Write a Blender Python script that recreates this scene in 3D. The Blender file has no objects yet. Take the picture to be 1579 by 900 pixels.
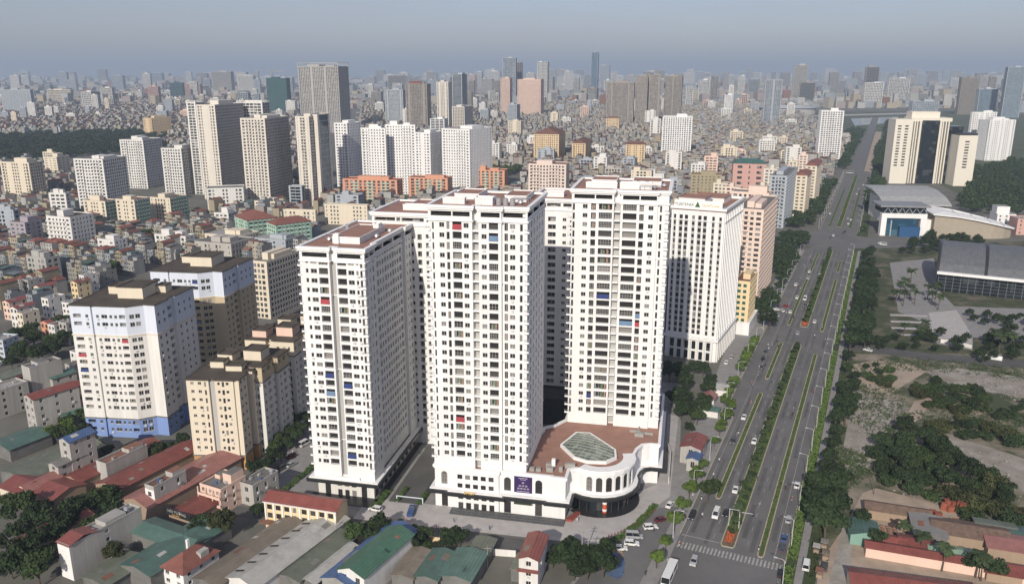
import bpy, bmesh, math, random
import numpy as np
from mathutils import Vector, Matrix
random.seed(7)
RNG = random.Random(11)
SC = bpy.context.scene
COL = SC.collection
rad = math.radians

# ------------------------------------------------------------------ camera
FPX, CX, CY, YH, HC = 1255.0, 789.5, 450.0, 110.0, 141.0     # focal length in photo pixels, image centre, horizon row, camera height
PITCH = math.atan((CY - YH) / FPX)
CP, SP = math.cos(PITCH), math.sin(PITCH)
cam = bpy.data.cameras.new('camera'); cam.sensor_width = 36.0; cam.lens = 36.0 * FPX / 1579.0
cam.clip_start = 1.0; cam.clip_end = 90000.0
camo = bpy.data.objects.new('camera', cam); COL.objects.link(camo)
camo.location = (0, 0, HC); camo.rotation_euler = (rad(90) - PITCH, 0, 0)
SC.camera = camo
SC.render.resolution_x, SC.render.resolution_y = 1024, 583

# ------------------------------------------------------------------ sky and sun
HAZE = 1.15e-4
SUN_EL, SUN_AZ = 29.0, 197.0        # degrees; azimuth clockwise from +Y of the place the sun stands at
w = bpy.data.worlds.new('World'); SC.world = w; w.use_nodes = True
nt = w.node_tree; nt.nodes.clear()
wo = nt.nodes.new('ShaderNodeOutputWorld'); bg = nt.nodes.new('ShaderNodeBackground')
sky = nt.nodes.new('ShaderNodeTexSky'); sky.sky_type = 'NISHITA'; sky.sun_disc = False
sky.sun_elevation = rad(SUN_EL); sky.sun_rotation = rad(SUN_AZ)
sky.altitude = 50; sky.air_density = 1.0; sky.dust_density = 1.0; sky.ozone_density = 2.5
tc = nt.nodes.new('ShaderNodeTexCoord'); mp = nt.nodes.new('ShaderNodeMapping')
mp.inputs['Scale'].default_value = (3.0, 3.0, 11.0)
nz = nt.nodes.new('ShaderNodeTexNoise'); nz.inputs['Scale'].default_value = 1.6; nz.inputs['Detail'].default_value = 6
nz.inputs['Roughness'].default_value = .6
rp = nt.nodes.new('ShaderNodeValToRGB'); rp.color_ramp.elements[0].position = .46; rp.color_ramp.elements[1].position = .86
rp.color_ramp.elements[0].color = (.24, .24, .24, 1); rp.color_ramp.elements[1].color = (.65, .65, .65, 1)
mx = nt.nodes.new('ShaderNodeMixRGB'); mx.inputs[2].default_value = (5.1, 4.75, 5.5, 1)     # thin high cloud, lit as the sky is
hs = nt.nodes.new('ShaderNodeHueSaturation'); hs.inputs['Saturation'].default_value = .9
nt.links.new(tc.outputs['Generated'], mp.inputs['Vector']); nt.links.new(mp.outputs['Vector'], nz.inputs['Vector'])
nt.links.new(nz.outputs['Fac'], rp.inputs['Fac']); nt.links.new(rp.outputs['Color'], mx.inputs[0])
tn = nt.nodes.new('ShaderNodeMixRGB'); tn.blend_type = 'MULTIPLY'; tn.inputs[0].default_value = 1.0; tn.inputs[2].default_value = (.94, .92, 1.05, 1)      # white balance of the camera
nt.links.new(sky.outputs['Color'], hs.inputs['Color']); nt.links.new(hs.outputs['Color'], tn.inputs[1]); nt.links.new(tn.outputs['Color'], mx.inputs[1])
nt.links.new(mx.outputs['Color'], bg.inputs['Color']); nt.links.new(bg.outputs['Background'], wo.inputs['Surface'])
bg.inputs['Strength'].default_value = 0.088
sl = bpy.data.lights.new('sun', 'SUN'); sl.energy = 4.2; sl.angle = rad(.55); sl.color = (1.0, .93, .82)
so = bpy.data.objects.new('sun', sl); COL.objects.link(so)
sd = Vector((math.sin(rad(SUN_AZ)) * math.cos(rad(SUN_EL)), math.cos(rad(SUN_AZ)) * math.cos(rad(SUN_EL)), math.sin(rad(SUN_EL))))
so.rotation_euler = sd.to_track_quat('Z', 'Y').to_euler(); so.location = (0, 0, 400)
vs = SC.view_settings; vs.view_transform = 'Standard'; vs.look = 'None'; vs.exposure = 0.10; vs.gamma = 1.0; vs.use_curve_mapping = False
SC.cycles.max_bounces = 5; SC.cycles.diffuse_bounces = 2; SC.cycles.glossy_bounces = 2; SC.cycles.volume_bounces = 1
SC.cycles.transmission_bounces = 2; SC.cycles.transparent_max_bounces = 4; SC.cycles.use_denoising = True
SC.cycles.sample_clamp_indirect = 3.0

# ------------------------------------------------------------------ pixels to places
def G(x, y, z=0.0):
    u, v = x - CX, CY - y
    t = (z - HC) / (v * CP - FPX * SP)
    return (u * t, (FPX * CP + v * SP) * t)
def PX(X, Y, Z=0.0):
    zc = Y * CP - (Z - HC) * SP
    return (CX + FPX * X / zc, CY - FPX * (Y * SP + (Z - HC) * CP) / zc)
def ZAT(y, Yw):
    v = CY - y
    return HC + (v * CP - FPX * SP) * Yw / (FPX * CP + v * SP)
def XAT(x, Yw, z=0.0):
    return (x - CX) / FPX * (Yw * CP - (z - HC) * SP)
def inpoly(x, y, P):
    r = False; j = len(P) - 1
    for i in range(len(P)):
        (xi, yi), (xj, yj) = P[i], P[j]
        if (yi > y) != (yj > y) and x < (xj - xi) * (y - yi) / (yj - yi) + xi: r = not r
        j = i
    return r

# ------------------------------------------------------------------ materials
MATS = {}
def mat(name, col, rough=.8, var=.12, scale=.35, streak=False, obj_var=0.0, spec=.3, metal=0.0, bump=0.0, bscale=4.0, detail=4):
    if name in MATS: return MATS[name]
    m = bpy.data.materials.new(name); m.use_nodes = True; n = m.node_tree.nodes; l = m.node_tree.links
    b = n['Principled BSDF']; b.inputs['Roughness'].default_value = rough; b.inputs['Metallic'].default_value = metal
    b.inputs['Specular IOR Level'].default_value = spec
    geo = n.new('ShaderNodeNewGeometry'); mp = n.new('ShaderNodeMapping')
    mp.inputs['Scale'].default_value = (scale, scale, scale * (.12 if streak else 1))
    nz = n.new('ShaderNodeTexNoise'); nz.inputs['Scale'].default_value = 1.0; nz.inputs['Detail'].default_value = detail
    nz.inputs['Roughness'].default_value = .65
    l.new(geo.outputs['Position'], mp.inputs['Vector']); l.new(mp.outputs['Vector'], nz.inputs['Vector'])
    mr = n.new('ShaderNodeMapRange'); mr.inputs['From Min'].default_value = .3; mr.inputs['From Max'].default_value = .7
    mr.inputs['To Min'].default_value = 1 - var; mr.inputs['To Max'].default_value = 1 + var * .7
    if streak:       # broad patches plus fine rain streaks running down the wall
        m3 = n.new('ShaderNodeMapping'); m3.inputs['Scale'].default_value = (1.7, 1.7, .055); n3 = n.new('ShaderNodeTexNoise'); n3.inputs['Scale'].default_value = 1.0; n3.inputs['Detail'].default_value = 5; n3.inputs['Roughness'].default_value = .7
        l.new(geo.outputs['Position'], m3.inputs['Vector']); l.new(m3.outputs['Vector'], n3.inputs['Vector']); av = n.new('ShaderNodeMath'); av.operation = 'MULTIPLY_ADD'; av.inputs[1].default_value = .5
        hf = n.new('ShaderNodeMath'); hf.operation = 'MULTIPLY'; hf.inputs[1].default_value = .5; l.new(n3.outputs['Fac'], hf.inputs[0]); l.new(nz.outputs['Fac'], av.inputs[0]); l.new(hf.outputs[0], av.inputs[2]); l.new(av.outputs[0], mr.inputs['Value'])
    else: l.new(nz.outputs['Fac'], mr.inputs['Value'])
    hsv = n.new('ShaderNodeHueSaturation'); hsv.inputs['Color'].default_value = (*col, 1)
    if obj_var:
        oi = n.new('ShaderNodeObjectInfo'); m2 = n.new('ShaderNodeMapRange')
        m2.inputs['To Min'].default_value = 1 - obj_var; m2.inputs['To Max'].default_value = 1 + obj_var
        l.new(oi.outputs['Random'], m2.inputs['Value'])
        mm = n.new('ShaderNodeMath'); mm.operation = 'MULTIPLY'
        l.new(mr.outputs['Result'], mm.inputs[0]); l.new(m2.outputs['Result'], mm.inputs[1]); l.new(mm.outputs[0], hsv.inputs['Value'])
    else:
        l.new(mr.outputs['Result'], hsv.inputs['Value'])
    l.new(hsv.outputs['Color'], b.inputs['Base Color'])
    if bump:
        bz = n.new('ShaderNodeTexNoise'); bz.inputs['Scale'].default_value = bscale; bz.inputs['Detail'].default_value = 3
        l.new(geo.outputs['Position'], bz.inputs['Vector'])
        bp = n.new('ShaderNodeBump'); bp.inputs['Strength'].default_value = bump; bp.inputs['Distance'].default_value = .3
        l.new(bz.outputs['Fac'], bp.inputs['Height']); l.new(bp.outputs['Normal'], b.inputs['Normal'])
    MATS[name] = m; return m
def glassmat(name, dark, mid, light, cell=0.0, rough=.18, p=(.62, .84), spec=.35):
    """window glass: each pane dark, half curtained or curtained; the choice runs per object, or per cell of CELL metres on joined panes"""
    if name in MATS: return MATS[name]
    m = bpy.data.materials.new(name); m.use_nodes = True; n = m.node_tree.nodes; l = m.node_tree.links
    b = n['Principled BSDF']; b.inputs['Roughness'].default_value = rough; b.inputs['Specular IOR Level'].default_value = spec
    cr = n.new('ShaderNodeValToRGB'); cr.color_ramp.interpolation = 'CONSTANT'
    e = cr.color_ramp.elements; e[0].color = (*dark, 1); e[1].position = p[0]; e[1].color = (*mid, 1)
    q = e.new(p[1]); q.color = (*light, 1)
    if cell:
        geo = n.new('ShaderNodeNewGeometry'); vm = n.new('ShaderNodeVectorMath'); vm.operation = 'SNAP'
        vm.inputs[1].default_value = (cell, cell, cell * .9)
        wn = n.new('ShaderNodeTexWhiteNoise'); l.new(geo.outputs['Position'], vm.inputs[0]); l.new(vm.outputs[0], wn.inputs['Vector'])
        l.new(wn.outputs['Value'], cr.inputs['Fac'])
    else:
        oi = n.new('ShaderNodeObjectInfo'); l.new(oi.outputs['Random'], cr.inputs['Fac'])
    l.new(cr.outputs['Color'], b.inputs['Base Color'])
    MATS[name] = m; return m
def sheetmat(name, col, pitch=.9, rough=.45, var=.2, metal=.0, axis=0, dark=.75, obj_var=.0):
    """ribbed metal sheet roof: fine ribs in bump and seam tone, stains in noise; local axis AXIS crosses the ribs"""
    if name in MATS: return MATS[name]
    m = mat(name, col, rough, var, .3, obj_var=obj_var, spec=.35, metal=metal); n = m.node_tree.nodes; l = m.node_tree.links
    b = n['Principled BSDF']; t = n.new('ShaderNodeTexCoord'); sp = n.new('ShaderNodeSeparateXYZ'); l.new(t.outputs['Object'], sp.inputs[0])
    mu = n.new('ShaderNodeMath'); mu.operation = 'MULTIPLY'; mu.inputs[1].default_value = 2 * math.pi / pitch
    l.new(sp.outputs[axis], mu.inputs[0]); si = n.new('ShaderNodeMath'); si.operation = 'SINE'; l.new(mu.outputs[0], si.inputs[0])
    bp = n.new('ShaderNodeBump'); bp.inputs['Strength'].default_value = .5; bp.inputs['Distance'].default_value = .12
    l.new(si.outputs[0], bp.inputs['Height']); l.new(bp.outputs['Normal'], b.inputs['Normal'])
    return m

WHITE = mat('white_render', (.78, .77, .75), .75, .15, .25, streak=True)
WHITE2 = mat('offwhite_render', (.70, .68, .64), .8, .18, .25, streak=True)
TRIM = mat('white_trim', (.82, .81, .79), .7, .05, .6)
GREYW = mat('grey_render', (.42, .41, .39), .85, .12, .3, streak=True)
CREAM = mat('cream_render', (.68, .60, .47), .8, .10, .25, streak=True)
TAN = mat('tan_render', (.52, .43, .29), .8, .12, .25, streak=True)
PINK = mat('pink_render', (.72, .52, .42), .8, .10, .25, streak=True)
PALEBLUE = mat('pale_blue_render', (.62, .66, .73), .8, .10, .25, streak=True)
BLUEW = mat('blue_render', (.20, .29, .54), .8, .08, .25, streak=True)
YELLOW = mat('yellow_render', (.73, .58, .35), .8, .08, .3, streak=True)
ORANGE = mat('orange_render', (.62, .31, .20), .8, .10, .3, streak=True)
OCHRE = mat('ochre_render', (.50, .29, .12), .8, .10, .3, streak=True)
BROWNW = mat('brown_render', (.34, .25, .18), .85, .12, .3, streak=True)
GREENW = mat('green_render', (.20, .34, .28), .8, .1, .3, streak=True)
MINT = mat('mint_render', (.42, .58, .46), .8, .1, .3, streak=True)
ROSE = mat('rose_render', (.55, .33, .28), .8, .1, .3, streak=True)
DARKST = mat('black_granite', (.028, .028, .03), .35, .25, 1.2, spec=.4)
TERRA = mat('terracotta_deck', (.33, .185, .14), .85, .16, .22, bump=.15)
TARROOF = mat('dark_tar_roof', (.085, .07, .055), .9, .3, .18)
CONC = mat('concrete', (.32, .31, .29), .9, .2, .3)
CONCD = mat('dark_concrete', (.17, .165, .155), .9, .25, .25)
REDTILE = mat('red_tile', (.21, .085, .066), .8, .22, .5, obj_var=.2, bump=.2)
RUST = mat('rust_roof', (.20, .10, .07), .85, .25, .4, obj_var=.2)
FRAME = mat('window_frame', (.62, .62, .60), .5, .05, 1.0)
DKFRAME = mat('dark_frame', (.05, .05, .052), .5, .1, 1.0)
RAIL = mat('railing', (.30, .30, .30), .5, .1, 1.0)
VOID = mat('dark_void', (.035, .033, .032), .9, .2, .4)
GLASS = glassmat('window_glass', (.030, .028, .028), (.07, .066, .062), (.24, .225, .21), p=(.70, .88))
GLASSJ = glassmat('joined_glass', (.030, .030, .032), (.08, .08, .08), (.26, .25, .24), cell=2.6)
GLASSF = glassmat('far_glass', (.045, .05, .055), (.10, .10, .10), (.26, .25, .24), cell=3.4, rough=.3)
GLASSB = glassmat('blue_glass', (.02, .06, .10), (.03, .09, .14), (.06, .13, .18), cell=6.0, rough=.12)
GLASSD = glassmat('dark_glass', (.012, .016, .02), (.02, .025, .03), (.05, .055, .06), cell=4.0, rough=.12)
GLASSG = glassmat('grey_glass', (.10, .12, .14), (.14, .16, .18), (.22, .24, .26), cell=5.0, rough=.2)

# ------------------------------------------------------------------ mesh building
class MB:
    def __init__(s): s.v = []; s.f = []; s.m = []
    def face(s, pts, m=0):
        i = len(s.v); s.v += [tuple(p) for p in pts]; s.f.append(tuple(range(i, i + len(pts)))); s.m.append(m)
    def box(s, x0, y0, z0, x1, y1, z1, m=0, bottom=False, top=True, mt=None):
        i = len(s.v)
        s.v += [(x0, y0, z0), (x1, y0, z0), (x1, y1, z0), (x0, y1, z0), (x0, y0, z1), (x1, y0, z1), (x1, y1, z1), (x0, y1, z1)]
        F = [(0, 1, 5, 4), (1, 2, 6, 5), (2, 3, 7, 6), (3, 0, 4, 7)]; M = [m] * 4
        if top: F.append((4, 5, 6, 7)); M.append(m if mt is None else mt)
        if bottom: F.append((3, 2, 1, 0)); M.append(m)
        s.f += [tuple(i + k for k in f) for f in F]; s.m += M
    def obox(s, cx, cy, z0, lx, ly, h, ang=0.0, m=0, bottom=False):
        j = len(s.v); s.box(-lx / 2, -ly / 2, z0, lx / 2, ly / 2, z0 + h, m, bottom); c, n = math.cos(ang), math.sin(ang)
        for k in range(j, len(s.v)):
            x, y, z = s.v[k]; s.v[k] = (cx + x * c - y * n, cy + x * n + y * c, z)
    def prism(s, P, z0, z1, m=0, mt=None, bottom=False):
        n = len(P)
        for k in range(n):
            (x0, y0), (x1, y1) = P[k], P[(k + 1) % n]
            s.face([(x0, y0, z0), (x1, y1, z0), (x1, y1, z1), (x0, y0, z1)], m)
        s.face([(x, y, z1) for x, y in P], m if mt is None else mt)
        if bottom: s.face([(x, y, z0) for x, y in reversed(P)], m)
    def ring(s, P, o, i, z0, z1, m=0):
        A, B = offset(P, o), offset(P, i); n = len(P)
        for k in range(n):
            j = (k + 1) % n
            a, a2, b, b2 = A[k], A[j], B[k], B[j]
            s.face([(*a, z0), (*a2, z0), (*a2, z1), (*a, z1)], m); s.face([(*b2, z0), (*b, z0), (*b, z1), (*b2, z1)], m)
            s.face([(*a, z1), (*a2, z1), (*b2, z1), (*b, z1)], m); s.face([(*b, z0), (*b2, z0), (*a2, z0), (*a, z0)], m)
    def cyl(s, cx, cy, z0, z1, r, n=10, m=0, r1=None, cap=True):
        r1 = r if r1 is None else r1; i = len(s.v)
        for k in range(n):
            t = 2 * math.pi * k / n; s.v.append((cx + r * math.cos(t), cy + r * math.sin(t), z0))
        for k in range(n):
            t = 2 * math.pi * k / n; s.v.append((cx + r1 * math.cos(t), cy + r1 * math.sin(t), z1))
        for k in range(n): s.f.append((i + k, i + (k + 1) % n, i + n + (k + 1) % n, i + n + k)); s.m.append(m)
        if cap: s.f.append(tuple(i + n + k for k in range(n))); s.m.append(m)
    def bar(s, p, q, r, n=6, m=0, r1=None):
        p, q = Vector(p), Vector(q); d = (q - p).normalized(); u = d.orthogonal().normalized(); w_ = d.cross(u); i = len(s.v)
        for c, rr in ((p, r), (q, r if r1 is None else r1)):
            for k in range(n):
                t = 2 * math.pi * k / n; s.v.append(tuple(c + u * rr * math.cos(t) + w_ * rr * math.sin(t)))
        for k in range(n): s.f.append((i + k, i + (k + 1) % n, i + n + (k + 1) % n, i + n + k)); s.m.append(m)
        s.f.append(tuple(i + n + k for k in range(n))); s.m.append(m); s.f.append(tuple(i + n - 1 - k for k in range(n))); s.m.append(m)
    def mesh(s, name, mats):
        me = bpy.data.meshes.new(name); me.from_pydata(s.v, [], s.f)
        for m in mats: me.materials.append(m)
        if len(mats) > 1: me.polygons.foreach_set('material_index', s.m)
        me.update(); return me
    def build(s, name, mats, parent=None, loc=(0, 0, 0), rz=0.0, smooth=False):
        if not isinstance(mats, (list, tuple)): mats = [mats]
        me = s.mesh(name, mats)
        if smooth: me.polygons.foreach_set('use_smooth', [True] * len(me.polygons))
        return link(name, me, parent, loc, rz)
def offset(P, d):
    """polygon P (counter-clockwise) moved outward by d"""
    out = []; n = len(P)
    for k in range(n):
        p0, p1, p2 = Vector(P[k - 1]), Vector(P[k]), Vector(P[(k + 1) % n])
        a = (p1 - p0).normalized(); b = (p2 - p1).normalized()
        na, nb = Vector((a.y, -a.x)), Vector((b.y, -b.x)); t = na + nb
        c = max(.25, 1 + na.dot(nb)); out.append(tuple(p1 + t * (d / c)))
    return out
def link(name, me, parent=None, loc=(0, 0, 0), rz=0.0):
    o = bpy.data.objects.new(name, me); COL.objects.link(o); o.parent = parent; o.location = loc
    if rz: o.rotation_euler = (0, 0, rz)
    return o
def tag(o, label=None, cat=None, group=None, kind=None):
    if label: o['label'] = label
    if cat: o['category'] = cat
    if group: o['group'] = group
    if kind: o['kind'] = kind
    return o
def thing(name, label, cat, loc=(0, 0, 0), rz=0.0, group=None):
    return tag(link(name, None, None, loc, rz), label, cat, group)
def dup(root, loc=None, rz=None, label=None, group=None, parent=None):
    r = root.copy(); COL.objects.link(r); r.parent = parent
    if loc is not None: r.location = loc
    if rz is not None: r.rotation_euler = (0, 0, rz)
    if label: r['label'] = label
    if group: r['group'] = group
    for ch in list(root.children): dup(ch, parent=r)
    return r
FOOT = []          # footprints of everything built, to keep scattered houses and trees off
def keepout(loc, rz, a0, b0, a1, b1, mg=2.0):
    FOOT.append((loc[0], loc[1], math.cos(rz), math.sin(rz), a0 - mg, b0 - mg, a1 + mg, b1 + mg))
ROADI = []
def blocked(X, Y, mg=0.0, noroad=False):
    for i, (x, y, c, s, a0, b0, a1, b1) in enumerate(FOOT):
        if noroad and i in ROADI: continue
        dx, dy = X - x, Y - y; a = dx * c + dy * s; b = -dx * s + dy * c
        if a0 - mg < a < a1 + mg and b0 - mg < b < b1 + mg: return True
    return False

# ------------------------------------------------------------------ windows and facades
WIN = {}
def winmesh(kind, w_, h, var=0):
    key = (kind, round(w_, 2), round(h, 2), var)
    if key in WIN: return WIN[key]
    b = MB(); mats = [GLASS, FRAME]
    if kind in ('win', 'door', 'dwin'):
        r, t = .22, .07; fm = 1
        if kind == 'dwin': mats = [GLASS, DKFRAME]
        b.face([(0, r, 0), (w_, r, 0), (w_, r, h), (0, r, h)], 0)
        for (x0, x1, z0, z1) in [(0, t, 0, h), (w_ - t, w_, 0, h), (t, w_ - t, 0, t), (t, w_ - t, h - t, h)] + ([(w_ / 2 - t / 2, w_ / 2 + t / 2, t, h - t)] if w_ > 1.0 else []):
            b.face([(x0, r - .06, z0), (x1, r - .06, z0), (x1, r - .06, z1), (x0, r - .06, z1)], fm)
        if kind == 'win' and w_ > 1.0 and var == 0: b.box(-.06, -.10, -.10, w_ + .06, .0, -.0, 1, True)      # sill
        if var == 1:      # an air conditioner box under the window
            b.box(w_ * .25, -.42, -.75, w_ * .25 + .85, -.02, -.18, 1, True)
    elif kind == 'log':
        r = 1.15
        b.face([(0, r, -.9), (w_, r, -.9), (w_, r, h), (0, r, h)], 0)
        for x in (w_ * .36, w_ * .68) if var in (5, 6) else (): b.face([(x, r - .05, -.9), (x + .06, r - .05, -.9), (x + .06, r - .05, h), (x, r - .05, h)], 1)
        b.face([(0, 0.1, -.9), (w_, .1, -.9), (w_, r, -.9), (0, r, -.9)], 0)
        b.box(0, .06, .16, w_, .10, .21, 1, True)                                       # rail above the parapet
        if var in (1, 2):     # window bars across the opening
            n = max(3, int(w_ / (.55 if var == 1 else .8)))
            for k in range(n + 1): x = k * (w_ - .05) / n; b.box(x, .03, 0, x + .05, .06, h, 1, True)
            for z in ((h * .5,) if var == 2 else (h * .33, h * .66)): b.box(0, .02, z, w_, .05, z + .05, 1, True)
        if var in (3, 4, 7):  # canvas blind hung in the opening
            mats = [GLASS, FRAME, [None, None, None, mat('red_canvas', (.36, .055, .07), .8, .15, .8), mat('blue_canvas', (.14, .22, .33), .8, .15, .8), 0, 0, mat('navy_canvas', (.03, .05, .16), .8, .15, .8)][var]]
            b.face([(0, -.35, -.15), (w_, -.35, -.15), (w_, .02, h * .62), (0, .02, h * .62)], 2); b.face([(0, .02, h * .62), (w_, .02, h * .62), (w_, -.33, -.16), (0, -.33, -.16)], 2)
        if var in (5, 6):     # laundry and boxes
            mats = [GLASS, FRAME, mat('laundry_pink', (.33, .20, .17), .9, .3, 2), mat('laundry_grey', (.28, .28, .29), .9, .3, 2), mat('laundry_green', (.12, .20, .09), .9, .4, 2)]
            rr = random.Random(var)
            for k in range(4):
                x = rr.uniform(.05, w_ - .7); b.box(x, .3 + .1 * k, -.3 if k % 2 else .35, x + rr.uniform(.35, .7), .36 + .1 * k, h * rr.uniform(.55, .9), 2 + (k + var) % 3, True)
    elif kind == 'void':
        b.face([(0, 1.6, 0), (w_, 1.6, 0), (w_, 1.6, h), (0, 1.6, h)], 0); mats = [VOID, TRIM]
        b.face([(0, 0, 0), (w_, 0, 0), (w_, 1.6, 0), (0, 1.6, 0)], 0)
    elif kind == 'arch':
        mats = [GLASS, WHITE, DKFRAME]; r = .3; R = w_ / 2; n = 8; zc = h - R
        P = [(R - R * math.cos(math.pi * k / n), zc + R * math.sin(math.pi * k / n)) for k in range(n + 1)]
        b.face([(0, r, 0), (w_, r, 0)] + [(x, r, z) for x, z in reversed(P)], 0)
        for k in range(n):
            (x0, z0), (x1, z1) = P[k], P[k + 1]
            b.face([(x0, 0, z0), (x1, 0, z1), (x1, 0, h), (x0, 0, h)], 1); b.face([(x0, r, z0), (x1, r, z1), (x1, 0, z1), (x0, 0, z0)], 1)
        for x in (w_ * .32, w_ * .64): b.box(x, r - .08, 0, x + .08, r - .02, h - R * .25, 2)
        for z in (h * .28, h * .55, zc): b.box(.05, r - .07, z, w_ - .05, r - .02, z + .08, 2, True)
        for k in range(1, n): b.face([(R - .03, r - .05, zc), (R + .03, r - .05, zc), (P[k][0] + .03, r - .05, P[k][1]), (P[k][0] - .03, r - .05, P[k][1])], 2)
    me = b.mesh(kind + '_unit', mats); WIN[key] = me; return me
PARTNAME = {'win': 'window', 'door': 'window', 'dwin': 'window', 'log': 'balcony', 'void': 'attic_opening', 'arch': 'arched_window'}
def logvar(R):
    t = R.random()
    return 0 if t < .56 else 1 if t < .66 else 2 if t < .76 else 5 if t < .85 else 6 if t < .93 else 3 if t < .975 else 4 if t < .988 else 7
def facade(W, J, root, org, d, L, z0, z1, rows, cols, obj=True, wm=0, R=RNG, dep=None):
    """one wall from ORG along D: rows = storey floor heights, cols = (s0, s1, sill, head, kind) openings repeated on every row.
    W takes the wall with its holes and reveals, J the joined panes of walls whose windows are too small to pick apart."""
    ox, oy = org; dx, dy = d; ix, iy = -dy, dx          # inward
    def P(s, y, z): return (ox + dx * s + ix * y, oy + dy * s + iy * y, z)
    def q(s0, s1, a, b, y=0.0):
        if s1 - s0 > 1e-3 and b - a > 1e-3: W.face([P(s0, y, a), P(s1, y, a), P(s1, y, b), P(s0, y, b)], wm)
    cols = sorted(cols); cur = 0.0; ang = math.atan2(dy, dx)
    for (s0, s1, sill, head, kind) in cols:
        q(cur, s0, z0, z1); cur = s1; prev = z0
        rd = dep or (1.15 if kind == 'log' else 1.6 if kind == 'void' else .3 if kind == 'arch' else .22)
        for zf in rows:
            a, b = zf + sill, zf + head
            q(s0, s1, prev, a); prev = b
            W.face([P(s0, rd, a), P(s0, 0, a), P(s0, 0, b), P(s0, rd, b)], wm); W.face([P(s1, 0, a), P(s1, rd, a), P(s1, rd, b), P(s1, 0, b)], wm)
            W.face([P(s0, 0, a), P(s0, rd, a), P(s1, rd, a), P(s1, 0, a)], wm); W.face([P(s0, rd, b), P(s0, 0, b), P(s1, 0, b), P(s1, rd, b)], wm)
            if obj:
                var = logvar(R) if kind == 'log' else (1 if kind == 'win' and R.random() < .22 else 0)
                link(PARTNAME[kind], winmesh(kind, s1 - s0, head - sill, var), root, P(s0, 0, a), ang)
            else:
                J.face([P(s0, rd, a), P(s1, rd, a), P(s1, rd, b), P(s0, rd, b)], 0)
                if s1 - s0 > 1.1: J.face([P((s0 + s1) / 2 - .04, rd - .05, a), P((s0 + s1) / 2 + .04, rd - .05, a), P((s0 + s1) / 2 + .04, rd - .05, b), P((s0 + s1) / 2 - .04, rd - .05, b)], 1)
        q(s0, s1, prev, z1)
    q(cur, L, z0, z1)
def edges(P):
    for k in range(len(P)):
        p, q = Vector(P[k]), Vector(P[(k + 1) % len(P)]); d = q - p
        yield k, (p.x, p.y), tuple(d.normalized()), d.length
# ------------------------------------------------------------------ ground, roads, paving
GROUND = mat('city_ground', (.15, .145, .125), .95, .3, .05, detail=8)
ASPH = mat('asphalt', (.150, .146, .142), .9, .2, .07, detail=9)
ASPH2 = mat('lane_asphalt', (.105, .102, .099), .9, .22, .12, detail=8)
PAVE = mat('grey_paving', (.43, .405, .385), .9, .14, .3, detail=8)
PAVE2 = mat('footpath_paving', (.27, .26, .25), .9, .2, .3, detail=8)
DIRT = mat('dry_dirt', (.38, .305, .235), .95, .26, .13, detail=10, bump=.4, bscale=.8)
DIRTG = mat('grey_rubble_dirt', (.34, .315, .28), .95, .3, .22, detail=10, bump=.5, bscale=1.2)
SOIL = mat('brown_soil', (.16, .115, .075), .95, .3, .3, detail=8)
GRASS = mat('rough_grass', (.055, .075, .03), .95, .4, .25, detail=8)
GRASS2 = mat('meadow', (.085, .10, .055), .95, .35, .02, detail=8)
PAINT = mat('road_paint', (.36, .355, .335), .85, .45, .7)
KERB = mat('kerb_stone', (.42, .385, .29), .85, .15, .6)
HEDGE = mat('hedge_leaf', (.058, .098, .025), .7, .45, .9, spec=.2)
HEDGEB = mat('bright_shrub_leaf', (.085, .135, .03), .7, .4, .9, spec=.2)

def sheet(name, P, z, m, kind='structure'):
    b = MB(); b.face([(x, y, z) for x, y in P]); o = b.build(name, m); o['kind'] = kind; return o
def struct(name, P, z, m): return sheet(name, P, z, m)
S = 31000
sheet('ground', [(-S, -3000), (S, -3000), (S, S), (-S, S)], 0.0, GROUND)

RA = rad(24.3); RO = (92.1, 273.2); RSN, RCS = math.sin(RA), math.cos(RA)
def RP(u, w_): return (RO[0] + u * RSN + w_ * RCS, RO[1] + u * RCS - w_ * RSN)
def RUV(X, Y):
    dx, dy = X - RO[0], Y - RO[1]; return dx * RSN + dy * RCS, dx * RCS - dy * RSN
RROT = -RA                       # rotation that turns local +y into the road's direction
def rquad(u0, u1, w0, w1): return [RP(u0, w0), RP(u0, w1), RP(u1, w1), RP(u1, w0)]
def pixpoly(*pts): return [G(*p) for p in pts]

sheet('avenue', [RP(-150, -17), RP(-150, 15), RP(1010, 15), RP(1010, -17), RP(420, -17), RP(405, -21.5), RP(55, -21.5), RP(40, -17)], .06, ASPH)
sheet('far_avenue', rquad(1010, 2600, -14, 4), .05, ASPH); sheet('far_avenue_works', rquad(1012, 1900, 6, 20), .045, DIRT)
sheet('cross_street', [RP(436, -190), RP(440, -40), RP(425, -18), RP(428, 15), RP(452, 60), RP(456, 200), RP(480, 200), RP(476, 60), RP(486, 15), RP(492, -18), RP(466, -40), RP(460, -190)], .045, ASPH)
sheet('far_cross_street', rquad(965, 1005, -300, 300), .045, ASPH)
sheet('forecourt_pavement', [RP(-150, -44), RP(-150, -17), RP(40, -17), RP(55, -21.5), RP(405, -21.5), RP(405, -31), RP(55, -31), RP(20, -31), RP(-30, -29), RP(-75, -38)], .03, PAVE2)
sheet('parking_apron', [RP(-150, -42), RP(-150, -22.5), RP(-40, -21), RP(-44, -27), RP(-72, -37)], .045, ASPH)
sheet('verge', rquad(-150, 960, 15, 24), .02, GRASS)
sheet('footpath', rquad(-150, 420, 18.3, 20.6), .05, PAVE2)
sheet('median_soil', rquad(-58, 960, -4.4, 0), .07, SOIL) if False else None

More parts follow.
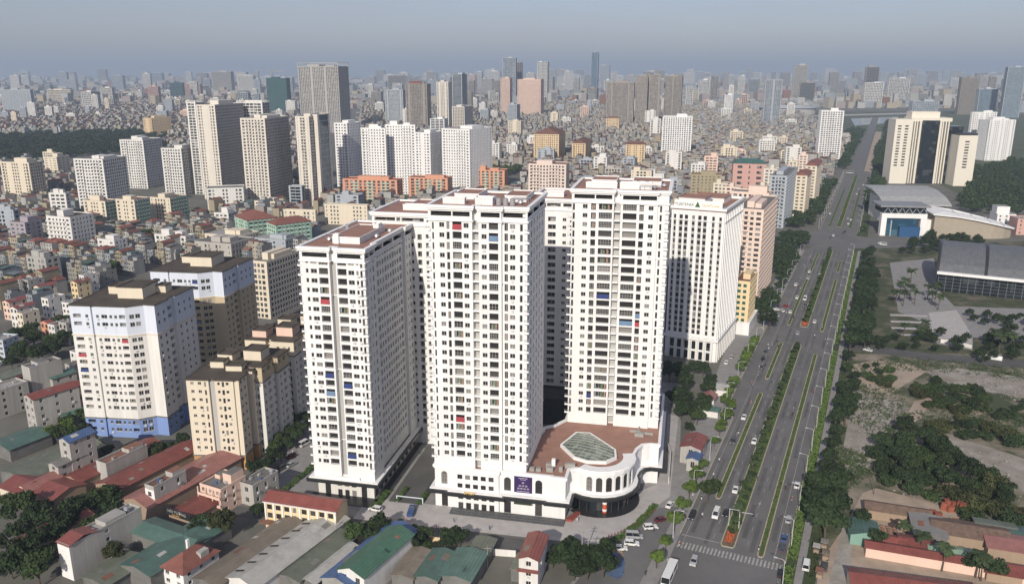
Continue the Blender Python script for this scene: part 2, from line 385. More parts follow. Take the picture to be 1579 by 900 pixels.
# painted markings: each dash of the near avenue is a sheet of its own shape, joined per line
def dashes(name, w_, u0, u1, on, off, wd=.16, m=PAINT):
    b = MB(); u = u0
    while u < u1:
        b.face([(*p, .075) for p in rquad(u, min(u + on, u1), w_ - wd / 2, w_ + wd / 2)]); u += on + off
    o = b.build(name, m); tag(o, kind='structure'); return o
for nm, w_, u0, u1, on, off in [('edge_line', -15.2, -60, 410, 40, .01), ('edge_line', 11.8, -60, 410, 40, .01), ('lane_line', -7.0, -55, 410, 3, 6), ('lane_line', 3.4, -55, 410, 3, 6),
                                ('lane_line', 12.0, 500, 950, 3, 7), ('lane_line', -7.0, 500, 950, 3, 7), ('lane_line', 3.6, 500, 950, 3, 7)]:
    dashes(nm, w_, u0, u1, on, off, .15)
b = MB(); x = -16.4
while x < 14.6:       # zebra crossing
    b.face([(*p, .078) for p in rquad(-64.6, -60.9, x, x + .55)]); x += 1.12
tag(b.build('crosswalk', PAINT), kind='structure')
b = MB(); b.face([(*p, .078) for p in rquad(-57.2, -56.8, -16.4, -4.6)]); tag(b.build('stop_line', PAINT), kind='structure')
for (u, w_) in [(24, -6.0), (24, -13), (60, 5), (-30, 3.2)]:      # lane arrows
    b = MB(); z = .078
    b.face([(*RP(u, w_ - .12), z), (*RP(u, w_ + .12), z), (*RP(u + 2.4, w_ + .12), z), (*RP(u + 2.4, w_ - .12), z)]); b.face([(*RP(u + 2.4, w_ - .5), z), (*RP(u + 2.4, w_ + .5), z), (*RP(u + 3.8, w_), z)])
    tag(b.build('lane_arrow_marking', PAINT), kind='structure')

WEAR = mat('tyre_wear', (.118, .115, .112), .88, .25, .25, detail=9)
for w_ in (-13.6, -8.6, -5.6, 1.7, 5.0, 10.4):
    for k in range(14):
        u0 = -60 + 34 * k + RNG.uniform(0, 12); b = MB(); b.face([(*p, .066) for p in rquad(u0, u0 + RNG.uniform(14, 26), w_ - RNG.uniform(.3, .8), w_ + RNG.uniform(.3, .8))]); tag(b.build('asphalt_patch', WEAR if k % 3 else ASPH2), kind='structure')
# medians: kerb ring with soil, planted further down
MEDIANS = []
def median(u0, u1, w0, w1, nose=True):
    P = [(w0, u0 + (1.2 if nose else 0)), (w0 + .5, u0), (w1 - .5, u0), (w1, u0 + 1.2), (w1, u1 - 1.2), (w1 - .5, u1), (w0 + .5, u1), (w0, u1 - 1.2)]
    b = MB(); b.ring(P, 0, -.32, .05, .26); o = b.build('median_kerb', KERB, None, (RO[0], RO[1], 0), RROT); tag(o, kind='structure')
    s = MB(); s.face([(x, y, .2) for x, y in offset(P, -.3)]); t = s.build('median_bed', SOIL, o); MEDIANS.append((u0, u1, w0, w1))
for a in [(-58.5, 152, -4.4, 0), (186, 412, -4.4, 0), (525, 955, -4.2, 0), (-30, 74, -11.4, -9.3), (93, 152, -11.4, -9.3), (186, 395, -11.4, -9.5), (520, 800, -10.8, -9.4),
          (-60, 140, 6.8, 8.9), (181, 312, 6.8, 8.9), (335, 372, 6.8, 8.6), (520, 800, 7.0, 8.6)]: median(*a)
def kerbline(name, pts, wd=.3, h=.14):
    b = MB()
    for (p, q) in zip(pts[:-1], pts[1:]):
        p, q = Vector(p), Vector(q); d = (q - p).normalized(); n = Vector((d.y, -d.x)) * wd / 2
        P = [p - n, p + n, q + n, q - n]; b.prism([(v.x, v.y) for v in P], .0, h + .05)
    tag(b.build(name, KERB), kind='structure')
kerbline('kerb', [RP(-60, 15.1), RP(418, 15.1)]); kerbline('kerb', [RP(-56, -17.1), RP(40, -17.1), RP(55, -21.6), RP(405, -21.6)])
kerbline('kerb', [RP(500, 15.1), RP(960, 15.1)]); kerbline('kerb', [RP(505, -17.1), RP(960, -17.1)])

# ------------------------------------------------------------------ the white apartment complex
TH = rad(-12.0); CO = (-25.7, 246.1)         # frame of the complex: front-left corner of its podium
CT, ST = math.cos(TH), math.sin(TH)
def CL(a, b, z=0.0): return (CO[0] + a * CT - b * ST, CO[1] + a * ST + b * CT, z)
def CPX(a, b): return CL(a, b)[:2]
sheet('plaza', [CPX(*p) for p in [(-24, -14), (56.6, -12.6), (67, 4), (77, 22), (79, 92), (72.5, 92), (72.5, 30), (44, 0), (-24, 0)]], .06, PAVE)
sheet('service_road', [CPX(*p) for p in [(-140, -14.4), (-24, -14.3), (-24, -14.2), (60, -14.2), (60, -20), (-140, -21)]], .055, ASPH2)
sheet('courtyard', [CPX(*p) for p in [(-24, 0), (80, 0), (80, 130), (-24, 130)]], .04, PAVE2)
sheet('side_yard', [CPX(*p) for p in [(-70, -13), (-24, -13), (-24, 60), (-70, 60)]], .045, PAVE2)
sheet('entrance_drive', [CPX(*p) for p in [(-16.5, -15), (-4.5, -15), (-4.5, 80), (-16.5, 80)]], .075, ASPH2)
sheet('entrance_paving', [CPX(*p) for p in [(-18, -15), (-3, -15), (-3, -1), (-18, -1)]], .09, PAVE)
keepout(CO, TH, -70, -22, 80, 125, 0)

def tower(name, label, a, b, w_, d, z0, ztop, rows, plan, ecols, attic, deck, corner_rows=None, obj=True, wall=WHITE, rooms=()):
    """apartment tower in the frame of the complex; PLAN counter-clockwise in (a, b) metres from its front-left corner"""
    root = thing(name, label, 'apartment tower', CL(a, b, 0), TH); R = random.Random(int(a * 7 + b))
    W, J = MB(), MB()
    for k, org, dd, L in edges(plan):
        cols = ecols.get(k, [])
        zb = ztop - 4.4
        facade(W, J, root, org, dd, L, z0, zb, rows, cols, obj and k in ecols.get('obj', ()), 0, R)
        # attic storey: long dark slots under the cornice
        facade(W, J, root, org, dd, L, zb, ztop - .55, [zb], [(s0, s1, 1.35, 2.75, 'void') for s0, s1 in attic.get(k, [])], obj, 0, R)
    W.build('wall', wall, root)
    if J.f: tag(J.build('window_row', [GLASSJ, FRAME], root), kind='stuff')
    for nm, o_, i_, za, zb in [('cornice', .75, -.45, ztop - .55, ztop + .25), ('frieze', .45, -.02, ztop - 1.15, ztop - .55), ('attic_course', .40, -.02, ztop - 4.6, ztop - 4.2)] + [('string_course', .16, -.02, zf - .15, zf + .1) for zf in rows[3::8]]:
        C = MB(); C.ring(plan, o_, i_, za, zb); C.build(nm, TRIM, root)
    D = MB(); D.face([(x, y, ztop - .35) for x, y in offset(plan, -.4)]); D.build('roof', deck, root)
    for (x0, y0, x1, y1, h, dk) in rooms:
        q = MB(); q.box(x0, y0, ztop - .36, x1, y1, ztop + h, 0, mt=1); q.ring([(x0, y0), (x1, y0), (x1, y1), (x0, y1)], .12, -.15, ztop + h, ztop + h + .35, 0); q.build('roof_room', [WHITE, deck if dk else TRIM], root)
    return root
def corner_balconies(root, pts, rows, w_=1.5, pr=1.05):
    """slab with a white upstand and rails at the corners, one object each; pts = (a, b, sx) corner and the side it sticks out to"""
    key = 'cbal'
    if key not in WIN:
        m = MB(); m.box(-.0, -.0, -.16, w_, pr, .02, 0, True)
        m.box(0, 0, .02, w_, .10, .42, 0); m.box(0, .1, .02, .10, pr, .42, 0)
        for k in range(5): x = .05 + k * (w_ - .1) / 4; m.box(x - .02, .03, .42, x + .02, .07, 1.05, 1)
        m.box(0, .02, 1.03, w_, .08, 1.09, 1, True); m.box(.02, .08, 1.03, .08, pr, 1.09, 1, True)
        WIN[key] = m.mesh('corner_balcony', [TRIM, RAIL])
    for (x, y, ang) in pts:
        for zf in rows: link('corner_balcony', WIN[key], root, (x, y, zf), ang)
FH = 3.165
def pattern(L, pitch, w_=1.2, sill=1.0, head=2.4, kind='win', s0=1.0, every=None):
    out = []; s = s0; k = 0
    while s + w_ < L - .6:
        if every and k % every == every - 1: out.append((s, s + w_ + .9, .95, 2.55, 'log')); s += pitch + 1.2
        else: out.append((s, s + w_, sill, head, kind)); s += pitch
        k += 1
    return out

# T1: the tower with its own ground floor beside the drive
w1, d1 = 22.0, 48.0
plan1 = [(0, 0), (10.1, 0), (10.1, 1.7), (12.3, 1.7), (12.3, 0), (w1, 0), (w1, 9), (w1 - .9, 9), (w1 - .9, 38), (w1, 38), (w1, d1), (0, d1)]
rows1 = [11.35 + FH * k for k in range(23)]
c_l = [(1.9, 2.8, .95, 2.4, 'win'), (3.6, 5.7, .95, 2.4, 'win'), (6.4, 9.5, .6, 2.8, 'log')]
c_r = [(.4, 3.5, .6, 2.8, 'log'), (4.1, 6.1, .95, 2.4, 'win'), (6.8, 7.6, .95, 2.4, 'win'), (8.1, 8.9, .15, 2.5, 'door')]
sidew = [(1.4, 2.1, .3, 2.4, 'win'), (4.2, 5.0, 1.0, 2.4, 'win'), (6.6, 7.8, .6, 2.5, 'win')]
mid1 = [(.9, 2.2, .8, 2.5, 'win'), (3.2, 5.2, .7, 2.7, 'log'), (6.0, 7.2, .8, 2.5, 'win'), (8.2, 9.5, .8, 2.5, 'win'), (10.5, 12.5, .7, 2.7, 'log'), (13.3, 14.5, .8, 2.5, 'win'), (15.5, 16.8, .8, 2.5, 'win'), (17.7, 19.7, .7, 2.7, 'log'), (20.5, 21.7, .8, 2.5, 'win'), (22.7, 24.0, .8, 2.5, 'win'), (25.0, 27.2, .7, 2.7, 'log')]
t1 = tower('apartment_tower', 'white apartment tower beside the entrance drive, lower than its neighbours, grey strip down its front', -42.8, -1.4, w1, d1, 7.0, 87.2, rows1, plan1,
      {0: c_l, 4: c_r, 5: sidew, 7: mid1, 9: [(1.5, 2.3, 1, 2.4, 'win'), (4, 5.6, .9, 2.6, 'log'), (7.2, 8, 1, 2.4, 'win')], 11: pattern(d1, 4.2, every=3), 'obj': (0, 4)},
      {0: [(.9, 9.4)], 4: [(.6, 9.1)], 5: [(.8, 4), (4.6, 8.2)], 7: [(.8, 9), (10, 19), (20, 28.2)], 9: [(.8, 9.2)]}, TERRA, rooms=[(7.5, 9, 17, 32, 1.6, 1), (8.2, 8.2, 10, 9.6, 2.6, 0), (14.6, 27, 16.6, 30, 2.8, 0)])
corner_balconies(t1, [(-.95, -.0, 0)], rows1); corner_balconies(t1, [(w1 - 1.0, -.85, 0)], rows1, 1.5)
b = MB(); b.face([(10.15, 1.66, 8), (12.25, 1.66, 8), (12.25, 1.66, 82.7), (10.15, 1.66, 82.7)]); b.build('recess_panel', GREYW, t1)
W, J = MB(), MB(); base = [(.8, .8), (w1 - .8, .8), (w1 - .8, d1 - .8), (.8, d1 - .8)]
for k, org, dd, L in edges(base):
    if k == 0:
        facade(W, J, t1, org, dd, L, 0, 5.7, [0], [(2.6, 4.6, .1, 5.3, 'arch'), (15.8, 17.8, .1, 5.3, 'arch')] + [(7.2 + 2.6 * i, 8.8 + 2.6 * i, .1, 2.4, 'dwin') for i in range(3)], True)
        for i in range(3): link('window', winmesh('dwin', 1.7, 1.2), t1, (base[0][0] + 7.1 + 2.6 * i, base[0][1] - .25, 3.7), 0)
    elif k == 1: facade(W, J, t1, org, dd, L, 0, 5.7, [0], [(1.2 + 4.4 * i, 4.2 + 4.4 * i, .1, 5.0, 'dwin') for i in range(10)], True)
    else: facade(W, J, t1, org, dd, L, 0, 5.7, [0], [])
W.build('ground_floor', WHITE2, t1)
b = MB(); b.ring([(0, 0), (w1, 0), (w1, d1), (0, d1)], 2.1, -1.0, 5.7, 6.85); b.build('canopy', DARKST, t1)
b = MB(); b.ring([(0, 0), (w1, 0), (w1, d1), (0, d1)], 1.5, -.2, 6.85, 7.25); b.ring([(5, -.6), (16.5, -.6), (16.5, 1), (5, 1)], .4, -.2, 7.25, 8.1); b.build('canopy_edge', TRIM, t1)
b = MB(); b.box(-1.2, -5, .08, w1 + 1, .8, .28); b.box(w1 - .2, -4, .08, w1 + 1.8, d1, .28); b.build('plinth', DARKST, t1)

# T2: the nearest tower on the podium
w2, d2 = 30.8, 32.0
plan2 = [(0, 0), (13.9, 0), (13.9, 2.2), (15.9, 2.2), (15.9, 0), (23.0, 0), (23.0, 1.0), (w2, 1.0), (w2, d2), (0, d2)]
rows2 = [18.2 + FH * k for k in range(25)]
e0 = [(1.2, 1.8, .2, 2.4, 'door'), (3.5, 5.1, .95, 2.4, 'win'), (5.8, 6.8, .35, 2.7, 'door'), (7.7, 10.6, .6, 2.85, 'log'), (11.2, 12.8, .95, 2.4, 'win')]
e4 = [(.9, 2.5, .95, 2.4, 'win'), (3.2, 6.1, .6, 2.85, 'log')]
e6 = [(.7, 1.8, .3, 2.7, 'door'), (2.4, 4.1, .95, 2.4, 'win'), (5.5, 6.4, .3, 2.5, 'door')]
s2 = [(1.8, 3.2, .6, 2.6, 'win'), (5.8, 7.8, .6, 2.6, 'win'), (10.6, 12.4, .6, 2.6, 'log'), (15.8, 17.4, .6, 2.5, 'win'), (20.4, 22.2, .6, 2.6, 'log'), (25.4, 27.0, .6, 2.5, 'win')]
t2 = tower('apartment_tower', 'white apartment tower above the purple banner, rising flush with the arched podium front', 0, 0, w2, d2, 14.6, 101.7, rows2, plan2,
      {0: e0, 4: e4, 6: e6, 7: s2, 9: pattern(d2, 4.2, every=3), 'obj': (0, 4, 6)}, {0: [(.9, 7.4), (7.8, 13.2)], 4: [(.7, 6.6)], 6: [(.3, 7.2)], 7: [(.8, 9), (10, 20), (21, 30)]}, TERRA,
      rooms=[(3, 6, 10, 8, 1.3, 1), (13.5, 5.5, 19, 9, 1.7, 0), (4, 16, 12, 28, 1.2, 1), (21, 14, 28, 27, 1.3, 1)])
corner_balconies(t2, [(-.75, -.5, 0)], rows2, 1.5); corner_balconies(t2, [(w2 - .8, .3, 0)], rows2)
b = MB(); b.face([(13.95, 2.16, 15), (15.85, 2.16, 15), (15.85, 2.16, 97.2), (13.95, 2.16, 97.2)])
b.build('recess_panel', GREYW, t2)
for zf in rows2:
    if 'slab2' not in WIN: q = MB(); q.box(13.9, .25, -.2, 15.9, 2.15, .35, 0, True); WIN['slab2'] = q.mesh('recess_slab', [TRIM])
    link('recess_slab', WIN['slab2'], t2, (0, 0, zf))
# T3: the tower behind the skylight
w3, d3 = 33.3, 32.0
plan3 = [(0, 0), (14.7, 0), (14.7, 2.2), (17.0, 2.2), (17.0, 0), (29.6, 0), (29.6, .9), (w3, .9), (w3, d3), (0, d3)]
rows3 = [18.4 + 3.155 * k for k in range(25)]
f0 = [(.4, 1.2, .2, 2.5, 'door'), (3.9, 5.6, .95, 2.4, 'win'), (6.8, 8.5, .4, 2.7, 'log'), (9.5, 14.1, .6, 2.85, 'log')]
f4 = [(.8, 5.5, .6, 2.85, 'log'), (6.4, 8.0, .4, 2.7, 'log'), (9.5, 11.2, .95, 2.4, 'win')]
t3 = tower('apartment_tower', 'white apartment tower rising behind the podium skylight with wide dark balconies', 38.1, 44.3, w3, d3, 14.0, 101.6, rows3, plan3,
      {0: f0, 4: f4, 6: [(.7, 1.5, .2, 2.5, 'door')], 7: s2, 9: pattern(d3, 4.2, every=3), 'obj': (0, 4, 6)}, {0: [(.9, 8), (8.4, 14)], 4: [(.7, 6.3), (6.7, 12.2)], 7: [(.8, 9), (10, 20), (21, 30)]}, TERRA,
      rooms=[(4, 7, 15, 9.5, 1.3, 0), (16, 6, 27, 9, 1.7, 0), (5, 16, 14, 28, 1.2, 1), (20, 14, 30, 27, 1.3, 1)])
corner_balconies(t3, [(-1.2, -.4, 0)], rows3); corner_balconies(t3, [(w3 - 1.2, .2, 0)], rows3)
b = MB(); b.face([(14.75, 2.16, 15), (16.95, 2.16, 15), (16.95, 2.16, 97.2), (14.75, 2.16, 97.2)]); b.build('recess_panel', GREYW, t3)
for zf in rows3: link('recess_slab', WIN['slab2'], t3, (.95, 0, zf))
# rear towers
g0 = [(2.2, 3.6, 1.05, 2.35, 'win'), (5.0, 6.8, .5, 2.6, 'log'), (8.4, 11.6, .8, 2.7, 'log'), (14.4, 15.8, 1.05, 2.35, 'win'), (17.4, 19.0, .5, 2.6, 'log'), (20.6, 23.6, .8, 2.7, 'log'), (26, 27.4, 1.05, 2.35, 'win')]
plan4 = [(0, 0), (30, 0), (30, 30), (0, 30)]
t4 = tower('apartment_tower', 'shaded white apartment tower seen through the gap over the courtyard', 16.0, 86, 30, 30, 0, 91.5, [12 + FH * k for k in range(23)], plan4, {0: [(s - 1.5, e - 1.5, x, y, k) for s, e, x, y, k in g0 if s > 1.6], 1: s2, 3: pattern(30, 4.2), 'obj': ()},
      {0: [(.5, 6), (6.4, 12), (13, 20), (21, 29)], 1: [(1, 29)]}, TERRA, obj=False, rooms=[(4, 8, 12, 12, 1.6, 0), (16, 5, 27, 14, 1.3, 1)])
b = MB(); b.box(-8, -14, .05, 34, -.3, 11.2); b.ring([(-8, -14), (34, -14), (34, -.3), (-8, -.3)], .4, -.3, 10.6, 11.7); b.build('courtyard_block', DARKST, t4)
fl6 = G(573, 327, 91.0); dx, dy = fl6[0] - CO[0], fl6[1] - CO[1]; a6, b6 = dx * CT + dy * ST, -dx * ST + dy * CT
t6 = tower('apartment_tower', 'white apartment tower showing only its terracotta roof and top floors behind two others', a6, b6, 33, 30, 0, 91.0, [8 + FH * k for k in range(24)], [(0, 0), (33, 0), (33, 30), (0, 30)], {0: g0 + [(29.4, 31, 1.05, 2.35, 'win')], 1: s2, 3: pattern(30, 4.2), 'obj': ()},
      {0: [(1, 9), (9.5, 11), (11.5, 20), (21, 32)], 1: [(1, 29)]}, TERRA, obj=False, rooms=[(9, 9, 20, 11.5, 1.5, 0), (10, 11.5, 19, 26, 1.0, 1)])
print('T6 local', a6, b6)

# rooftop gear
STEEL = mat('galvanised_steel', (.42, .43, .44), .4, .1, 2, metal=.4)
def dish(root, x, y, z):
    b = MB(); b.cyl(x, y, z, z + .9, .06, 6); b.bar((x, y, z + .9), (x, y - .25, z + 1.3), .9, 10, 0, .2); b.build('satellite_dish', STEEL, root)
def tanks(root, spots, z):
    for (x, y, r, h) in spots:
        b = MB(); b.cyl(x, y, z, z + h, r, 12); b.cyl(x, y, z + h, z + h + .3, r * .95, 12, 0, r * .3); b.build('water_tank', STEEL, root, smooth=False)
tanks(t2, [(20.8 + 2.1 * i, 6.2 + .25 * i, .85, 2.0) for i in range(3)], 101.4); tanks(t2, [(18.2, 12, .8, 1.8), (16, 13, .8, 1.8)], 101.4)
tanks(t3, [(19, 11, .9, 2), (22, 11.5, .9, 2), (25, 12, .9, 2)], 101.3); tanks(t1, [(3, 32, .8, 1.6)], 87)
for r_, pts, z in ((t1, [(18.5, 20), (5, 12), (19.5, 30)], 86.9), (t2, [(12.5, 11), (15, 8), (27, 9)], 101.4), (t3, [(28, 8), (31, 14)], 101.3)):
    for p in pts: dish(r_, p[0], p[1], z)
for r_, (x0, y0, x1, y1, z) in ((t2, (24, 9, 29.5, 13, 101.4)), (t3, (23, 3, 30, 6, 101.3)), (t1, (2, 16, 5, 26, 86.9))):
    b = MB(); n = 5
    for i in range(n):
        for j in range(2):
            x = x0 + (x1 - x0) * i / (n - 1); y = y0 if j == 0 else y1; b.cyl(x, y, z, z + 1.6, .05, 4)
    for y in (y0, y1): b.bar((x0, y, z + 1.5), (x1, y, z + 1.5), .12, 6)
    b.bar((x0, y0, z + 1), (x0, y1, z + 1), .12, 6); b.build('pipe_rack', STEEL, r_)

# podium with the round corner
PR = (53.0, 17.0); RR = 11.8
arc = [(PR[0] + RR * math.cos(rad(t)), PR[1] + RR * math.sin(rad(t))) for t in [-124 + 16 * k for k in range(10)]]
podium = thing('shopping_podium', 'white shopping podium with round arched corner, black canopy and terracotta roof deck', 'podium', CL(0, 0, 0), TH)
pp = [(0, 0), (6.5, 0), (6.5, -.9), (22, -.9), (22, 0), (39.6, 0), (39.6, -.5), (44, -.5), (44, 5.6)] + arc + [(64.9, 25.5), (66.6, 29.2), (69.4, 30.6), (72.4, 30.6), (72.4, 77), (37.6, 77), (37.6, 44.5), (34, 38.5), (30.8, 36), (30.8, 32.3), (0, 32.3)]
W, J = MB(), MB(); na = len(arc); i0 = 9
for k, org, dd, L in edges(pp):
    up = []; low = []
    if k == 0: up = [(2.2, 4.3, .9, 5.6, 'arch')]; low = [(2.2, 4.3, .05, 5.3, 'arch')]
    if k == 2:
        up = [(1.5 + 2.65 * i, 3.2 + 2.65 * i, .6, 2.2, 'dwin') for i in range(5)]; low = [(1.7 + 2.65 * i, 3.4 + 2.65 * i, .05, 2.7, 'dwin') for i in range(5)]
    if k == 4: up = [(1.6, 3.9, .8, 5.7, 'arch'), (12.0, 14.3, .8, 5.7, 'arch')]; low = [(1.6, 3.9, .05, 5.2, 'arch'), (12.0, 14.3, .05, 5.2, 'arch')]
    if i0 <= k < i0 + na - 1: up = [(.62, L - .62, .7, 5.9, 'arch')] if k > i0 else []
    if i0 + na - 1 <= k < i0 + na + 2: low = []
    rot = i0 - 1 <= k < i0 + na + 1
    if not rot: facade(W, J, podium, org, dd, L, 0, 6.4, [0], low)
    facade(W, J, podium, org, dd, L, 6.4, 14.6, [7.4] if k != 2 else [7.4, 10.6], up)
W.build('wall', WHITE, podium)
for i in range(5): link('window', winmesh('dwin', 1.7, 1.1), podium, (6.5 + 1.7 + 2.65 * i, -.9 - .24, 4.0), 0)
C = MB(); C.ring(pp, .3, -.02, 14.0, 14.6); C.build('frieze', TRIM, podium)
C = MB(); C.ring(pp, .55, -.45, 14.6, 15.3); C.build('cornice', TRIM, podium); C = MB()
arcw = [(PR[0] + 11.9 * math.cos(rad(t)), PR[1] + 11.9 * math.sin(rad(t))) for t in range(-120, 21, 10)]; arci = [(PR[0] + 8.0 * math.cos(rad(t)), PR[1] + 8.4 * math.sin(rad(t))) for t in range(20, -121, -10)]
C.prism(arcw + arci, 15.3, 15.55)
C.build('round_ledge', TRIM, podium)
b = MB(); b.face([(x, y, 14.45) for x, y in offset(pp, -.4)]); b.build('roof', TERRA, podium)
b = MB(); b.ring(pp, 2.3, -.6, 5.75, 6.95); b.build('canopy', DARKST, podium)
b = MB(); b.ring(pp, 1.5, -.02, 6.95, 7.3); b.build('canopy_edge', TRIM, podium)
ent = [(PR[0] + 9.6 * math.cos(rad(t)), PR[1] + 9.6 * math.sin(rad(t))) for t in range(-130, 41, 10)]
b = MB()
for p, q in zip(ent[:-1], ent[1:]): b.face([(*p, 0), (*q, 0), (*q, 5.8), (*p, 5.8)], 0)
b.build('entrance_glass', GLASSD, podium)
for t in range(-120, 31, 15):
    b = MB(); b.cyl(PR[0] + 10.6 * math.cos(rad(t)), PR[1] + 10.6 * math.sin(rad(t)), .1, 5.8, .28, 10); b.build('column', DARKST, podium)
b = MB(); b.prism([(PR[0] + 14.0 * math.cos(rad(t)), PR[1] + 14.0 * math.sin(rad(t))) for t in range(-126, 36, 9)] + [(60, 30), (46, 8)], .07, .22); b.build('entrance_floor', DARKST, podium)
b = MB()
for i, z in enumerate((.22, .42, .62)): b.box(6, -4.6 + 1.1 * i, .07, 44.2, -.95 + 0 * i, z, 0)
b.build('front_steps', mat('grey_granite', (.11, .11, .11), .6, .3, .8), podium)
for i in range(5): q = MB(); q.box(44.4 + i * .55, -1.2 + i * 1.25, .07, 46.6 + i * .45, .0 + i * 1.25, .9 - .1 * i, 0); q.build('red_planter', mat('red_planter', (.26, .07, .05), .8, .2, 1), podium)
# skylight: glazed oval lantern on the deck
sk = [(39.2, 22.8), (44.8, 14.6), (49.5, 12.6), (55.4, 13.4), (58.3, 17.2), (57.6, 22.6), (47.6, 34.0), (43.0, 33.6)]
b = MB(); b.ring(sk, .5, -.2, 14.45, 15.5); s1 = b.build('skylight', TRIM, podium)
c0 = (49.0, 23.0); b = MB(); inn = [(c0[0] + (x - c0[0]) * .5, c0[1] + (y - c0[1]) * .5) for x, y in sk]
skg = glassmat('skylight_glass', (.10, .13, .11), (.16, .19, .16), (.24, .27, .23), cell=1.9, rough=.25, p=(.4, .75))
for k in range(8):
    a, c = sk[k], sk[(k + 1) % 8]; d, e = inn[k], inn[(k + 1) % 8]
    q = MB(); q.face([(*a, 15.45), (*c, 15.45), (*e, 16.2), (*d, 16.2)]); q.build('pane', skg, s1)
q = MB(); q.face([(*p, 16.2) for p in inn]); q.build('pane', skg, s1)
b = MB(); ax = Vector((58.3 - 39.2, 17.2 - 22.8)).normalized(); ay = Vector((-ax.y, ax.x))
for s in [-8 + 2.0 * k for k in range(9)]:
    for (dv, ev) in ((ax, ay), (ay, ax)):
        pts = []
        for t in [x * .25 - 14 for x in range(113)]:
            p = Vector(c0) + dv * t + ev * s
            if inpoly(p.x, p.y, sk): pts.append(p)
        if len(pts) > 4:
            n = max(2, len(pts) // 8); sel = pts[::n] + [pts[-1]]
            def zz(p):
                lo, hi = 0.0, 1.0
                for _ in range(9):
                    md = (lo + hi) / 2
                    if inpoly(c0[0] + (p.x - c0[0]) / max(md, 1e-3), c0[1] + (p.y - c0[1]) / max(md, 1e-3), sk): hi = md
                    else: lo = md
                return 16.28 if hi < .5 else 16.28 - (hi - .5) / .5 * .75
            for p, r_ in zip(sel[:-1], sel[1:]): b.bar((p.x, p.y, zz(p)), (r_.x, r_.y, zz(r_)), .07, 4)
b.build('glazing_bars', mat('skylight_bar', (.45, .46, .40), .5, .1, 1), s1)
for (x, y, lx, ly, h) in [(31.5, 3, 1.6, 1.2, 1.2), (33.6, 3, 1.6, 1.2, 1.2), (37, 3.6, 2.2, 1.4, 1.6), (38.2, 6.8, 1.2, 1.2, 3.0), (42.5, 7.5, 3.4, 1.4, 1.6), (36.4, 6.4, 1.8, 1.4, 1.5), (41, 4.4, 1.2, 1.0, 1.8), (63.5, 36.5, 3.2, 1.6, 1.3), (66, 39, 4, .5, .8), (61.5, 40, 4, .5, .8), (64.5, 41, .5, 3, .8)]:
    q = MB(); q.box(x, y, 14.45, x + lx, y + ly, 14.45 + h, 0, True); q.build('roof_unit', CONC if h < 2 else TRIM, podium)
ban = MB(); ban.box(27.0, -.16, 8.1, 33.0, -.06, 13.9, 0, True); bo = ban.build('banner', mat('purple_banner', (.045, .022, .10), .6, .25, .6), podium); bo['label'] = 'dark purple banner with white lettering'
q = MB(); rr = random.Random(4)
for z, n in ((13.3, 3), (12.8, 2), (11.7, 1), (10.6, 3), (9.6, 4), (8.6, 5)):
    for i in range(n):
        cx = 30 + (i - (n - 1) / 2) * (1.05 if n < 5 else .85) + rr.uniform(-.05, .05); ww = .75 if z < 13 else .9; hh = .62 if 9 < z < 12 else .2
        if hh > .4:      # blurred figures and large letters: narrow strokes
            for k in range(3): q.face([(cx - .35 + .26 * k, -.175, z - .3), (cx - .2 + .26 * k, -.175, z - .3), (cx - .2 + .26 * k, -.175, z + .3 * rr.uniform(.3, 1)), (cx - .35 + .26 * k, -.175, z + .3)])
        else: q.face([(cx - ww / 2, -.175, z - hh / 2), (cx + ww / 2, -.175, z - hh / 2), (cx + ww / 2, -.175, z + hh / 2), (cx - ww / 2, -.175, z + hh / 2)])
q.build('lettering', mat('banner_print', (.5, .46, .55), .7, .3, 2), bo)
def text(name, body, size, loc, rot, m, parent=None, ext=.05, sx=1.0):
    cu = bpy.data.curves.new(name, 'FONT'); cu.body = body; cu.size = size; cu.extrude = ext; cu.align_x = 'CENTER'; cu.materials.append(m)
    tmp = bpy.data.objects.new(name, cu); COL.objects.link(tmp); bpy.context.view_layer.update(); me = bpy.data.meshes.new_from_object(tmp); bpy.data.objects.remove(tmp)
    o = bpy.data.objects.new(name, me); COL.objects.link(o); o.parent = parent; o.location = loc; o.rotation_euler = rot; o.scale = (sx, 1, 1); return o
text('sign_lettering', 'SHOP', 1.5, (12.6, -3.1, 7.0), (rad(90), 0, 0), mat('yellow_sign', (.75, .45, .06), .5, .1, 1), podium)
q = MB(); q.box(27.4, -2.4, 5.0, 33, -.3, 5.7, 0, True); q.build('shop_sign', mat('dark_green_sign', (.035, .05, .03), .5, .2, 1), podium)
PODZ = 14.45
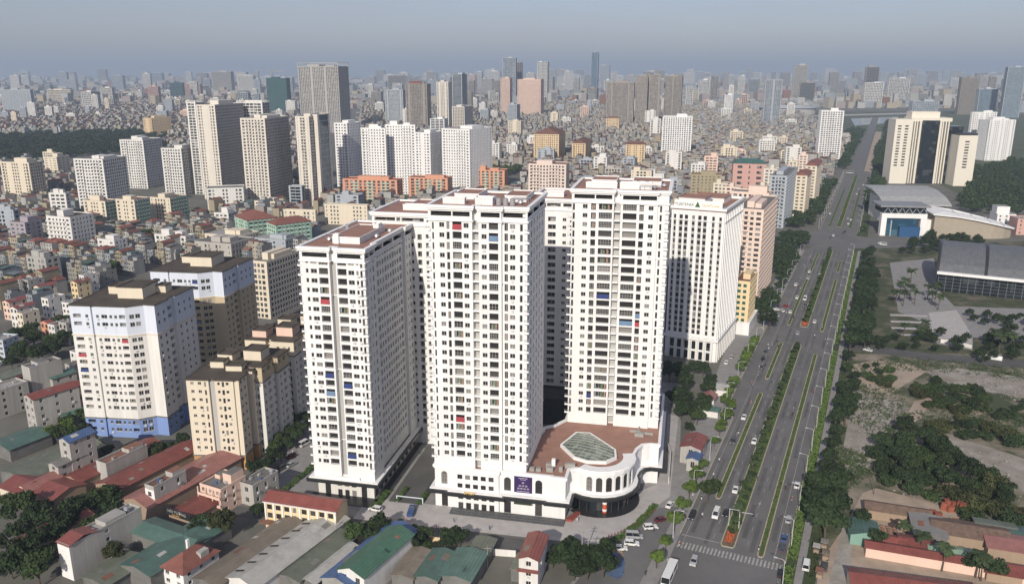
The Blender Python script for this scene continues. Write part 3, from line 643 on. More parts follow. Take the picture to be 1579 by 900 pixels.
# ------------------------------------------------------------------ older apartment blocks west of the complex
def apt(name, label, cat, loc, th, plan, bands, ztop, rows, ecols, objk, deck, rooms, roommat, mats, eave=.5, join=None):
    """bands: (z0, z1, wall material index) stacked; openings repeat on ROWS"""
    root = thing(name, label, cat, (*loc, 0), th); W, J = MB(), MB(); R = random.Random(len(label))
    for k, org, dd, L in edges(plan):
        for (z0, z1, wm) in bands:
            rr = [z for z in rows if z0 - .01 <= z and z + 2.9 <= z1 + .3]
            facade(W, J, root, org, dd, L, z0, z1, rr, ecols.get(k, []) if rr else [], k in objk, wm, R)
    W.build('wall', mats, root)
    if J.f: tag(J.build('window_row', [GLASSJ, FRAME], root), kind='stuff')
    b = MB(); b.ring(plan, eave, -.3, ztop, ztop + .35); b.face([(x, y, ztop + .2) for x, y in offset(plan, -.25)]); b.build('roof', deck, root)
    for (z0, z1, wm) in bands[1:]:
        b = MB(); b.ring(plan, .3, -.02, z0 - .2, z0 + .2); b.build('string_course', roommat if wm else CONCD, root)
    for (x0, y0, x1, y1, h) in rooms:
        q = MB(); q.box(x0, y0, ztop + .2, x1, y1, ztop + h, 0, mt=1); q.ring([(x0, y0), (x1, y0), (x1, y1), (x0, y1)], .3, -.2, ztop + h, ztop + h + .3, 1); q.build('roof_room', [roommat, deck], root)
    xs = [p[0] for p in plan]; ys = [p[1] for p in plan]; keepout(loc, th, min(xs), min(ys), max(xs), max(ys), 3)
    return root
planL = [(0, 0), (8.6, 0), (8.6, .7), (9.9, .7), (9.9, 0), (22.6, 0), (27.9, 3.9), (32.8, 3.2), (33.6, 11), (32.6, 11), (32.6, 17), (33.6, 17), (34.4, 31), (0, 31)]
lrows = [1.6 + 3.13 * k for k in range(16)]
lc = {0: [(1.2, 4.4, .95, 2.5, 'log'), (6.2, 7.4, 1, 2.3, 'win')], 4: [(.7, 1.8, 1, 2.3, 'win'), (2.8, 5.2, .95, 2.4, 'win'), (6.1, 7.2, 1, 2.3, 'win'), (8.1, 9.2, 1, 2.3, 'win'), (10.0, 12.5, .95, 2.5, 'log')],
      5: [(1.3, 3.0, .7, 2.4, 'win'), (3.4, 5.1, .7, 2.4, 'win')], 7: [(1.4, 2.6, 1, 2.3, 'win'), (4.8, 6.0, 1, 2.3, 'win')], 9: [(1.2, 4.6, .9, 2.5, 'log')], 11: [(2, 3.2, 1, 2.3, 'win'), (6, 7.2, 1, 2.3, 'win'), (10, 11.2, 1, 2.3, 'win')]}
apt('apartment_block', 'white apartment block with pale blue top floors, strong blue base and brown roof', 'apartment block', G(135.5, 671), rad(-6), planL, [(0, 8.0, 2), (8.0, 42.6, 0), (42.6, 54.3, 1)], 54.3, lrows, lc, (0, 4, 5, 7),
    TARROOF, [(6, 17, 12.5, 24, 3.2), (13.5, 11, 24, 23, 4.6), (24, 21, 28, 26, 3.0)], CREAM, [WHITE2, PALEBLUE, BLUEW])
apt('apartment_block', 'tan apartment block with white and pale blue top floors behind the blue-based one', 'apartment block', G(231, 418, 54.3), rad(-8), planL, [(0, 42.6, 0), (42.6, 54.3, 1)], 54.3, lrows, lc, (0, 4, 5),
    TARROOF, [(6, 17, 12.5, 24, 3.2), (13.5, 11, 24, 23, 4.6)], CREAM, [TAN, PALEBLUE])
planB = [(0, 0), (8.2, 0), (8.2, .9), (10.4, .9), (10.4, 0), (17.2, 0), (17.2, .6), (19, .6), (19.4, 7), (18.2, 7), (18.2, 10), (20.4, 10), (20.4, 22), (0, 22)]
brow = [.8 + 3.12 * k for k in range(11)]
bc = {0: [(1.6, 2.8, 1.1, 2.2, 'win'), (4.3, 5.5, 1.1, 2.2, 'win'), (6.6, 7.3, .3, 2.3, 'door')], 4: [(1.0, 1.9, 1.1, 2.2, 'win'), (2.6, 3.5, .4, 2.4, 'door'), (4.1, 5.1, 1.1, 2.2, 'win')],
      7: [(1.2, 2.3, 1, 2.2, 'win'), (4, 5.2, 1, 2.2, 'win')], 11: [(1.2, 2.4, 1, 2.2, 'win'), (4.4, 6.6, .9, 2.5, 'log'), (8.6, 9.8, 1, 2.2, 'win')]}
bl = apt('apartment_block', 'cream slab of flats with brown base and grey strip, first of a stepped row', 'apartment block', (-116.4, 272.0), rad(-3.5), planB, [(0, 5.6, 1), (5.6, 34.9, 0)], 34.9, brow, bc, (0, 4),
    TARROOF, [(4, 12, 9, 20, 2.6), (11, 9, 17, 14, 2.2)], CREAM, [CREAM, OCHRE])
b = MB(); b.face([(8.25, .86, .3), (10.35, .86, .3), (10.35, .86, 34.5), (8.25, .86, 34.5)]); b.build('recess_panel', GREYW, bl)
planB2 = [(0, 0), (9, 0), (9, 2), (12, 2), (12, 0), (21, 0), (21, 6), (19.4, 6), (19.4, 11), (22, 11), (22, 20), (0, 20)]
for i, (px, py, z, lab) in enumerate([(330, 553, 35.6, 'grey and cream flats stepping up behind the cream slab with brown base'), (385, 515, 36.5, 'cream and brown flats with tan roof rooms, third of the stepped row'), (425, 497, 36.5, 'last flats of the stepped row, tan roof room against the white tower')]):
    apt('apartment_block', lab, 'apartment block', G(px - 8, py + 8, z), rad(-10), planB2, [(0, z - 6, 1), (z - 6, z, 0)], z, [.8 + 3.12 * k for k in range(11)], {k: bc[11] for k in (5, 9)} | {0: bc[0], 4: bc[0], 7: [(1, 3.4, .9, 2.4, 'log')]}, (),
        TARROOF, [(2, 3, 8, 9, 3.0), (11, 6, 18, 13, 4.0)], [CREAM, PINK, CREAM][i], [CREAM if i else TAN, WHITE2])
    
# ------------------------------------------------------------------ towers of the wider city
def gt(label, xl, xc, xr, yt, yb, wall, glass=GLASSF, th=-12.0, fh=3.2, pitch=3.4, pw=1.3, bh=1.35, roof=CONC, name='apartment_tower', cat='tower', group=None, side=1, dmin=12.0, corner=1.8,
       par=1.0, rooms=1, balc=(), crown=None, base=None, vert=False, sidewall=None, dmax=85.0, keep=True, roofshape=None, mix=True, balcmat=None):
    """tower whose near corner, front and flank are read from the photograph; the distance comes from the row where it meets the ground"""
    Y = G(xc, yb)[1]; zt = ZAT(yt, Y); t = rad(th); d1 = (math.cos(t), math.sin(t)); d2 = (-math.sin(t), math.cos(t))
    X = XAT(xc, Y, zt)
    def reach(xp, d, sg):      # metres from the corner along d until the top edge meets column xp
        k = (xp - CX) / FPX; num = X - k * (Y * CP - (zt - HC) * SP); den = k * d[1] * CP - d[0]
        return num / den if abs(den) > 1e-6 else 0
    if side > 0:
        W_ = abs(reach(xl, d1, -1)); D_ = reach(xr, d2, 1) if xr > xc else 0
        ox, oy = X - W_ * d1[0], Y - W_ * d1[1]
    else:
        W_ = abs(reach(xr, d1, 1)); D_ = reach(xl, d2, 1) if xl < xc else 0
        ox, oy = X, Y
    if not (2 < D_ < dmax): D_ = min(dmax, max(dmin, W_ * .6))
    far = Y > 3000
    if far: fh, pitch = fh * 2, pitch * 1.8
    root = thing(name, label, cat, (ox, oy, 0), t, group)
    P = [(0, 0), (W_, 0), (W_, D_), (0, D_)]; ins = .35
    g = MB(); g.prism(offset(P, -ins), 0, zt - .5, 0); g.build('glazing', glass, root)
    w_ = MB(); n = max(2, int(zt / fh)); h = zt / n
    for k in range(n + 1):
        if vert and 0 < k < n: w_.ring(P, -.12, -ins - .05, k * h - bh * .35, k * h + bh * .35); continue
        z0, z1 = max(0, k * h - bh / 2), min(zt, k * h + bh / 2)
        if k == n: z1 = zt + par
        w_.ring(P, 0, -ins - .05, z0, z1)
    m_s = 1 if sidewall else 0
    for (L, f) in ((W_, lambda s, e: (s, -.03, e, ins)), (W_, lambda s, e: (s, D_ - ins, e, D_ + .03))):
        m = max(1, int(round((L - 2 * corner) / pitch)))
        for k in range(m + 1):
            s = corner + k * (L - 2 * corner) / m; a, e = (-.03, corner) if k == 0 else (L - corner, L + .03) if k == m else (s - pw / 2, s + pw / 2)
            x0, y0, x1, y1 = f(a, e); w_.box(x0, y0, 0, x1, y1, zt + par - .02, 0)
    m = max(1, int(round((D_ - 2 * corner) / pitch)))
    for (xa, xb) in ((-.035, ins), (W_ - ins, W_ + .035)):
        for k in range(m + 1):
            s = corner + k * (D_ - 2 * corner) / m; a, e = (.0, corner) if k == 0 else (D_ - corner, D_) if k == m else (s - pw / 2, s + pw / 2)
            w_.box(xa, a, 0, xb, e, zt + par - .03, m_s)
    RB = random.Random(int(xl * 7 + yt * 3)); mc = max(1, int(round((W_ - 2 * corner) / pitch)))
    if Y < 2300 and mc >= 4 and not balc and mix:      # some bays blank, some with stacked balconies, mirrored about the middle
        tp = [RB.choice(('w', 'w', 'w', 'b', 'x')) for _ in range((mc + 1) // 2)]; tp = tp + tp[::-1][mc % 2:]
        for k2, ty in enumerate(tp[:mc]):
            sa = corner + k2 * (W_ - 2 * corner) / mc + pw / 2 - .05; sb = corner + (k2 + 1) * (W_ - 2 * corner) / mc - pw / 2 + .05
            if ty == 'x': w_.box(sa, .02, 0, sb, ins + .02, zt, 0)
            elif ty == 'b':
                for k in range(1, n): w_.box(sa - .3, -.85, k * h - .12, sb + .3, .0, k * h + .85, 0, True)
    for (s0, s1) in balc:      # stacked projecting balconies, as fractions of the front
        bb = MB() if balcmat else w_
        for k in range(1, n): bb.box(s0 * W_, -1.0, k * h - .15, s1 * W_, -.03, k * h + .95, 0, True)
        if balcmat: tag(bb.build('balcony_stack', balcmat, root), kind='stuff')
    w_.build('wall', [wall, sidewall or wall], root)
    r = MB()
    if roofshape == 'hip':
        o = offset(P, .8); c = min(W_, D_) * .35; q = [(c, D_ / 2), (W_ - c, D_ / 2)] if W_ > D_ else [(W_ / 2, c), (W_ / 2, D_ - c)]; z0, z1 = zt + par, zt + par + min(W_, D_) * .22
        if W_ > D_: F = [(o[0], o[1], q[1], q[0]), (o[2], o[3], q[0], q[1]), (o[1], o[2], q[1]), (o[3], o[0], q[0])]
        else: F = [(o[1], o[2], q[1], q[0]), (o[3], o[0], q[0], q[1]), (o[0], o[1], q[0]), (o[2], o[3], q[1])]
        for f in F: r.face([(*p, z1 if p in q else z0) for p in f])
    else: r.face([(*p, zt + par * .3) for p in offset(P, -ins)])
    r.build('roof', roof, root)
    R = random.Random(int(xl * 13 + yt))
    for k in range(rooms):
        lx, ly = W_ * R.uniform(.25, .5), D_ * R.uniform(.35, .6); x0, y0 = R.uniform(.1, .5) * W_, R.uniform(.15, .35) * D_; hh = R.uniform(2.2, 4.2) if not far else R.uniform(3, 7)
        if k: x0 = W_ * .6; lx = W_ * .22; hh *= .7
        q = MB(); q.box(x0, y0, zt + par * .3, min(W_ - .8, x0 + lx), y0 + ly, zt + hh + par, 0); q.build('roof_room', wall, root)
    if crown:
        q = MB(); o = offset(P, crown[1])
        q.ring(P, crown[1], -.6, zt + crown[0] - .8, zt + crown[0])
        for (x, y) in offset(P, -.5): q.obox(x, y, zt, 1.4, 1.4, crown[0] - .8)
        nn = max(2, int(W_ / 5))
        for k in range(nn + 1):
            for y in (0.2, D_ - .2): q.obox(k * W_ / nn, y, zt, .7, .7, crown[0] - .8)
        q.build('crown', wall, root)
    if base:
        q = MB(); ex, hb, mb = base; q.box(-ex, -ex, 0, W_ + ex, D_ + ex, hb, 0); q.ring([(-ex, -ex), (W_ + ex, -ex), (W_ + ex, D_ + ex), (-ex, D_ + ex)], .3, -.3, hb, hb + .6); q.build('plinth_block', mb, root)
    if keep: keepout((ox, oy), t, 0, 0, W_, D_, 4)
    root['dims'] = '%.0f %.0f %.0f' % (W_, D_, zt)
    return root
STAINW_ = mat('old_stained_wall', (.40, .39, .36), .9, .25, .3, streak=True)
IV = mat('ivory_render', (.66, .61, .53), .8, .12, .2, streak=True)
IVG = mat('warm_grey_and_flank_shade', (.44, .41, .37), .8, .14, .2, streak=True)  # warm grey walls; as a sidewall, shade put into the flank colour
BG = mat('beige_render', (.66, .50, .31), .8, .1, .2, streak=True)
SBR = mat('stone_brown', (.30, .265, .23), .8, .16, .2, streak=True)
CGRY = mat('cool_grey_render', (.38, .41, .44), .8, .1, .2, streak=True)
TEAL = mat('green_netting', (.035, .085, .085), .9, .2, .1)
GREENROOF = mat('green_metal_roof', (.055, .13, .11), .6, .2, .2)
# --- left and centre, near to far
gt('grey-white flats with corner balconies beside the brown-roofed slabs', 113, 158, 194, 247, 332, WHITE2, balc=((.1, .3), (.6, .85)), pitch=3.2, rooms=2, roof=CONCD)
gt('grey-white flats standing behind the balconied block, by the wood', 184, 220, 249, 217, 291, WHITE2, balc=((.12, .3), (.62, .85)), pitch=3.2, rooms=2, roof=CONCD)
gt('lower grey-white flats squeezed between a tall ivory tower and a balconied block', 248, 279, 307, 230, 302, WHITE2, balc=((.15, .35),), pitch=3.2, rooms=2, roof=CONCD)
gt('tall ivory apartment tower with blank stair wall and shaded flank', 302, 331, 375, 163, 308, IV, pitch=2.9, pw=1.5, sidewall=IVG, rooms=1, vert=False)  # flanks coloured darker than the ivory front, shade painted in
gt('slim white-framed tower end standing behind the tall ivory tower', 287, 301, 316, 159, 300, WHITE2, pitch=4.6, pw=.7, bh=.9, rooms=0, crown=(2.5, .4))
gt('white-crowned tower end showing beyond the tall ivory tower', 365, 404, 416, 159, 296, WHITE2, pitch=4.6, pw=.7, bh=.9, rooms=0, crown=(2.5, .4))
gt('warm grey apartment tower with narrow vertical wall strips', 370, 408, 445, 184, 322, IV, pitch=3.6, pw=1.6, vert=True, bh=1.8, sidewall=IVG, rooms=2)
gt('beige gridded tower flank beside the blue glass strip', 455, 476, 477, 181, 318, IV, pitch=3.0, pw=.8, bh=1.2, rooms=1, dmin=20)
gt('narrow tower with blank ivory front and blue glass flank', 473, 489, 508, 178, 316, IV, GLASSB, pitch=30, pw=.3, bh=.5, corner=4.5, rooms=0, fh=6, dmin=18)
gt('low dark glass office below the warm grey apartment tower', 445, 465, 470, 288, 322, CGRY, GLASSD, pitch=5, pw=.3, bh=.9, rooms=0, name='office_building', cat='office building')
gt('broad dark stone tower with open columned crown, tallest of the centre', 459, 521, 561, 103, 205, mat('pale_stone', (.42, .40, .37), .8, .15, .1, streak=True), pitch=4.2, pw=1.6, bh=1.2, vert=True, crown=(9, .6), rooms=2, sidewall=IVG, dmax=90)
for i, (a, c, e, yt, yb) in enumerate([(515, 535, 557, 191, 300), (556, 594, 595, 199, 303), (594, 640, 641, 194, 300), (639, 663, 681, 206, 302), (681, 724, 759, 201, 306)]):
    gt(['narrow white block first of the white row, with shaded flank', 'white block with projecting framed balconies in the white row', 'tallest white block of the white row, with stair notch', 'short white block ending the joined white row', 'white block standing alone past the white row'][i], a, c, e, yt, yb, WHITE,
       pitch=3.3, pw=1.9, bh=1.7, rooms=2, roof=CONC, th=-22 if i in (0, 3) else -30 if i == 4 else -12, balc=(((.02, .3),) if i in (1,) else ((.55, .85),) if i in (2, 4) else ()))
for i, (a, c, e, yt, yb) in enumerate([(528, 612, 628, 279, 318), (630, 690, 698, 276, 314), (719, 778, 797, 264, 304)]):
    gt(['orange and mint walk-up flats behind the white tower roofs, longest of three', 'orange and mint walk-up flats, middle one of three', 'orange and mint walk-up flats standing apart by the dark trees'][i], a, c, e, yt, yb, ORANGE, pitch=5.2, pw=2.4, bh=1.1, rooms=2, roof=REDTILE, corner=2.6, balc=((.17, .3), (.44, .58), (.72, .86)), dmax=18, balcmat=MINT)
gt('pinkish apartment block with white balconies behind the complex', 815, 873, 886, 255, 330, mat('pale_pink_render', (.70, .58, .50), .8, .1, .2, streak=True), pitch=3.2, pw=1.5, rooms=1, roof=REDTILE, balc=((.08, .3), (.55, .8)), dmax=24)
gt('beige flats with brown hipped roof, largest of three in the low quarter', 823, 862, 872, 208, 256, BG, pitch=3.2, pw=1.7, bh=1.6, roof=RUST, roofshape='hip', rooms=0)
gt('beige flats with pediment, narrowest of three in the low quarter', 882, 903, 912, 222, 259, BG, pitch=3.2, pw=1.7, bh=1.6, roof=RUST, roofshape='hip', rooms=0)
gt('beige flats with brown hipped roof next to the round-cornered white tower', 965, 995, 1007, 224, 262, BG, pitch=3.2, pw=1.7, bh=1.6, roof=RUST, roofshape='hip', rooms=0)
gt('white tower with ribbed front over a dark colonnade', 1022, 1068, 1079, 181, 248, WHITE, pitch=3.6, pw=1.6, vert=True, bh=1.7, rooms=2, base=(5, 9, CGRY))
gt('small cream flats with brown roof in the low quarter by dark trees', 935, 955, 962, 183, 206, BG, pitch=3.2, pw=1.7, rooms=0, roof=RUST, roofshape='hip')
# --- right of the complex
FX = (81.0, 394.5)
gt5 = (-27.0)
rows5 = [13.0 + 3.05 * k for k in range(20)]
pl5 = [(0, 0), (26, 0), (26, 44), (0, 44)]
c5 = [(1.2, 2.3, .5, 2.5, 'dwin'), (4.0, 5.6, .5, 2.5, 'dwin'), (6.6, 8.2, .5, 2.5, 'dwin'), (10.2, 11.6, .7, 2.4, 'dwin'), (13.2, 14.8, .5, 2.5, 'dwin'), (15.8, 17.4, .5, 2.5, 'dwin'), (20.0, 21.2, .5, 2.5, 'dwin'), (23.4, 24.6, .7, 2.4, 'dwin')]
t5 = apt('apartment_tower', 'white ribbed tower with a green tree emblem on its roof sign', 'apartment tower', (78.6, 396.6), rad(-26.5), pl5, [(0, 11.6, 0), (11.6, 76.0, 0)], 76.0, rows5,
         {0: c5, 1: [(1.5 + 4.1 * i, 3.1 + 4.1 * i, .5, 2.5, 'win') for i in range(10)], 3: []}, (0,), TERRA, [(2, 4, 15, 18, 5.2), (16.5, 3.4, 23.5, 12, 2.2), (4, 24, 20, 40, 3.0)], WHITE, [WHITE])
q = MB()
for (s0, s1, a0, a1, _k) in c5:
    for z in rows5[:-1]: q.face([(s0, -.02, z + a1 + .03), (s1, -.02, z + a1 + .03), (s1, -.02, z + 3.05 + a0 - .03), (s0, -.02, z + 3.05 + a0 - .03)])
tag(q.build('spandrel_panel', GREYW, t5), kind='stuff')
for s in (.2, 3.0, 8.9, 12.3, 18.2, 22.0, 25.2):
    q = MB(); q.box(s, -.55, 11.8, s + .75, -.03, 75.5, 0); q.build('rib', TRIM, t5)
for s in [1 + 4.1 * i for i in range(11)]:
    q = MB(); q.box(26.03, s - .5, 11.8, 26.5, s + .1, 75.5, 0); q.build('rib', TRIM, t5)
for nm, a_, b_, za, zb in (('cornice', .8, -.5, 76.4, 77.6), ('string_course', .5, -.02, 70.9, 71.2), ('base_cornice', 1.0, -.02, 10.8, 11.8)): q = MB(); q.ring(pl5, a_, b_, za, zb); q.build(nm, TRIM, t5)
q = MB()
for i in range(7): q.box(1.2 + 3.7 * i, -.9, 0, 2.2 + 3.7 * i, -.04, 10.7, 0)
for i in range(11): q.box(26.04, .8 + 4.1 * i, 0, 26.9, 1.8 + 4.1 * i, 10.7, 0)
q.build('base_columns', WHITE2, t5)
q = MB()
for i in range(6):
    for z in (.3, 5.6): q.box(2.6 + 3.7 * i, -.12, z, 4.5 + 3.7 * i, -.035, z + 4.2, 0)
q.build('base_window', GLASSD, t5)
q = MB(); q.box(1.2, -.6, 76.9, 24.6, -.3, 80.9, 0, True); sg = q.build('sign_board', TRIM, t5)
q = MB(); q.face([(11.4, -.66, 77.6), (14.0, -.66, 77.6), (12.7, -.66, 80.4)]); q.build('tree_emblem', mat('emblem_green', (.05, .13, .03), .6, .2, 1), sg)
text('sign_lettering', 'TUSCENIX', 1.9, (6.2, -.66, 78.0), (rad(90), 0, 0), mat('sign_dark_green', (.03, .06, .03), .6, .2, 1), sg, .03, 1.05)
text('sign_lettering', 'GoldTower', 1.9, (19.2, -.66, 78.0), (rad(90), 0, 0), mat('sign_gold', (.65, .42, .10), .6, .2, 1), sg, .03, .95)
wing = apt('apartment_tower', 'cream-white wing set back beside the ribbed tower, round emblem at its top', 'apartment tower', (66.0, 408.5), rad(-26.5), [(0, 0), (13.4, 0), (13.4, 40), (0, 40)], [(0, 11.6, 0), (11.6, 66.0, 0)], 66.0, rows5[:17], {0: [(2.2, 3.6, .5, 2.5, 'dwin'), (6.4, 7.6, .5, 2.5, 'dwin'), (9.6, 10.8, .5, 2.5, 'dwin')]}, (0,), CONCD, [(2, 4, 9, 20, 3)], WHITE2, [WHITE2])
q = MB(); q.bar((4.5, -.12, 63.6), (4.5, -.02, 63.6), 1.0, 14); q.build('round_emblem', CONC, wing)
for s in (.4, 4.6, 8.4, 12.2): q = MB(); q.box(s, -.5, 11.8, s + .7, -.03, 65.5, 0); q.build('rib', TRIM, wing)
PK = mat('salmon_render', (.73, .58, .485), .8, .08, .2, streak=True)
gt('salmon pink tower beside the avenue trees with white stacked balconies', 1134, 1178, 1200, 326, 468, PK, th=-25, pitch=3.2, pw=1.5, bh=1.5, balc=((.3, .5),), rooms=2, roof=CONCD, corner=1.4, dmax=70)
gt('salmon pink tower half hidden behind its twin, flat brown roof', 1128, 1186, 1203, 300, 430, PK, th=-25, pitch=3.2, pw=1.5, bh=1.5, balc=((.3, .5),), rooms=2, roof=CONCD, corner=1.4, dmax=30)
sy = gt('little yellow office block with green glass on a white base', 1133, 1157, 1168, 437, 516, YELLOW, glassmat('green_glass', (.03, .10, .09), (.04, .13, .11), (.10, .2, .17), cell=3), th=-25, pitch=2.2, pw=1.2, bh=1.5, rooms=1, roof=REDTILE, base=(1.4, 7.0, WHITE), name='office_building', cat='office building', dmin=9)
gt('grey apartment slab with white balcony rows facing the avenue junction', 1188, 1214, 1230, 273, 352, CGRY, th=-25, pitch=3.2, pw=1.2, bh=1.4, balc=((.35, .75),), roof=CONCD)
gt('cream flats with red hipped roof, taller of two by the avenue', 1243, 1260, 1268, 257, 318, CREAM, th=-25, pitch=3.4, pw=2.1, bh=1.8, roof=REDTILE, roofshape='hip', rooms=0)
gt('cream flats with red hipped roof, shorter of two by the avenue', 1227, 1245, 1252, 272, 334, CREAM, th=-25, pitch=3.4, pw=2.1, bh=1.8, roof=REDTILE, roofshape='hip', rooms=0)
gt('olive-tan office block with flat brown roof behind the ribbed tower', 1066, 1113, 1122, 271, 318, mat('olive_tan', (.34, .29, .19), .8, .12, .2, streak=True), th=-12, pitch=4.0, pw=2.4, bh=2.2, roof=RUST, rooms=1, name='office_building', cat='office building')
gt('dusky pink hall with green metal roof and few windows', 1131, 1182, 1191, 254, 304, ROSE, th=-12, pitch=9.0, pw=7.2, bh=3.2, fh=6, roof=GREENROOF, roofshape='hip', rooms=0, name='office_building', cat='office building', corner=5)
gt('slim white tower with glass edge and balcony stack beyond the avenue end', 1267, 1302, 1309, 172, 254, WHITE, pitch=3.8, pw=1.2, bh=1.3, balc=((.35, .62),), rooms=1, th=-8, base=(4, 6, OCHRE))
gt('white twin slab tower past the bank building, farther of two', 1497, 1500, 1538, 174, 242, WHITE, th=6, side=-1, pitch=3.2, pw=1.7, bh=1.5, rooms=2)
gt('white twin slab tower past the bank building, nearer of two', 1509, 1527, 1567, 186, 248, WHITE, th=6, side=-1, pitch=3.2, pw=1.7, bh=1.5, rooms=2)
gt('white grid tower standing alone by the meadow', 1180, 1181, 1207, 123, 196, CGRY, GLASSG, th=4, side=-1, pitch=4.5, pw=.8, bh=1.2, rooms=0)
gt('pale cream slab at the edge of the dense quarter, close to the wood', 0, 44, 66, 252, 318, CREAM, th=-14, pitch=3.0, pw=1.3, bh=1.4, roof=CONCD, rooms=2)
gt('small cream block with round stair bay beside the wood', 67, 87, 107, 243, 276, CREAM, th=-14, pitch=6, pw=3.6, bh=2.2, roof=CONCD, rooms=1)
gt('beige slab flats in the low quarter before the wood', 220, 233, 263, 183, 212, BG, th=-30, pitch=4, pw=2.2, bh=1.8, roof=CONCD, rooms=1)
# low slabs, school and offices left of the complex
gt('cream walk-up slab with dark green stair fronts and red roof edge, first of three', 128, 162, 180, 312, 356, CREAM, th=-20, pitch=3.2, pw=1.6, bh=1.5, roof=RUST, sidewall=GREENW, rooms=1, dmax=30)
gt('cream walk-up slab with dark green stair fronts and red roof edge, middle of three', 178, 207, 231, 310, 362, CREAM, th=-20, pitch=3.2, pw=1.6, bh=1.5, roof=RUST, sidewall=GREENW, rooms=1, dmax=30)
gt('cream walk-up slab with dark green stair fronts, nearest the grassy trees', 231, 262, 289, 307, 352, CREAM, th=-20, pitch=3.2, pw=1.6, bh=1.5, roof=TARROOF, sidewall=GREENW, rooms=1, dmax=30)
gt('long white six-storey slab with dark roof edge at the foot of the tall towers', 297, 318, 375, 292, 330, WHITE2, th=14, side=-1, pitch=3.2, pw=1.5, bh=1.4, roof=CONCD, rooms=0, dmax=30)
gt('white corner office with balcony bands above the dense roofs', 71, 108, 144, 337, 396, WHITE2, th=-20, pitch=3.4, pw=1.8, bh=1.9, roof=TARROOF, rooms=1, balc=((.0, .8),), dmax=26, name='office_building', cat='office building')
gt('mauve grey block with maroon roof beside the white corner office', 14, 38, 64, 345, 388, mat('mauve_render', (.34, .31, .34), .8, .12, .2, streak=True), th=-20, pitch=4.2, pw=2.9, bh=2.0, roof=RUST, rooms=1, dmax=30)
gt('teal school wing with long terracotta roof, farther of two', 362, 381, 428, 342, 374, MINT, th=-52, pitch=3.6, pw=1.0, bh=1.5, roof=REDTILE, rooms=0, sidewall=GREENW, roofshape='hip', name='school_building', cat='school')
gt('teal school wing with long terracotta roof, nearer the white tower', 411, 425, 480, 349, 386, MINT, th=-52, pitch=3.6, pw=1.0, bh=1.5, roof=REDTILE, rooms=0, sidewall=GREENW, roofshape='hip', name='school_building', cat='school')
gt('long cream three-storey office with grey roof behind the school', 437, 486, 489, 326, 352, CREAM, th=-12, pitch=3.4, pw=1.7, bh=1.8, roof=CONCD, rooms=0, name='office_building', cat='office building', dmax=16)
gt('long cream three-storey office with grey roof, next to the white tower roof', 500, 566, 570, 318, 348, CREAM, th=-12, pitch=3.4, pw=1.7, bh=1.8, roof=CONCD, rooms=0, name='office_building', cat='office building', dmax=16)
gt('tan ten-storey flats with balcony bands behind the stepped row', 386, 411, 462, 406, 492, CREAM, th=-20, pitch=2.8, pw=.9, bh=1.2, roof=CONCD, rooms=2, sidewall=IVG, dmax=36)  # greyer sidewall colour stands in for shade on the flank
for i, (a, c, e, yt, yb, wl, rf) in enumerate([(1118, 1142, 1150, 290, 345, PK, CONCD), (1168, 1182, 1190, 288, 345, CREAM, REDTILE), (1205, 1222, 1230, 262, 322, PINK, CONCD), (1178, 1200, 1208, 262, 330, IV, RUST), (1216, 1230, 1236, 250, 300, CREAM, REDTILE), (1232, 1246, 1252, 240, 284, PK, CONCD), (1100, 1122, 1130, 284, 330, CREAM, CONCD)]):
    gt(['salmon block tucked behind the ribbed tower', 'cream red-roofed block between the salmon towers and the grey slab', 'pink block above the cream red-roofed flats', 'ivory brown-roofed block behind the grey slab', 'small cream block with red roof far along the avenue', 'salmon block farthest along the avenue row', 'cream block peeping over the roof sign of the ribbed tower'][i], a, c, e, yt, yb, wl, th=-25, pitch=3.3, pw=1.6, bh=1.6, roof=rf, rooms=1, dmax=24)
for i, (a, c, e, yt, yb, wl, th_) in enumerate([(300, 356, 392, 378, 402, IVG, -20), (316, 372, 400, 366, 388, CREAM, -20), (388, 440, 462, 372, 392, CGRY, -20), (238, 286, 300, 366, 388, WHITE2, -20), (150, 176, 196, 372, 404, WHITE2, -22), (40, 70, 92, 400, 440, STAINW_, -24), (330, 352, 366, 330, 352, WHITE2, -14), (392, 424, 436, 312, 332, CREAM, -14)]):
    gt(['long low warm grey institute with flat roof behind the tan block', 'long low cream institute roof just beyond the warm grey one', 'low cool grey institute roof next to the white tower', 'low white block by the walk-up slabs', 'white five-storey block among the tree-dotted houses', 'stained grey block above the small dark wood', 'small white block near the foot of the tall towers', 'cream row block before the warm grey apartment tower'][i], a, c, e, yt, yb, wl, th=th_, pitch=3.4, pw=1.6, bh=1.7, roof=(CONCD, CONC, CONC, CONC, CONCD, CONCD, CONC, CONCD)[i], rooms=2, name='low_block', cat='building', dmax=34)
# bank tower group with projecting wings and dark centre
Yb = G(1372, 283)[1]; zb_ = ZAT(184, Yb); xb = XAT(1382, Yb, zb_); IVB = mat('bank_ivory', (.70, .65, .55), .75, .06, .2, streak=True)
bk = thing('bank_tower', 'ivory bank tower with dark glass centre between windowed wings', 'office tower', (xb, Yb, 0), rad(-5)); sc_ = (XAT(1487, Yb, zb_) - xb) / 100.0
def bkbox(nm, x0, y0, x1, y1, z1, m, z0=0): q = MB(); q.box(x0 * sc_, y0 * sc_, z0, x1 * sc_, y1 * sc_, z1, 0); return q.build(nm, m, bk)
W, J = MB(), MB(); rk = [22 + 3.55 * i for i in range(int((zb_ - 26) / 3.55))]
facade(W, J, bk, (0, 0), (1, 0), 24 * sc_, 0, zb_, rk, [(4 * sc_, 9 * sc_, .8, 2.6, 'dwin'), (14 * sc_, 19 * sc_, .8, 2.6, 'dwin')], True)
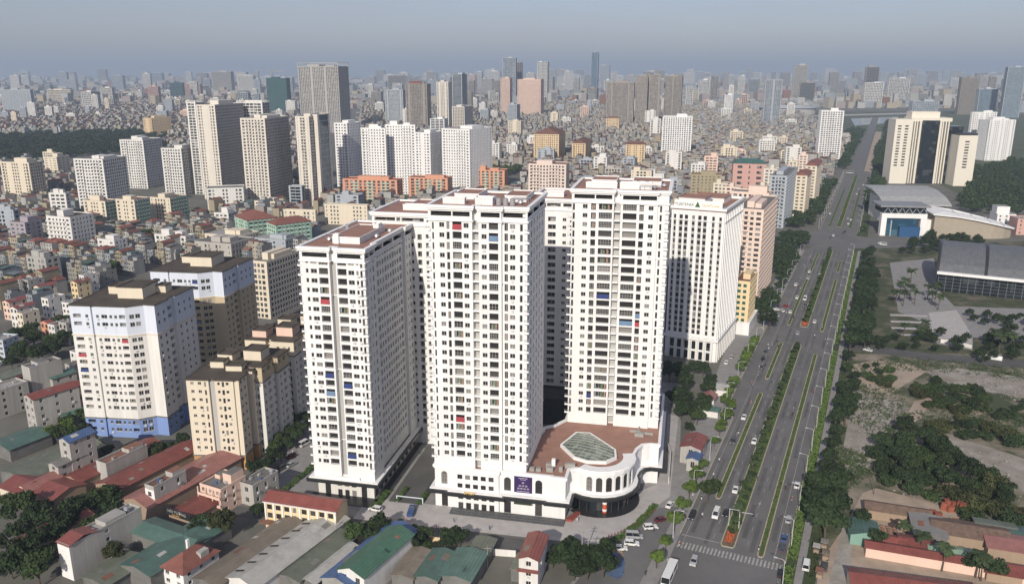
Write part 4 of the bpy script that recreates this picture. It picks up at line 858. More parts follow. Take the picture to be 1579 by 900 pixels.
for org, dd, L in (((24 * sc_, 0), (0, 1), 30 * sc_), ((24 * sc_, 30 * sc_), (-1, 0), 24 * sc_), ((0, 30 * sc_), (0, -1), 30 * sc_)): facade(W, J, bk, org, dd, L, 0, zb_, [], [])
W.face([(0, 0, zb_), (24 * sc_, 0, zb_), (24 * sc_, 30 * sc_, zb_), (0, 30 * sc_, zb_)]); W.build('wing', IVB, bk)
zr = zb_ - 12.5; W = MB(); facade(W, J, bk, (84 * sc_, -20 * sc_), (1, 0), 26 * sc_, 0, zr - 6, rk[:-5], [(9 * sc_, 15 * sc_, .8, 2.6, 'dwin')], True)
for org, dd, L in (((110 * sc_, -20 * sc_), (0, 1), 30 * sc_), ((110 * sc_, 10 * sc_), (-1, 0), 26 * sc_), ((84 * sc_, 10 * sc_), (0, -1), 30 * sc_)): facade(W, J, bk, org, dd, L, 0, zr - 6, [], [])
W.face([(84 * sc_, -20 * sc_, zr - 6), (110 * sc_, -20 * sc_, zr - 6), (110 * sc_, 10 * sc_, zr - 6), (84 * sc_, 10 * sc_, zr - 6)]); W.build('wing', IVB, bk)
bkbox('glass_centre', 40, 3, 64, 34, zb_ - 1.5, GLASSD); bkbox('glazing', 24.2, 10, 80, 36, zb_ - 4, GLASSD)
for s in (25.5, 29, 32.5, 36.5, 65, 69, 73, 77): bkbox('rib', s, 5.5, s + (1.7 if s not in (36.5, 65) else 3.0), 10.5, zb_ - 2, IVB)
bkbox('crown', 24.2, 6, 82, 36, zb_ + 1.5, IVB, zb_ - 3); bkbox('roof_room', 26, 12, 66, 34, zb_ + 9, IVB, zb_ + 1.5); bkbox('cap_band', 84.5, -19.4, 109, 9, zr - 3.5, DARKST, zr - 6); bkbox('glazing', 80.2, 8, 100, 30, zb_ - 9, GLASSD)
keepout((xb, Yb), rad(-5), 0, -16 * sc_, 108 * sc_, 40 * sc_, 5)
# --- skyline
far = [  # label, xl, xc, xr, ytop, ybase, wall, glass, options
 ('dark netted tower under construction with a crane on top', 410, 441, 447, 121, 178, TEAL, GLASSD, dict(pitch=8, pw=5, bh=3)),
 ('brown-beige tower with red roof crest right of the dark stone tower', 625, 658, 664, 130, 205, SBR, GLASSF, dict(pitch=4, pw=1.4, rooms=2)),
 ('pale green-grey slab beside the red-crested tower', 593, 621, 625, 139, 196, CGRY, GLASSF, {}),
 ('ivory tower paired with a dark glass one, near the white row', 673, 691, 697, 127, 203, IV, GLASSF, dict(vert=True, bh=1.6, pw=1.8)),
 ('dark glass tower behind the paired ivory one', 697, 712, 720, 115, 190, CGRY, GLASSD, dict(pw=.5, bh=.8)),
 ('squat dark office tower before the paired ivory one', 697, 716, 729, 165, 210, IV, GLASSD, dict(vert=True, bh=1.4)),
 ('low black and white office block over the white row', 663, 685, 691, 184, 216, WHITE, GLASSD, dict(pitch=9, pw=1.2, bh=1.0)),
 ('pink and white twin tower on the skyline, first of the pair', 772, 786, 790, 121, 180, PINK, GLASSF, dict(vert=True, bh=1.6)),
 ('pink and white twin tower on the skyline, second of the pair', 798, 834, 839, 123, 182, PINK, GLASSF, dict(vert=True, bh=1.6, pw=1.8)),
 ('tall grey glass tower behind the pink twins', 775, 795, 797, 90, 165, CGRY, GLASSG, dict(pw=.6, bh=.9)),
 ('narrow dark tower leaning close to the grey glass one', 795, 804, 806, 97, 163, SBR, GLASSD, {}),
 ('lone slim white tower rising over the far quarter', 829, 844, 847, 96, 158, WHITE2, GLASSF, {}),
 ('blue glass supertall, highest point of the skyline', 912, 922, 924, 81, 146, CGRY, GLASSB, dict(pw=.4, bh=.5)),
 ('dark stepped tower beside the blue supertall', 925, 940, 946, 101, 140, CGRY, GLASSG, {}),
 ('tan-grey tower cluster member before the hat-roofed tower', 936, 978, 981, 128, 196, SBR, GLASSF, dict(rooms=2)),
 ('brown-grey tower beside the hat-roofed tower', 981, 999, 1001, 118, 195, SBR, GLASSF, dict(bh=1.8)),
 ('brown-grey tower wearing a wide flat hat roof', 1000, 1019, 1022, 116, 194, SBR, GLASSF, dict(crown=(8, 5))),
 ('last brown-grey tower of the cluster, with pale ribs', 1025, 1052, 1058, 118, 192, SBR, GLASSF, dict(vert=True, bh=1.5)),
 ('white pylon-shaped office among far dark trees', 1118, 1131, 1135, 147, 182, WHITE, GLASSF, {}),
 ('black glass box tower right of the meadow stadium', 1234, 1258, 1262, 128, 157, SBR, GLASSD, dict(pw=.6, bh=.8)),
 ('tall grey tower with flat mast roof on the skyline', 1226, 1246, 1250, 101, 154, IVG, GLASSF, {}),
 ('dark round-topped glass tower on the skyline', 1337, 1357, 1363, 104, 156, SBR, GLASSD, dict(pw=.6, bh=.8)),
 ('white slab tower pair before the dark round-topped one', 1335, 1363, 1368, 128, 166, WHITE2, GLASSF, {}),
 ('brown banded tower near the picture edge, beyond the bank', 1484, 1510, 1520, 120, 177, SBR, GLASSD, dict(bh=1.0)),
 ('navy glass tower beside the brown banded one', 1511, 1540, 1546, 138, 178, CGRY, GLASSB, dict(pw=.4, bh=.6)),
 ('tall blue-grey glass tower cut by the picture edge', 1555, 1583, 1590, 104, 182, CGRY, GLASSB, dict(pw=.5, bh=.9)),
 ('long grey office slab with dark ends at the far quarter', 0, 46, 51, 139, 178, CGRY, GLASSG, dict(pitch=14, pw=1, bh=2)),
 ('cream stepped slab before the far wood', 73, 108, 112, 139, 164, CREAM, GLASSF, {}),
 ('white and grey tower standing before low roofs', 125, 140, 154, 142, 172, WHITE2, GLASSF, dict(sidewall=CGRY)),
 ('short ivory tower beside the white and grey one', 155, 172, 176, 136, 160, IV, GLASSF, {}),
 ('brown-pink tower over the low roofs', 228, 243, 247, 134, 165, ROSE, GLASSF, {}),
 ('teal netted tower under construction over the low roofs', 261, 281, 284, 128, 157, TEAL, GLASSD, dict(pitch=8, pw=5, bh=3)),
 ('rose coloured slab beside the teal netted tower', 284, 308, 312, 130, 155, ROSE, GLASSF, {}),
 ('triple-ribbed pale tower on the far skyline', 326, 355, 360, 111, 147, IVG, GLASSF, dict(vert=True, bh=1.4)),
 ('white tower with cross roof near the tall ivory tower', 366, 390, 394, 117, 150, WHITE2, GLASSF, dict(crown=(6, 2))),
 ('dark slab with roof sign on the skyline, behind the pale slab', 598, 631, 636, 117, 145, SBR, GLASSD, {}),
 ('white office with blue glass before the far meadow', 1408, 1448, 1452, 157, 172, CGRY, GLASSG, {}),
 ('pale triple tower standing over the meadow', 1372, 1404, 1413, 121, 160, WHITE2, GLASSF, dict(vert=True, bh=1.4)),
 ('blue-white office slab in the far quarter centre', 783, 797, 802, 162, 198, CGRY, GLASSG, dict(bh=1.0)),
]
for (lb, a, c, e, yt, yb, wl, gl, kw) in far:
    o = gt(lb, a, c, e, yt, yb, wl, gl, name='high_rise', cat='high-rise', th=kw.pop('th', RNG.uniform(-16, -8)), **kw)
    if 'crane' in lb:
        q = MB(); W_, D_, H_ = [float(v) for v in o['dims'].split()]; q.box(W_ * .2, D_ / 2 - 1, H_, W_ * .2 + 2, D_ / 2 + 1, H_ + 26); q.box(W_ * .2 - 12, D_ / 2 - .7, H_ + 22, W_ * .2 + 42, D_ / 2 + .7, H_ + 24, 0, True); q.build('crane', SBR, o)
    if 'red roof crest' in lb:
        q = MB(); W_, D_, H_ = [float(v) for v in o['dims'].split()]; q.box(W_ * .2, 0, H_ + 1, W_ * .75, 2, H_ + 7); q.build('roof_crest', REDTILE, o)
for o in list(COL.objects):
    if 'dims' in o: del o['dims']
# anonymous high-rises of the hazy skyline
kinds = [(WHITE2, GLASSF, 'pale white high-rise in the hazy far skyline'), (IVG, GLASSF, 'warm grey high-rise in the hazy far skyline'), (SBR, GLASSF, 'brownish high-rise in the hazy far skyline'), (CGRY, GLASSG, 'blue-grey high-rise in the hazy far skyline'),
         (PINK, GLASSF, 'pinkish high-rise in the hazy far skyline'), (CGRY, GLASSD, 'dark glass high-rise in the hazy far skyline')]
SK = random.Random(5); xs = 0.0; taken = [(f[1], f[3], f[4]) for f in far]
spots = []
for lane, (yb0, yb1, yt0, yt1, step) in enumerate([(128, 134, 107, 121, 11), (135, 145, 110, 128, 14), (146, 160, 117, 140, 18), (161, 182, 130, 157, 27)]):
    x = -10 + lane * 5
    while x < 1585:
        wpx = SK.uniform(9, 22); yb = SK.uniform(yb0, yb1); yt = SK.uniform(yt0, yt1)
        dens = .92 if x > 560 else .5
        if 300 < x < 470: dens = .7
        if SK.random() < dens and not (458 < x + wpx and x < 562) and not (lane >= 2 and 1170 < x < 1500) and not (lane == 3 and SK.random() < .35) and not (lane == 2 and x < 330 and SK.random() < .6): spots.append((x, wpx, yt, yb))
        x += step * SK.uniform(.7, 1.5)
for (x, wpx, yt, yb) in spots:
    k = SK.choices(range(6), (6, 4, 3, 3, 1, 2))[0]; wl, gl, lb = kinds[k]
    gt(lb, x, x + wpx * .8, x + wpx, yt, yb, wl, gl, th=SK.uniform(-25, 5), name='high_rise', cat='high-rise', group=lb.split(' in ')[0] + 's of the skyline', rooms=SK.choice((0, 1, 1, 2)), vert=SK.random() < .35, bh=SK.uniform(1.1, 1.7), pw=SK.uniform(1.0, 1.9), dmin=18)
for o in list(COL.objects):
    if 'dims' in o: del o['dims']
# ------------------------------------------------------------------ houses and sheds placed one by one
RSHEET = sheetmat('red_sheet_roof', (.235, .075, .060), obj_var=.18)
RSHEET2 = sheetmat('faded_red_sheet_roof', (.30, .135, .115), obj_var=.1)
GSHEET = sheetmat('green_sheet_roof', (.085, .15, .125), obj_var=.15)
OSHEET = sheetmat('olive_sheet_roof', (.15, .165, .125), obj_var=.15)
BSHEET = sheetmat('blue_sheet_roof', (.075, .13, .27), obj_var=.1)
GRSHEET = sheetmat('grey_sheet_roof', (.22, .21, .19), obj_var=.15)
BRSHEET = sheetmat('brown_sheet_roof', (.19, .16, .125), obj_var=.15)
WSHEET = sheetmat('white_sheet_roof', (.42, .41, .38), obj_var=.08)
STAINW = mat('stained_plaster', (.42, .40, .37), .9, .28, .35, streak=True)
def gable(b, w_, d, h, rise, ov=.5, axis='y', m=0, th=.12):
    """two sheet slopes with thickness; ridge along AXIS"""
    if axis == 'y':
        prof = [(-ov, h - ov * rise / (w_ / 2)), (w_ / 2, h + rise), (w_ + ov, h - ov * rise / (w_ / 2))]
        for (p, q) in zip(prof[:-1], prof[1:]):
            y0, y1 = -ov, d + ov
            A = [(p[0], y0, p[1]), (q[0], y0, q[1]), (q[0], y1, q[1]), (p[0], y1, p[1])]
            b.face([(x, y, z + th) for x, y, z in A], m); b.face([(x, y, z) for x, y, z in reversed(A)], m)
            for i in range(4):
                a, c = A[i], A[(i + 1) % 4]; b.face([a, c, (c[0], c[1], c[2] + th), (a[0], a[1], a[2] + th)], m)
    else:
        prof = [(-ov, h - ov * rise / (d / 2)), (d / 2, h + rise), (d + ov, h - ov * rise / (d / 2))]
        for (p, q) in zip(prof[:-1], prof[1:]):
            A = [(-ov, p[0], p[1]), (w_ + ov, p[0], p[1]), (w_ + ov, q[0], q[1]), (-ov, q[0], q[1])]
            b.face([(x, y, z + th) for x, y, z in A], m); b.face([(x, y, z) for x, y, z in reversed(A)], m)
            for i in range(4):
                a, c = A[i], A[(i + 1) % 4]; b.face([a, c, (c[0], c[1], c[2] + th), (a[0], a[1], a[2] + th)], m)
def hip(b, w_, d, h, rise, ov=.6, m=0):
    P = [(-ov, -ov), (w_ + ov, -ov), (w_ + ov, d + ov), (-ov, d + ov)]; c = min(w_, d) / 2 + ov
    if d >= w_: q = [(w_ / 2, -ov + c), (w_ / 2, d + ov - c)]; F = [(P[0], P[1], q[0]), (P[1], P[2], q[1], q[0]), (P[2], P[3], q[1]), (P[3], P[0], q[0], q[1])]
    else: q = [(-ov + c, d / 2), (w_ + ov - c, d / 2)]; F = [(P[0], P[1], q[1], q[0]), (P[1], P[2], q[1]), (P[2], P[3], q[0], q[1]), (P[3], P[0], q[0])]
    for f in F: b.face([(*p, h + rise if p in q else h) for p in f], m)
    b.face([(*p, h - .02) for p in reversed(P)], m)
def tank(root, x, y, z, r=.55, h=1.3):
    q = MB(); q.bar((x - h / 2, y, z + r + .4), (x + h / 2, y, z + r + .4), r, 10); q.box(x - h / 2, y - .4, z, x + h / 2, y + .4, z + .45); q.build('water_tank', STEEL, root)
def building(name, label, cat, px, w_, d, h, th, roof, wall, rise=1.4, shape='y', floors=0, wn=0, side=0, group=None, z=0, left=0, seams=True, world=None, room=None, win='win'):
    """a small building: px = its front-left corner on the ground in the photograph"""
    loc = world or G(*px); t = rad(th); root = thing(name, label, cat, (*loc, z), t, group); W, J = MB(), MB()
    rows = [h / max(1, floors) * k for k in range(floors)]; fh = h / max(1, floors)
    def cols(L, n, ww=1.2): return [((k + .5) * L / n - ww / 2, (k + .5) * L / n + ww / 2, fh * .3, fh * .78, win) for k in range(n)]
    facade(W, J, root, (0, 0), (1, 0), w_, 0, h, rows if wn else [], cols(w_, wn, min(1.5, w_ / wn * .5)) if wn else [])
    facade(W, J, root, (w_, 0), (0, 1), d, 0, h, rows if side else [], cols(d, side) if side else [])
    facade(W, J, root, (w_, d), (-1, 0), w_, 0, h, [], []); facade(W, J, root, (0, d), (0, -1), d, 0, h, rows if left else [], cols(d, left) if left else [])
    if shape == 'y': W.face([(0, 0, h), (w_, 0, h), (w_ / 2, 0, h + rise)]); W.face([(w_, d, h), (0, d, h), (w_ / 2, d, h + rise)])
    if shape == 'x': W.face([(0, d, h), (0, 0, h), (0, d / 2, h + rise)]); W.face([(w_, 0, h), (w_, d, h), (w_, d / 2, h + rise)])
    W.build('wall', wall, root)
    r = MB()
    if shape in 'xy': gable(r, w_, d, h, rise, .5, shape)
    elif shape == 'hip': hip(r, w_, d, h, rise)
    elif shape == 'lean': r.face([(-.4, -.4, h + .1), (w_ + .4, -.4, h + .1), (w_ + .4, d + .4, h + rise), (-.4, d + .4, h + rise)]); W2 = 0
    else:
        r.face([(.12, .12, h - .25), (w_ - .12, .12, h - .25), (w_ - .12, d - .12, h - .25), (.12, d - .12, h - .25)])
        r2 = MB(); r2.ring([(0, 0), (w_, 0), (w_, d), (0, d)], .06, -.18, h - .05, h + .55); r2.build('parapet', wall, root)
    ro = r.build('roof', roof, root)
    if shape == 'y' and seams and w_ > 5:      # sheet laps and translucent strips
        s = max(2.4, d / 9); k = s
        while k < d - 1:
            q = MB(); e = .35
            for sg in (0, 1):
                x0, x1 = (-.4, w_ / 2 - .1) if sg == 0 else (w_ / 2 + .1, w_ + .4)
                def zz(x): return h + rise * (1 - abs(x - w_ / 2) / (w_ / 2)) + .14
                q.face([(x0, k, zz(x0)), (x1, k, zz(x1)), (x1, k + e * .4, zz(x1)), (x0, k + e * .4, zz(x0))])
            q.build('roof_lap', roof, ro); k += s * RNG.uniform(.85, 1.2)
    if shape == 'y' and seams and w_ > 5 and d > 9:      # mismatched replacement sheets
        for _ in range(int(d / 7)):
            x0 = RNG.choice((RNG.uniform(0, w_ / 2 - 2.2), RNG.uniform(w_ / 2 + .2, w_ - 2.0))); x1 = x0 + RNG.uniform(1.0, 2.0); y0 = RNG.uniform(.5, d - 4); y1 = y0 + RNG.uniform(1.2, 3.4)
            def zz(x): return h + rise * (1 - abs(x - w_ / 2) / (w_ / 2)) + .15
            q = MB(); q.face([(x0, y0, zz(x0)), (x1, y0, zz(x1)), (x1, y1, zz(x1)), (x0, y1, zz(x0))]); q.build('roof_patch', RNG.choice((RUST, GRSHEET, BRSHEET, roof, WSHEET)), ro)
    if shape == 'flat' and w_ > 3.5:      # tanks, crates and air units left on the terrace
        for _ in range(RNG.randrange(2, 5)):
            x0, y0 = RNG.uniform(.4, w_ - 1.6), RNG.uniform(.6, d - 1.6); q = MB(); q.box(x0, y0, h - .24, x0 + RNG.uniform(.5, 1.2), y0 + RNG.uniform(.5, 1.2), h + RNG.uniform(.2, .8), 0, True); q.build('roof_clutter', RNG.choice((CONC, STEEL, RUST, WSHEET, BSHEET)), root)
        if RNG.random() < .6: tank(root, RNG.uniform(1, w_ - 1), RNG.uniform(1, d - 1), h - .24)
    for rm in (room or []):
        x0, y0, x1, y1, hh = rm; q = MB(); q.box(x0, y0, h - .25, x1, y1, h + hh, 0, mt=1); q.build('roof_room', [wall, roof], root)
    keepout(loc, t, 0, 0, w_, d, .6); return root
H = 'house'
# yellow three-storey building
yl = (-78.6, 231.4); yr = building('office_building', 'yellow three-storey building with long red gable roof and white pilasters', 'building', None, 25.2, 7.5, 10.0, -15.5, RSHEET, YELLOW, 1.7, 'x', 0, 0, world=yl)
for fl, (z, h) in enumerate([(.3, 2.3), (4.4, 1.7), (7.4, 1.6)]):
    for k in range(8):
        if fl == 0 and k in (1, 4, 6): continue
        link('window', winmesh('dwin', 1.7 if k != 3 else 1.1, h), yr, (1.1 + 3.05 * k, -.26, z), 0)
q = MB()
for k in range(9): q.box(.3 + 3.05 * k, -.32, 3.6, .75 + 3.05 * k, -.02, 9.9)
q.box(-.2, -.5, 9.6, 25.4, -.03, 9.95, 0, True); q.build('pilaster_row', TRIM, yr)
q = MB(); q.box(-.8, -2.6, 3.3, 25.8, -.02, 3.55, 0, True); q.build('canopy', RUST, yr)
q = MB(); q.box(7, -3.4, 2.4, 11.5, -.6, 2.6, 0, True); q.build('awning', mat('red_awning', (.5, .07, .04), .7, .1, 1), yr)
q = MB(); q.box(13.5, -4.2, 2.0, 19, -3.9, 4.4, 0, True); q.build('sign_board', WSHEET, yr); 
# sheds and houses of the near left corner (rotated with the old lanes)
TL = -27
building('shed', 'large faded red sheet-roofed hall with white signboard, biggest of the red roofs', 'shed', (190, 792), 13, 40, 5.5, TL, RSHEET2, BROWNW, 2.2)
building('shed', 'long red sheet-roofed hall tight against the biggest red roof', 'shed', (150, 765), 11, 36, 5, TL, RSHEET, BROWNW, 1.8)
building('shed', 'narrow rust red roof running behind the tall grey house', 'shed', (100, 752), 9, 34, 4.5, TL, RSHEET, BROWNW, 1.4)
building('shed', 'small red hip-ended shed beside the tree clump', 'shed', (55, 778), 10, 12, 4.5, TL, RSHEET, BROWNW, 1.6, 'x')
building('shed', 'low red roof at the edge with pale ridge', 'shed', (2, 768), 10, 12, 4.5, TL, RSHEET, CREAM, 1.6, 'x')
building('shed', 'small faded red shed between two red roofs', 'shed', (28, 770), 7, 12, 4.8, TL, RSHEET2, CREAM, 1.4)
sr = building('restaurant', 'red-roofed eating house with a black lettered sign over its front', 'restaurant', (262, 806), 10, 17, 4.2, TL, RSHEET, BROWNW, 1.6)
q = MB(); q.box(-1.0, -.6, 3.6, 10.6, -.3, 6.0, 0, True); sg = q.build('sign_board', DARKST, sr); text('sign_lettering', 'HẢI TƯỜNG', 1.35, (4.6, -.66, 4.7), (rad(90), 0, 0), WSHEET, sg, .03, 1.1)
text('sign_lettering', 'NHÀ HÀNG', .6, (4.0, -.66, 3.85), (rad(90), 0, 0), mat('yellow_sign', (.75, .45, .06)), sg, .03)
q = MB(); q.box(.6, -.5, 3.4, 8.2, -.25, 4.8, 0, True); q.build('sign_board', WSHEET, bpy.data.objects['shed'])
h1 = building(H, 'tall grey blank-walled house with pale blue gable roof', H, (100, 738), 5.6, 10, 15.5, TL, BSHEET, STAINW, 1.2, 'y', 5, 1, side=2)
building(H, 'lower grey house front with small gable before the tall grey one', H, (80, 748), 5.0, 10, 8.5, TL, GRSHEET, STAINW, 1.0, 'y', 3, 1, side=2)
building(H, 'grey windowless long house with rusty flat roof among red roofs', H, (153, 745), 5.2, 17, 8.5, TL, RUST, STAINW, 0, 'flat', 3, 0, room=[(.6, 10, 4.6, 16, 1.2)])
h3 = building(H, 'narrow white-fronted house with brown roof terrace over the lane', H, (229, 792), 4.2, 13, 10.5, TL, RUST, STAINW, 0, 'flat', 3, 1, side=2, room=[(.4, 8, 3.8, 12.6, 1.6)])
q = MB(); q.box(-.02, -.08, 3.2, 4.22, -.02, 9.6); q.build('front_panel', WHITE, h3)
for z in (4.2, 7.2): link('window', winmesh('dwin', 1.5, 1.5), h3, (1.3, -.32, z), 0)
ph = building(H, 'peach house with arched balconies and grey roof terrace', H, (312, 783), 9.5, 11, 8.8, TL, CONCD, PINK, 0, 'flat', 3, 3, side=3, room=[(5.5, 5, 9.2, 10.5, 3.2), (.6, 6, 3, 9, 1.2)])
q = MB()
for z in (2.8, 5.7): q.box(-.3, -1.1, z, 9.8, -.02, z + .2, 0, True); q.box(-.3, -1.1, z + .2, 9.8, -1.0, z + 1.0, 0, True)
for x in (-.2, 2.9, 6.2, 9.3): q.box(x, -1.05, 0, x + .35, -.8, 8.6)
q.build('balcony_front', PINK, ph)
building(H, 'grey-white house end behind the peach house with flat roof', H, (372, 775), 6, 12, 7.5, TL, CONCD, STAINW, 0, 'flat', 2, 1, side=3)
h4 = building(H, 'long tube house with red roof front and blank stained side walls', H, (97, 888), 5.2, 24, 11, TL, CONC, STAINW, 0, 'flat', 4, 1, side=1, room=[(.3, 12, 4.9, 19, 1.3)])
q = MB(); q.box(.0, -.1, .2, 5.2, -.02, 10.8); q.build('front_panel', WHITE, h4)
q = MB(); gable(q, 5.2, 9, 11.4, 1.1, .4, 'x'); q.build('roof_cover', RSHEET, h4); tank(h4, 2.6, 21, 10.8)
building(H, 'cream house at the edge with red gable roof and small window', H, (18, 862), 8, 22, 5.8, TL, RSHEET, CREAM, 1.6, 'y', 2, 2)
vi = building(H, 'white villa with steep brown tiled hip roof', H, (252, 897), 8.6, 13, 5.2, TL, REDTILE, WHITE, 3.6, 'hip', 2, 2, side=3)
q = MB(); q.box(1.2, 8, 5.2, 1.9, 8.8, 9.6); q.build('chimney', WHITE, vi); q = MB(); q.box(6.4, 7, 6.0, 8.2, 10, 7.8); q.build('dormer', STAINW, vi)
building('shed', 'green-grey sheet-roofed shed with broad shallow gable by the villa', 'shed', (190, 893), 12, 30, 5, TL, GSHEET, CONCD, 1.4)
building('shed', 'darker green shed crossing behind the broad green-grey one', 'shed', (205, 842), 24, 9, 5.2, TL, GSHEET, CONCD, 1.2, 'x')
building('shed', 'low dull green lean shed under the long tube house', 'shed', (130, 905), 10, 14, 3.6, TL, OSHEET, CONCD, .8)
building('shed', 'brown-grey patched long shed with ribbed roof, beside the white long shed', 'shed', (300, 915), 9, 36, 5, TL, BRSHEET, CONCD, 1.3)
ws = building('shed', 'long white sheet-roofed shed with dark skylight slots', 'shed', (352, 915), 11, 40, 5.4, TL, WSHEET, WHITE2, 1.7)
for k in range(8):
    for x, zz in ((2.0, 6.25), (8.2, 6.15)):
        q = MB(); q.obox(0, 0, 0, 3.2, .7, .1); q.build('skylight_slot', VOID, ws, (x, 3 + 4.6 * k + (2 if x > 5 else 0), zz)).rotation_euler = (0, -.30 if x < 5 else .30, 0)
building('shed', 'olive flat shed with rubbish-strewn roof beside the blue roof', 'shed', (428, 905), 8.5, 26, 4.6, TL, OSHEET, CONCD, .8)
building('shed', 'pale sheet roof strip squeezed next to the blue roof', 'shed', (462, 910), 6, 20, 4.2, TL, WSHEET, CONCD, .7)
building('shed', 'bright blue sheet-roofed warehouse', 'shed', (498, 915), 10.5, 32, 5.4, TL, BSHEET, CONC, 1.7)
gs = building('shed', 'tall green-roofed shed with white window end wall', 'shed', (523, 915), 9, 24, 8.0, TL, sheetmat('deep_green_sheet', (.06, .14, .095)), WHITE2, 1.8, 'y', 2, 2)
building('shed', 'tan sheet-roofed shed, first of the row under the trees', 'shed', (605, 905), 6.5, 14, 4.2, TL + 10, BRSHEET, CONCD, .7)
building('shed', 'green shed roof in the row under the trees, next to tan', 'shed', (640, 908), 7, 14, 4.4, TL + 10, GSHEET, CONCD, .8)
building('shed', 'wider green shed roof ending the row under the trees', 'shed', (680, 908), 9, 14, 4.6, TL + 10, GSHEET, CONCD, .9)
building('shed', 'greyish green lean shed beside the empty yard', 'shed', (722, 868), 6, 9, 3.6, TL + 12, OSHEET, CONCD, .5)
building('shed', 'small olive hut in the yard near the red-roofed white house', 'shed', (788, 895), 6, 8, 4.0, TL + 10, OSHEET, CONCD, .5)
h8 = building(H, 'narrow white house with maroon sheet roof by the service road', H, (800, 905), 5.5, 13, 9.5, -14, RSHEET, WHITE2, 1.0, 'y', 3, 1, side=2)
q = MB(); q.box(-.3, -1.6, 6.2, 5.8, -.05, 6.4, 0, True); q.build('terrace_cover', RSHEET, h8)
building(H, 'blue-grey small block behind the roadside trees with flat top', H, (1058, 0 + 725), 4.2, 6, 5.0, -24, BSHEET, STAINW, .6, 'y', 1, 1)
rh = building(H, 'old stained house with maroon roof in the yard beside the podium', H, (1048, 712), 7.5, 12, 6.5, -24, RSHEET, STAINW, 1.1, 'y', 2, 1, side=1)
building(H, 'small house with tan tile roof among the trees by the avenue', H, (1080, 628), 5.5, 7, 4.5, -24, RSHEET2, WHITE2, 1.4, 'y', 1, 1)
building('shed', 'teal lean-to before the tan tile roofed house', 'shed', (1077, 640), 8, 5, 3.0, -24, GSHEET, WHITE2, .6, 'x')
q_ = building('shed', 'white tarpaulin shelter at the lane corner by the trees', 'shed', (1096, 608), 7, 9, 3.0, -24, WSHEET, WHITE2, 1.0, 'x')
# far left houses
building(H, 'tall blank-walled house with red roof and window column on its corner', H, (46, 668), 7.5, 18, 16.5, -35, RSHEET, STAINW, 1.2, 'y', 5, 2, side=3)
building(H, 'tall narrow grey house with stained white end wall', H, (42, 620), 6.5, 14, 17, -32, CONCD, STAINW, 0, 'flat', 5, 0, side=0, room=[(.5, 4, 6, 9, 1.4)])
building(H, 'green-topped grey house beside the tall narrow one', H, (72, 612), 7, 11, 10, -32, GSHEET, STAINW, .8, 'y', 3, 1, side=2)
building(H, 'house with olive roof and dark windows below the green-topped one', H, (66, 640), 7, 10, 8.5, -32, OSHEET, STAINW, .8, 'y', 3, 2, side=2)
building(H, 'maroon-roofed low house near the foot of the blue-based block', H, (100, 615), 6, 9, 6.5, -32, RSHEET, BROWNW, .9, 'y', 2, 1)
building(H, 'blue-grey white house cut by the picture edge above the trees', H, (-14, 556), 9, 10, 11, -12, CONC, mat('pale_grey_blue', (.5, .55, .6), .8, .1, .3), 0, 'flat', 4, 3, side=3)
building('shed', 'teal sheet roof at the edge below the tall red-roofed house', 'shed', (-12, 700), 13, 16, 5, -30, GSHEET, CONCD, 1.2)
building('shed', 'wide olive green patched roof at the edge', 'shed', (4, 745), 15, 26, 5, -30, OSHEET, CONCD, 1.4)
building('shed', 'second olive green patched roof beside the first', 'shed', (46, 730), 12, 22, 5, -30, OSHEET, CONCD, 1.3)
for i, (x, y, w_, d, h, c, r) in enumerate([(20, 505, 6, 11, 12, WHITE2, RSHEET), (30, 512, 5, 10, 11, CREAM, CONC), (8, 492, 6, 12, 11, PINK, RSHEET), (68, 490, 6, 11, 12, WHITE2, CONC), (84, 485, 5, 10, 10, CREAM, OSHEET), (100, 500, 6, 11, 13, WHITE2, CONC), (66, 520, 6, 9, 9, ORANGE, RSHEET), (78, 528, 5, 9, 10, WHITE2, CONCD), (95, 530, 6, 9, 12, STAINW, CONC), (112, 400 + 60, 6, 10, 11, YELLOW, REDTILE), (125, 452, 5, 10, 12, WHITE2, CONC), (56, 470, 6, 11, 12, CREAM, RSHEET), (40, 465, 5, 11, 14, STAINW, CONC)]):
    lab = ['white house with red roof at the wood edge', 'cream flat-topped house at the wood edge', 'pink house with red roof at the wood edge', 'white flat-topped corner house above the small wood', 'cream house with olive roof above the small wood', 'white house close to the blue-based block', 'orange-red house beside the small wood', 'thin white house with dark flat roof beside the orange one', 'stained grey house close to the blue-based block', 'yellow house with tiled red roof near the tan block', 'white house beside the yellow tiled one', 'cream house with red roof above the white corner house', 'tall stained house rising over the quarter near the small wood'][i]
    building(H, lab, H, (x, y), w_, d, h, -25, r, c, 1.0, 'flat' if r in (CONC, CONCD) else 'y', max(2, int(h / 3.1)), 2, side=2, win='dwin')

for i, (x, y, w_, d, h, c, r, fl) in enumerate([(-20, 640, 9, 14, 12, STAINW, CONC, 4), (12, 606, 8, 12, 9, CREAM, RSHEET, 3), (-8, 612, 8, 13, 10, WHITE2, OSHEET, 3), (104, 590, 8, 10, 9, STAINW, CONCD, 3), (88, 660, 7, 9, 6, STAINW, GSHEET, 2), (118, 640, 6, 9, 6, CREAM, RSHEET, 2), (112, 572, 7, 9, 10, WHITE2, CONC, 3)]):
    building(H, ['stained flat house at the edge behind the tall red-roofed one', 'cream house with red roof behind the tall narrow grey one', 'white house with olive roof at the edge above the tall red-roofed one', 'stained dark-roofed house beside the blue-based block flank', 'low house with green roof under the sunlit trees', 'little cream house with red roof at the foot of the blue-based block', 'white flat house below the small dark wood'][i], H, (x, y), w_, d, h, -30, r, c, 1.0, 'flat' if r in (CONC, CONCD) else 'y', fl, 2, side=2, win='dwin')
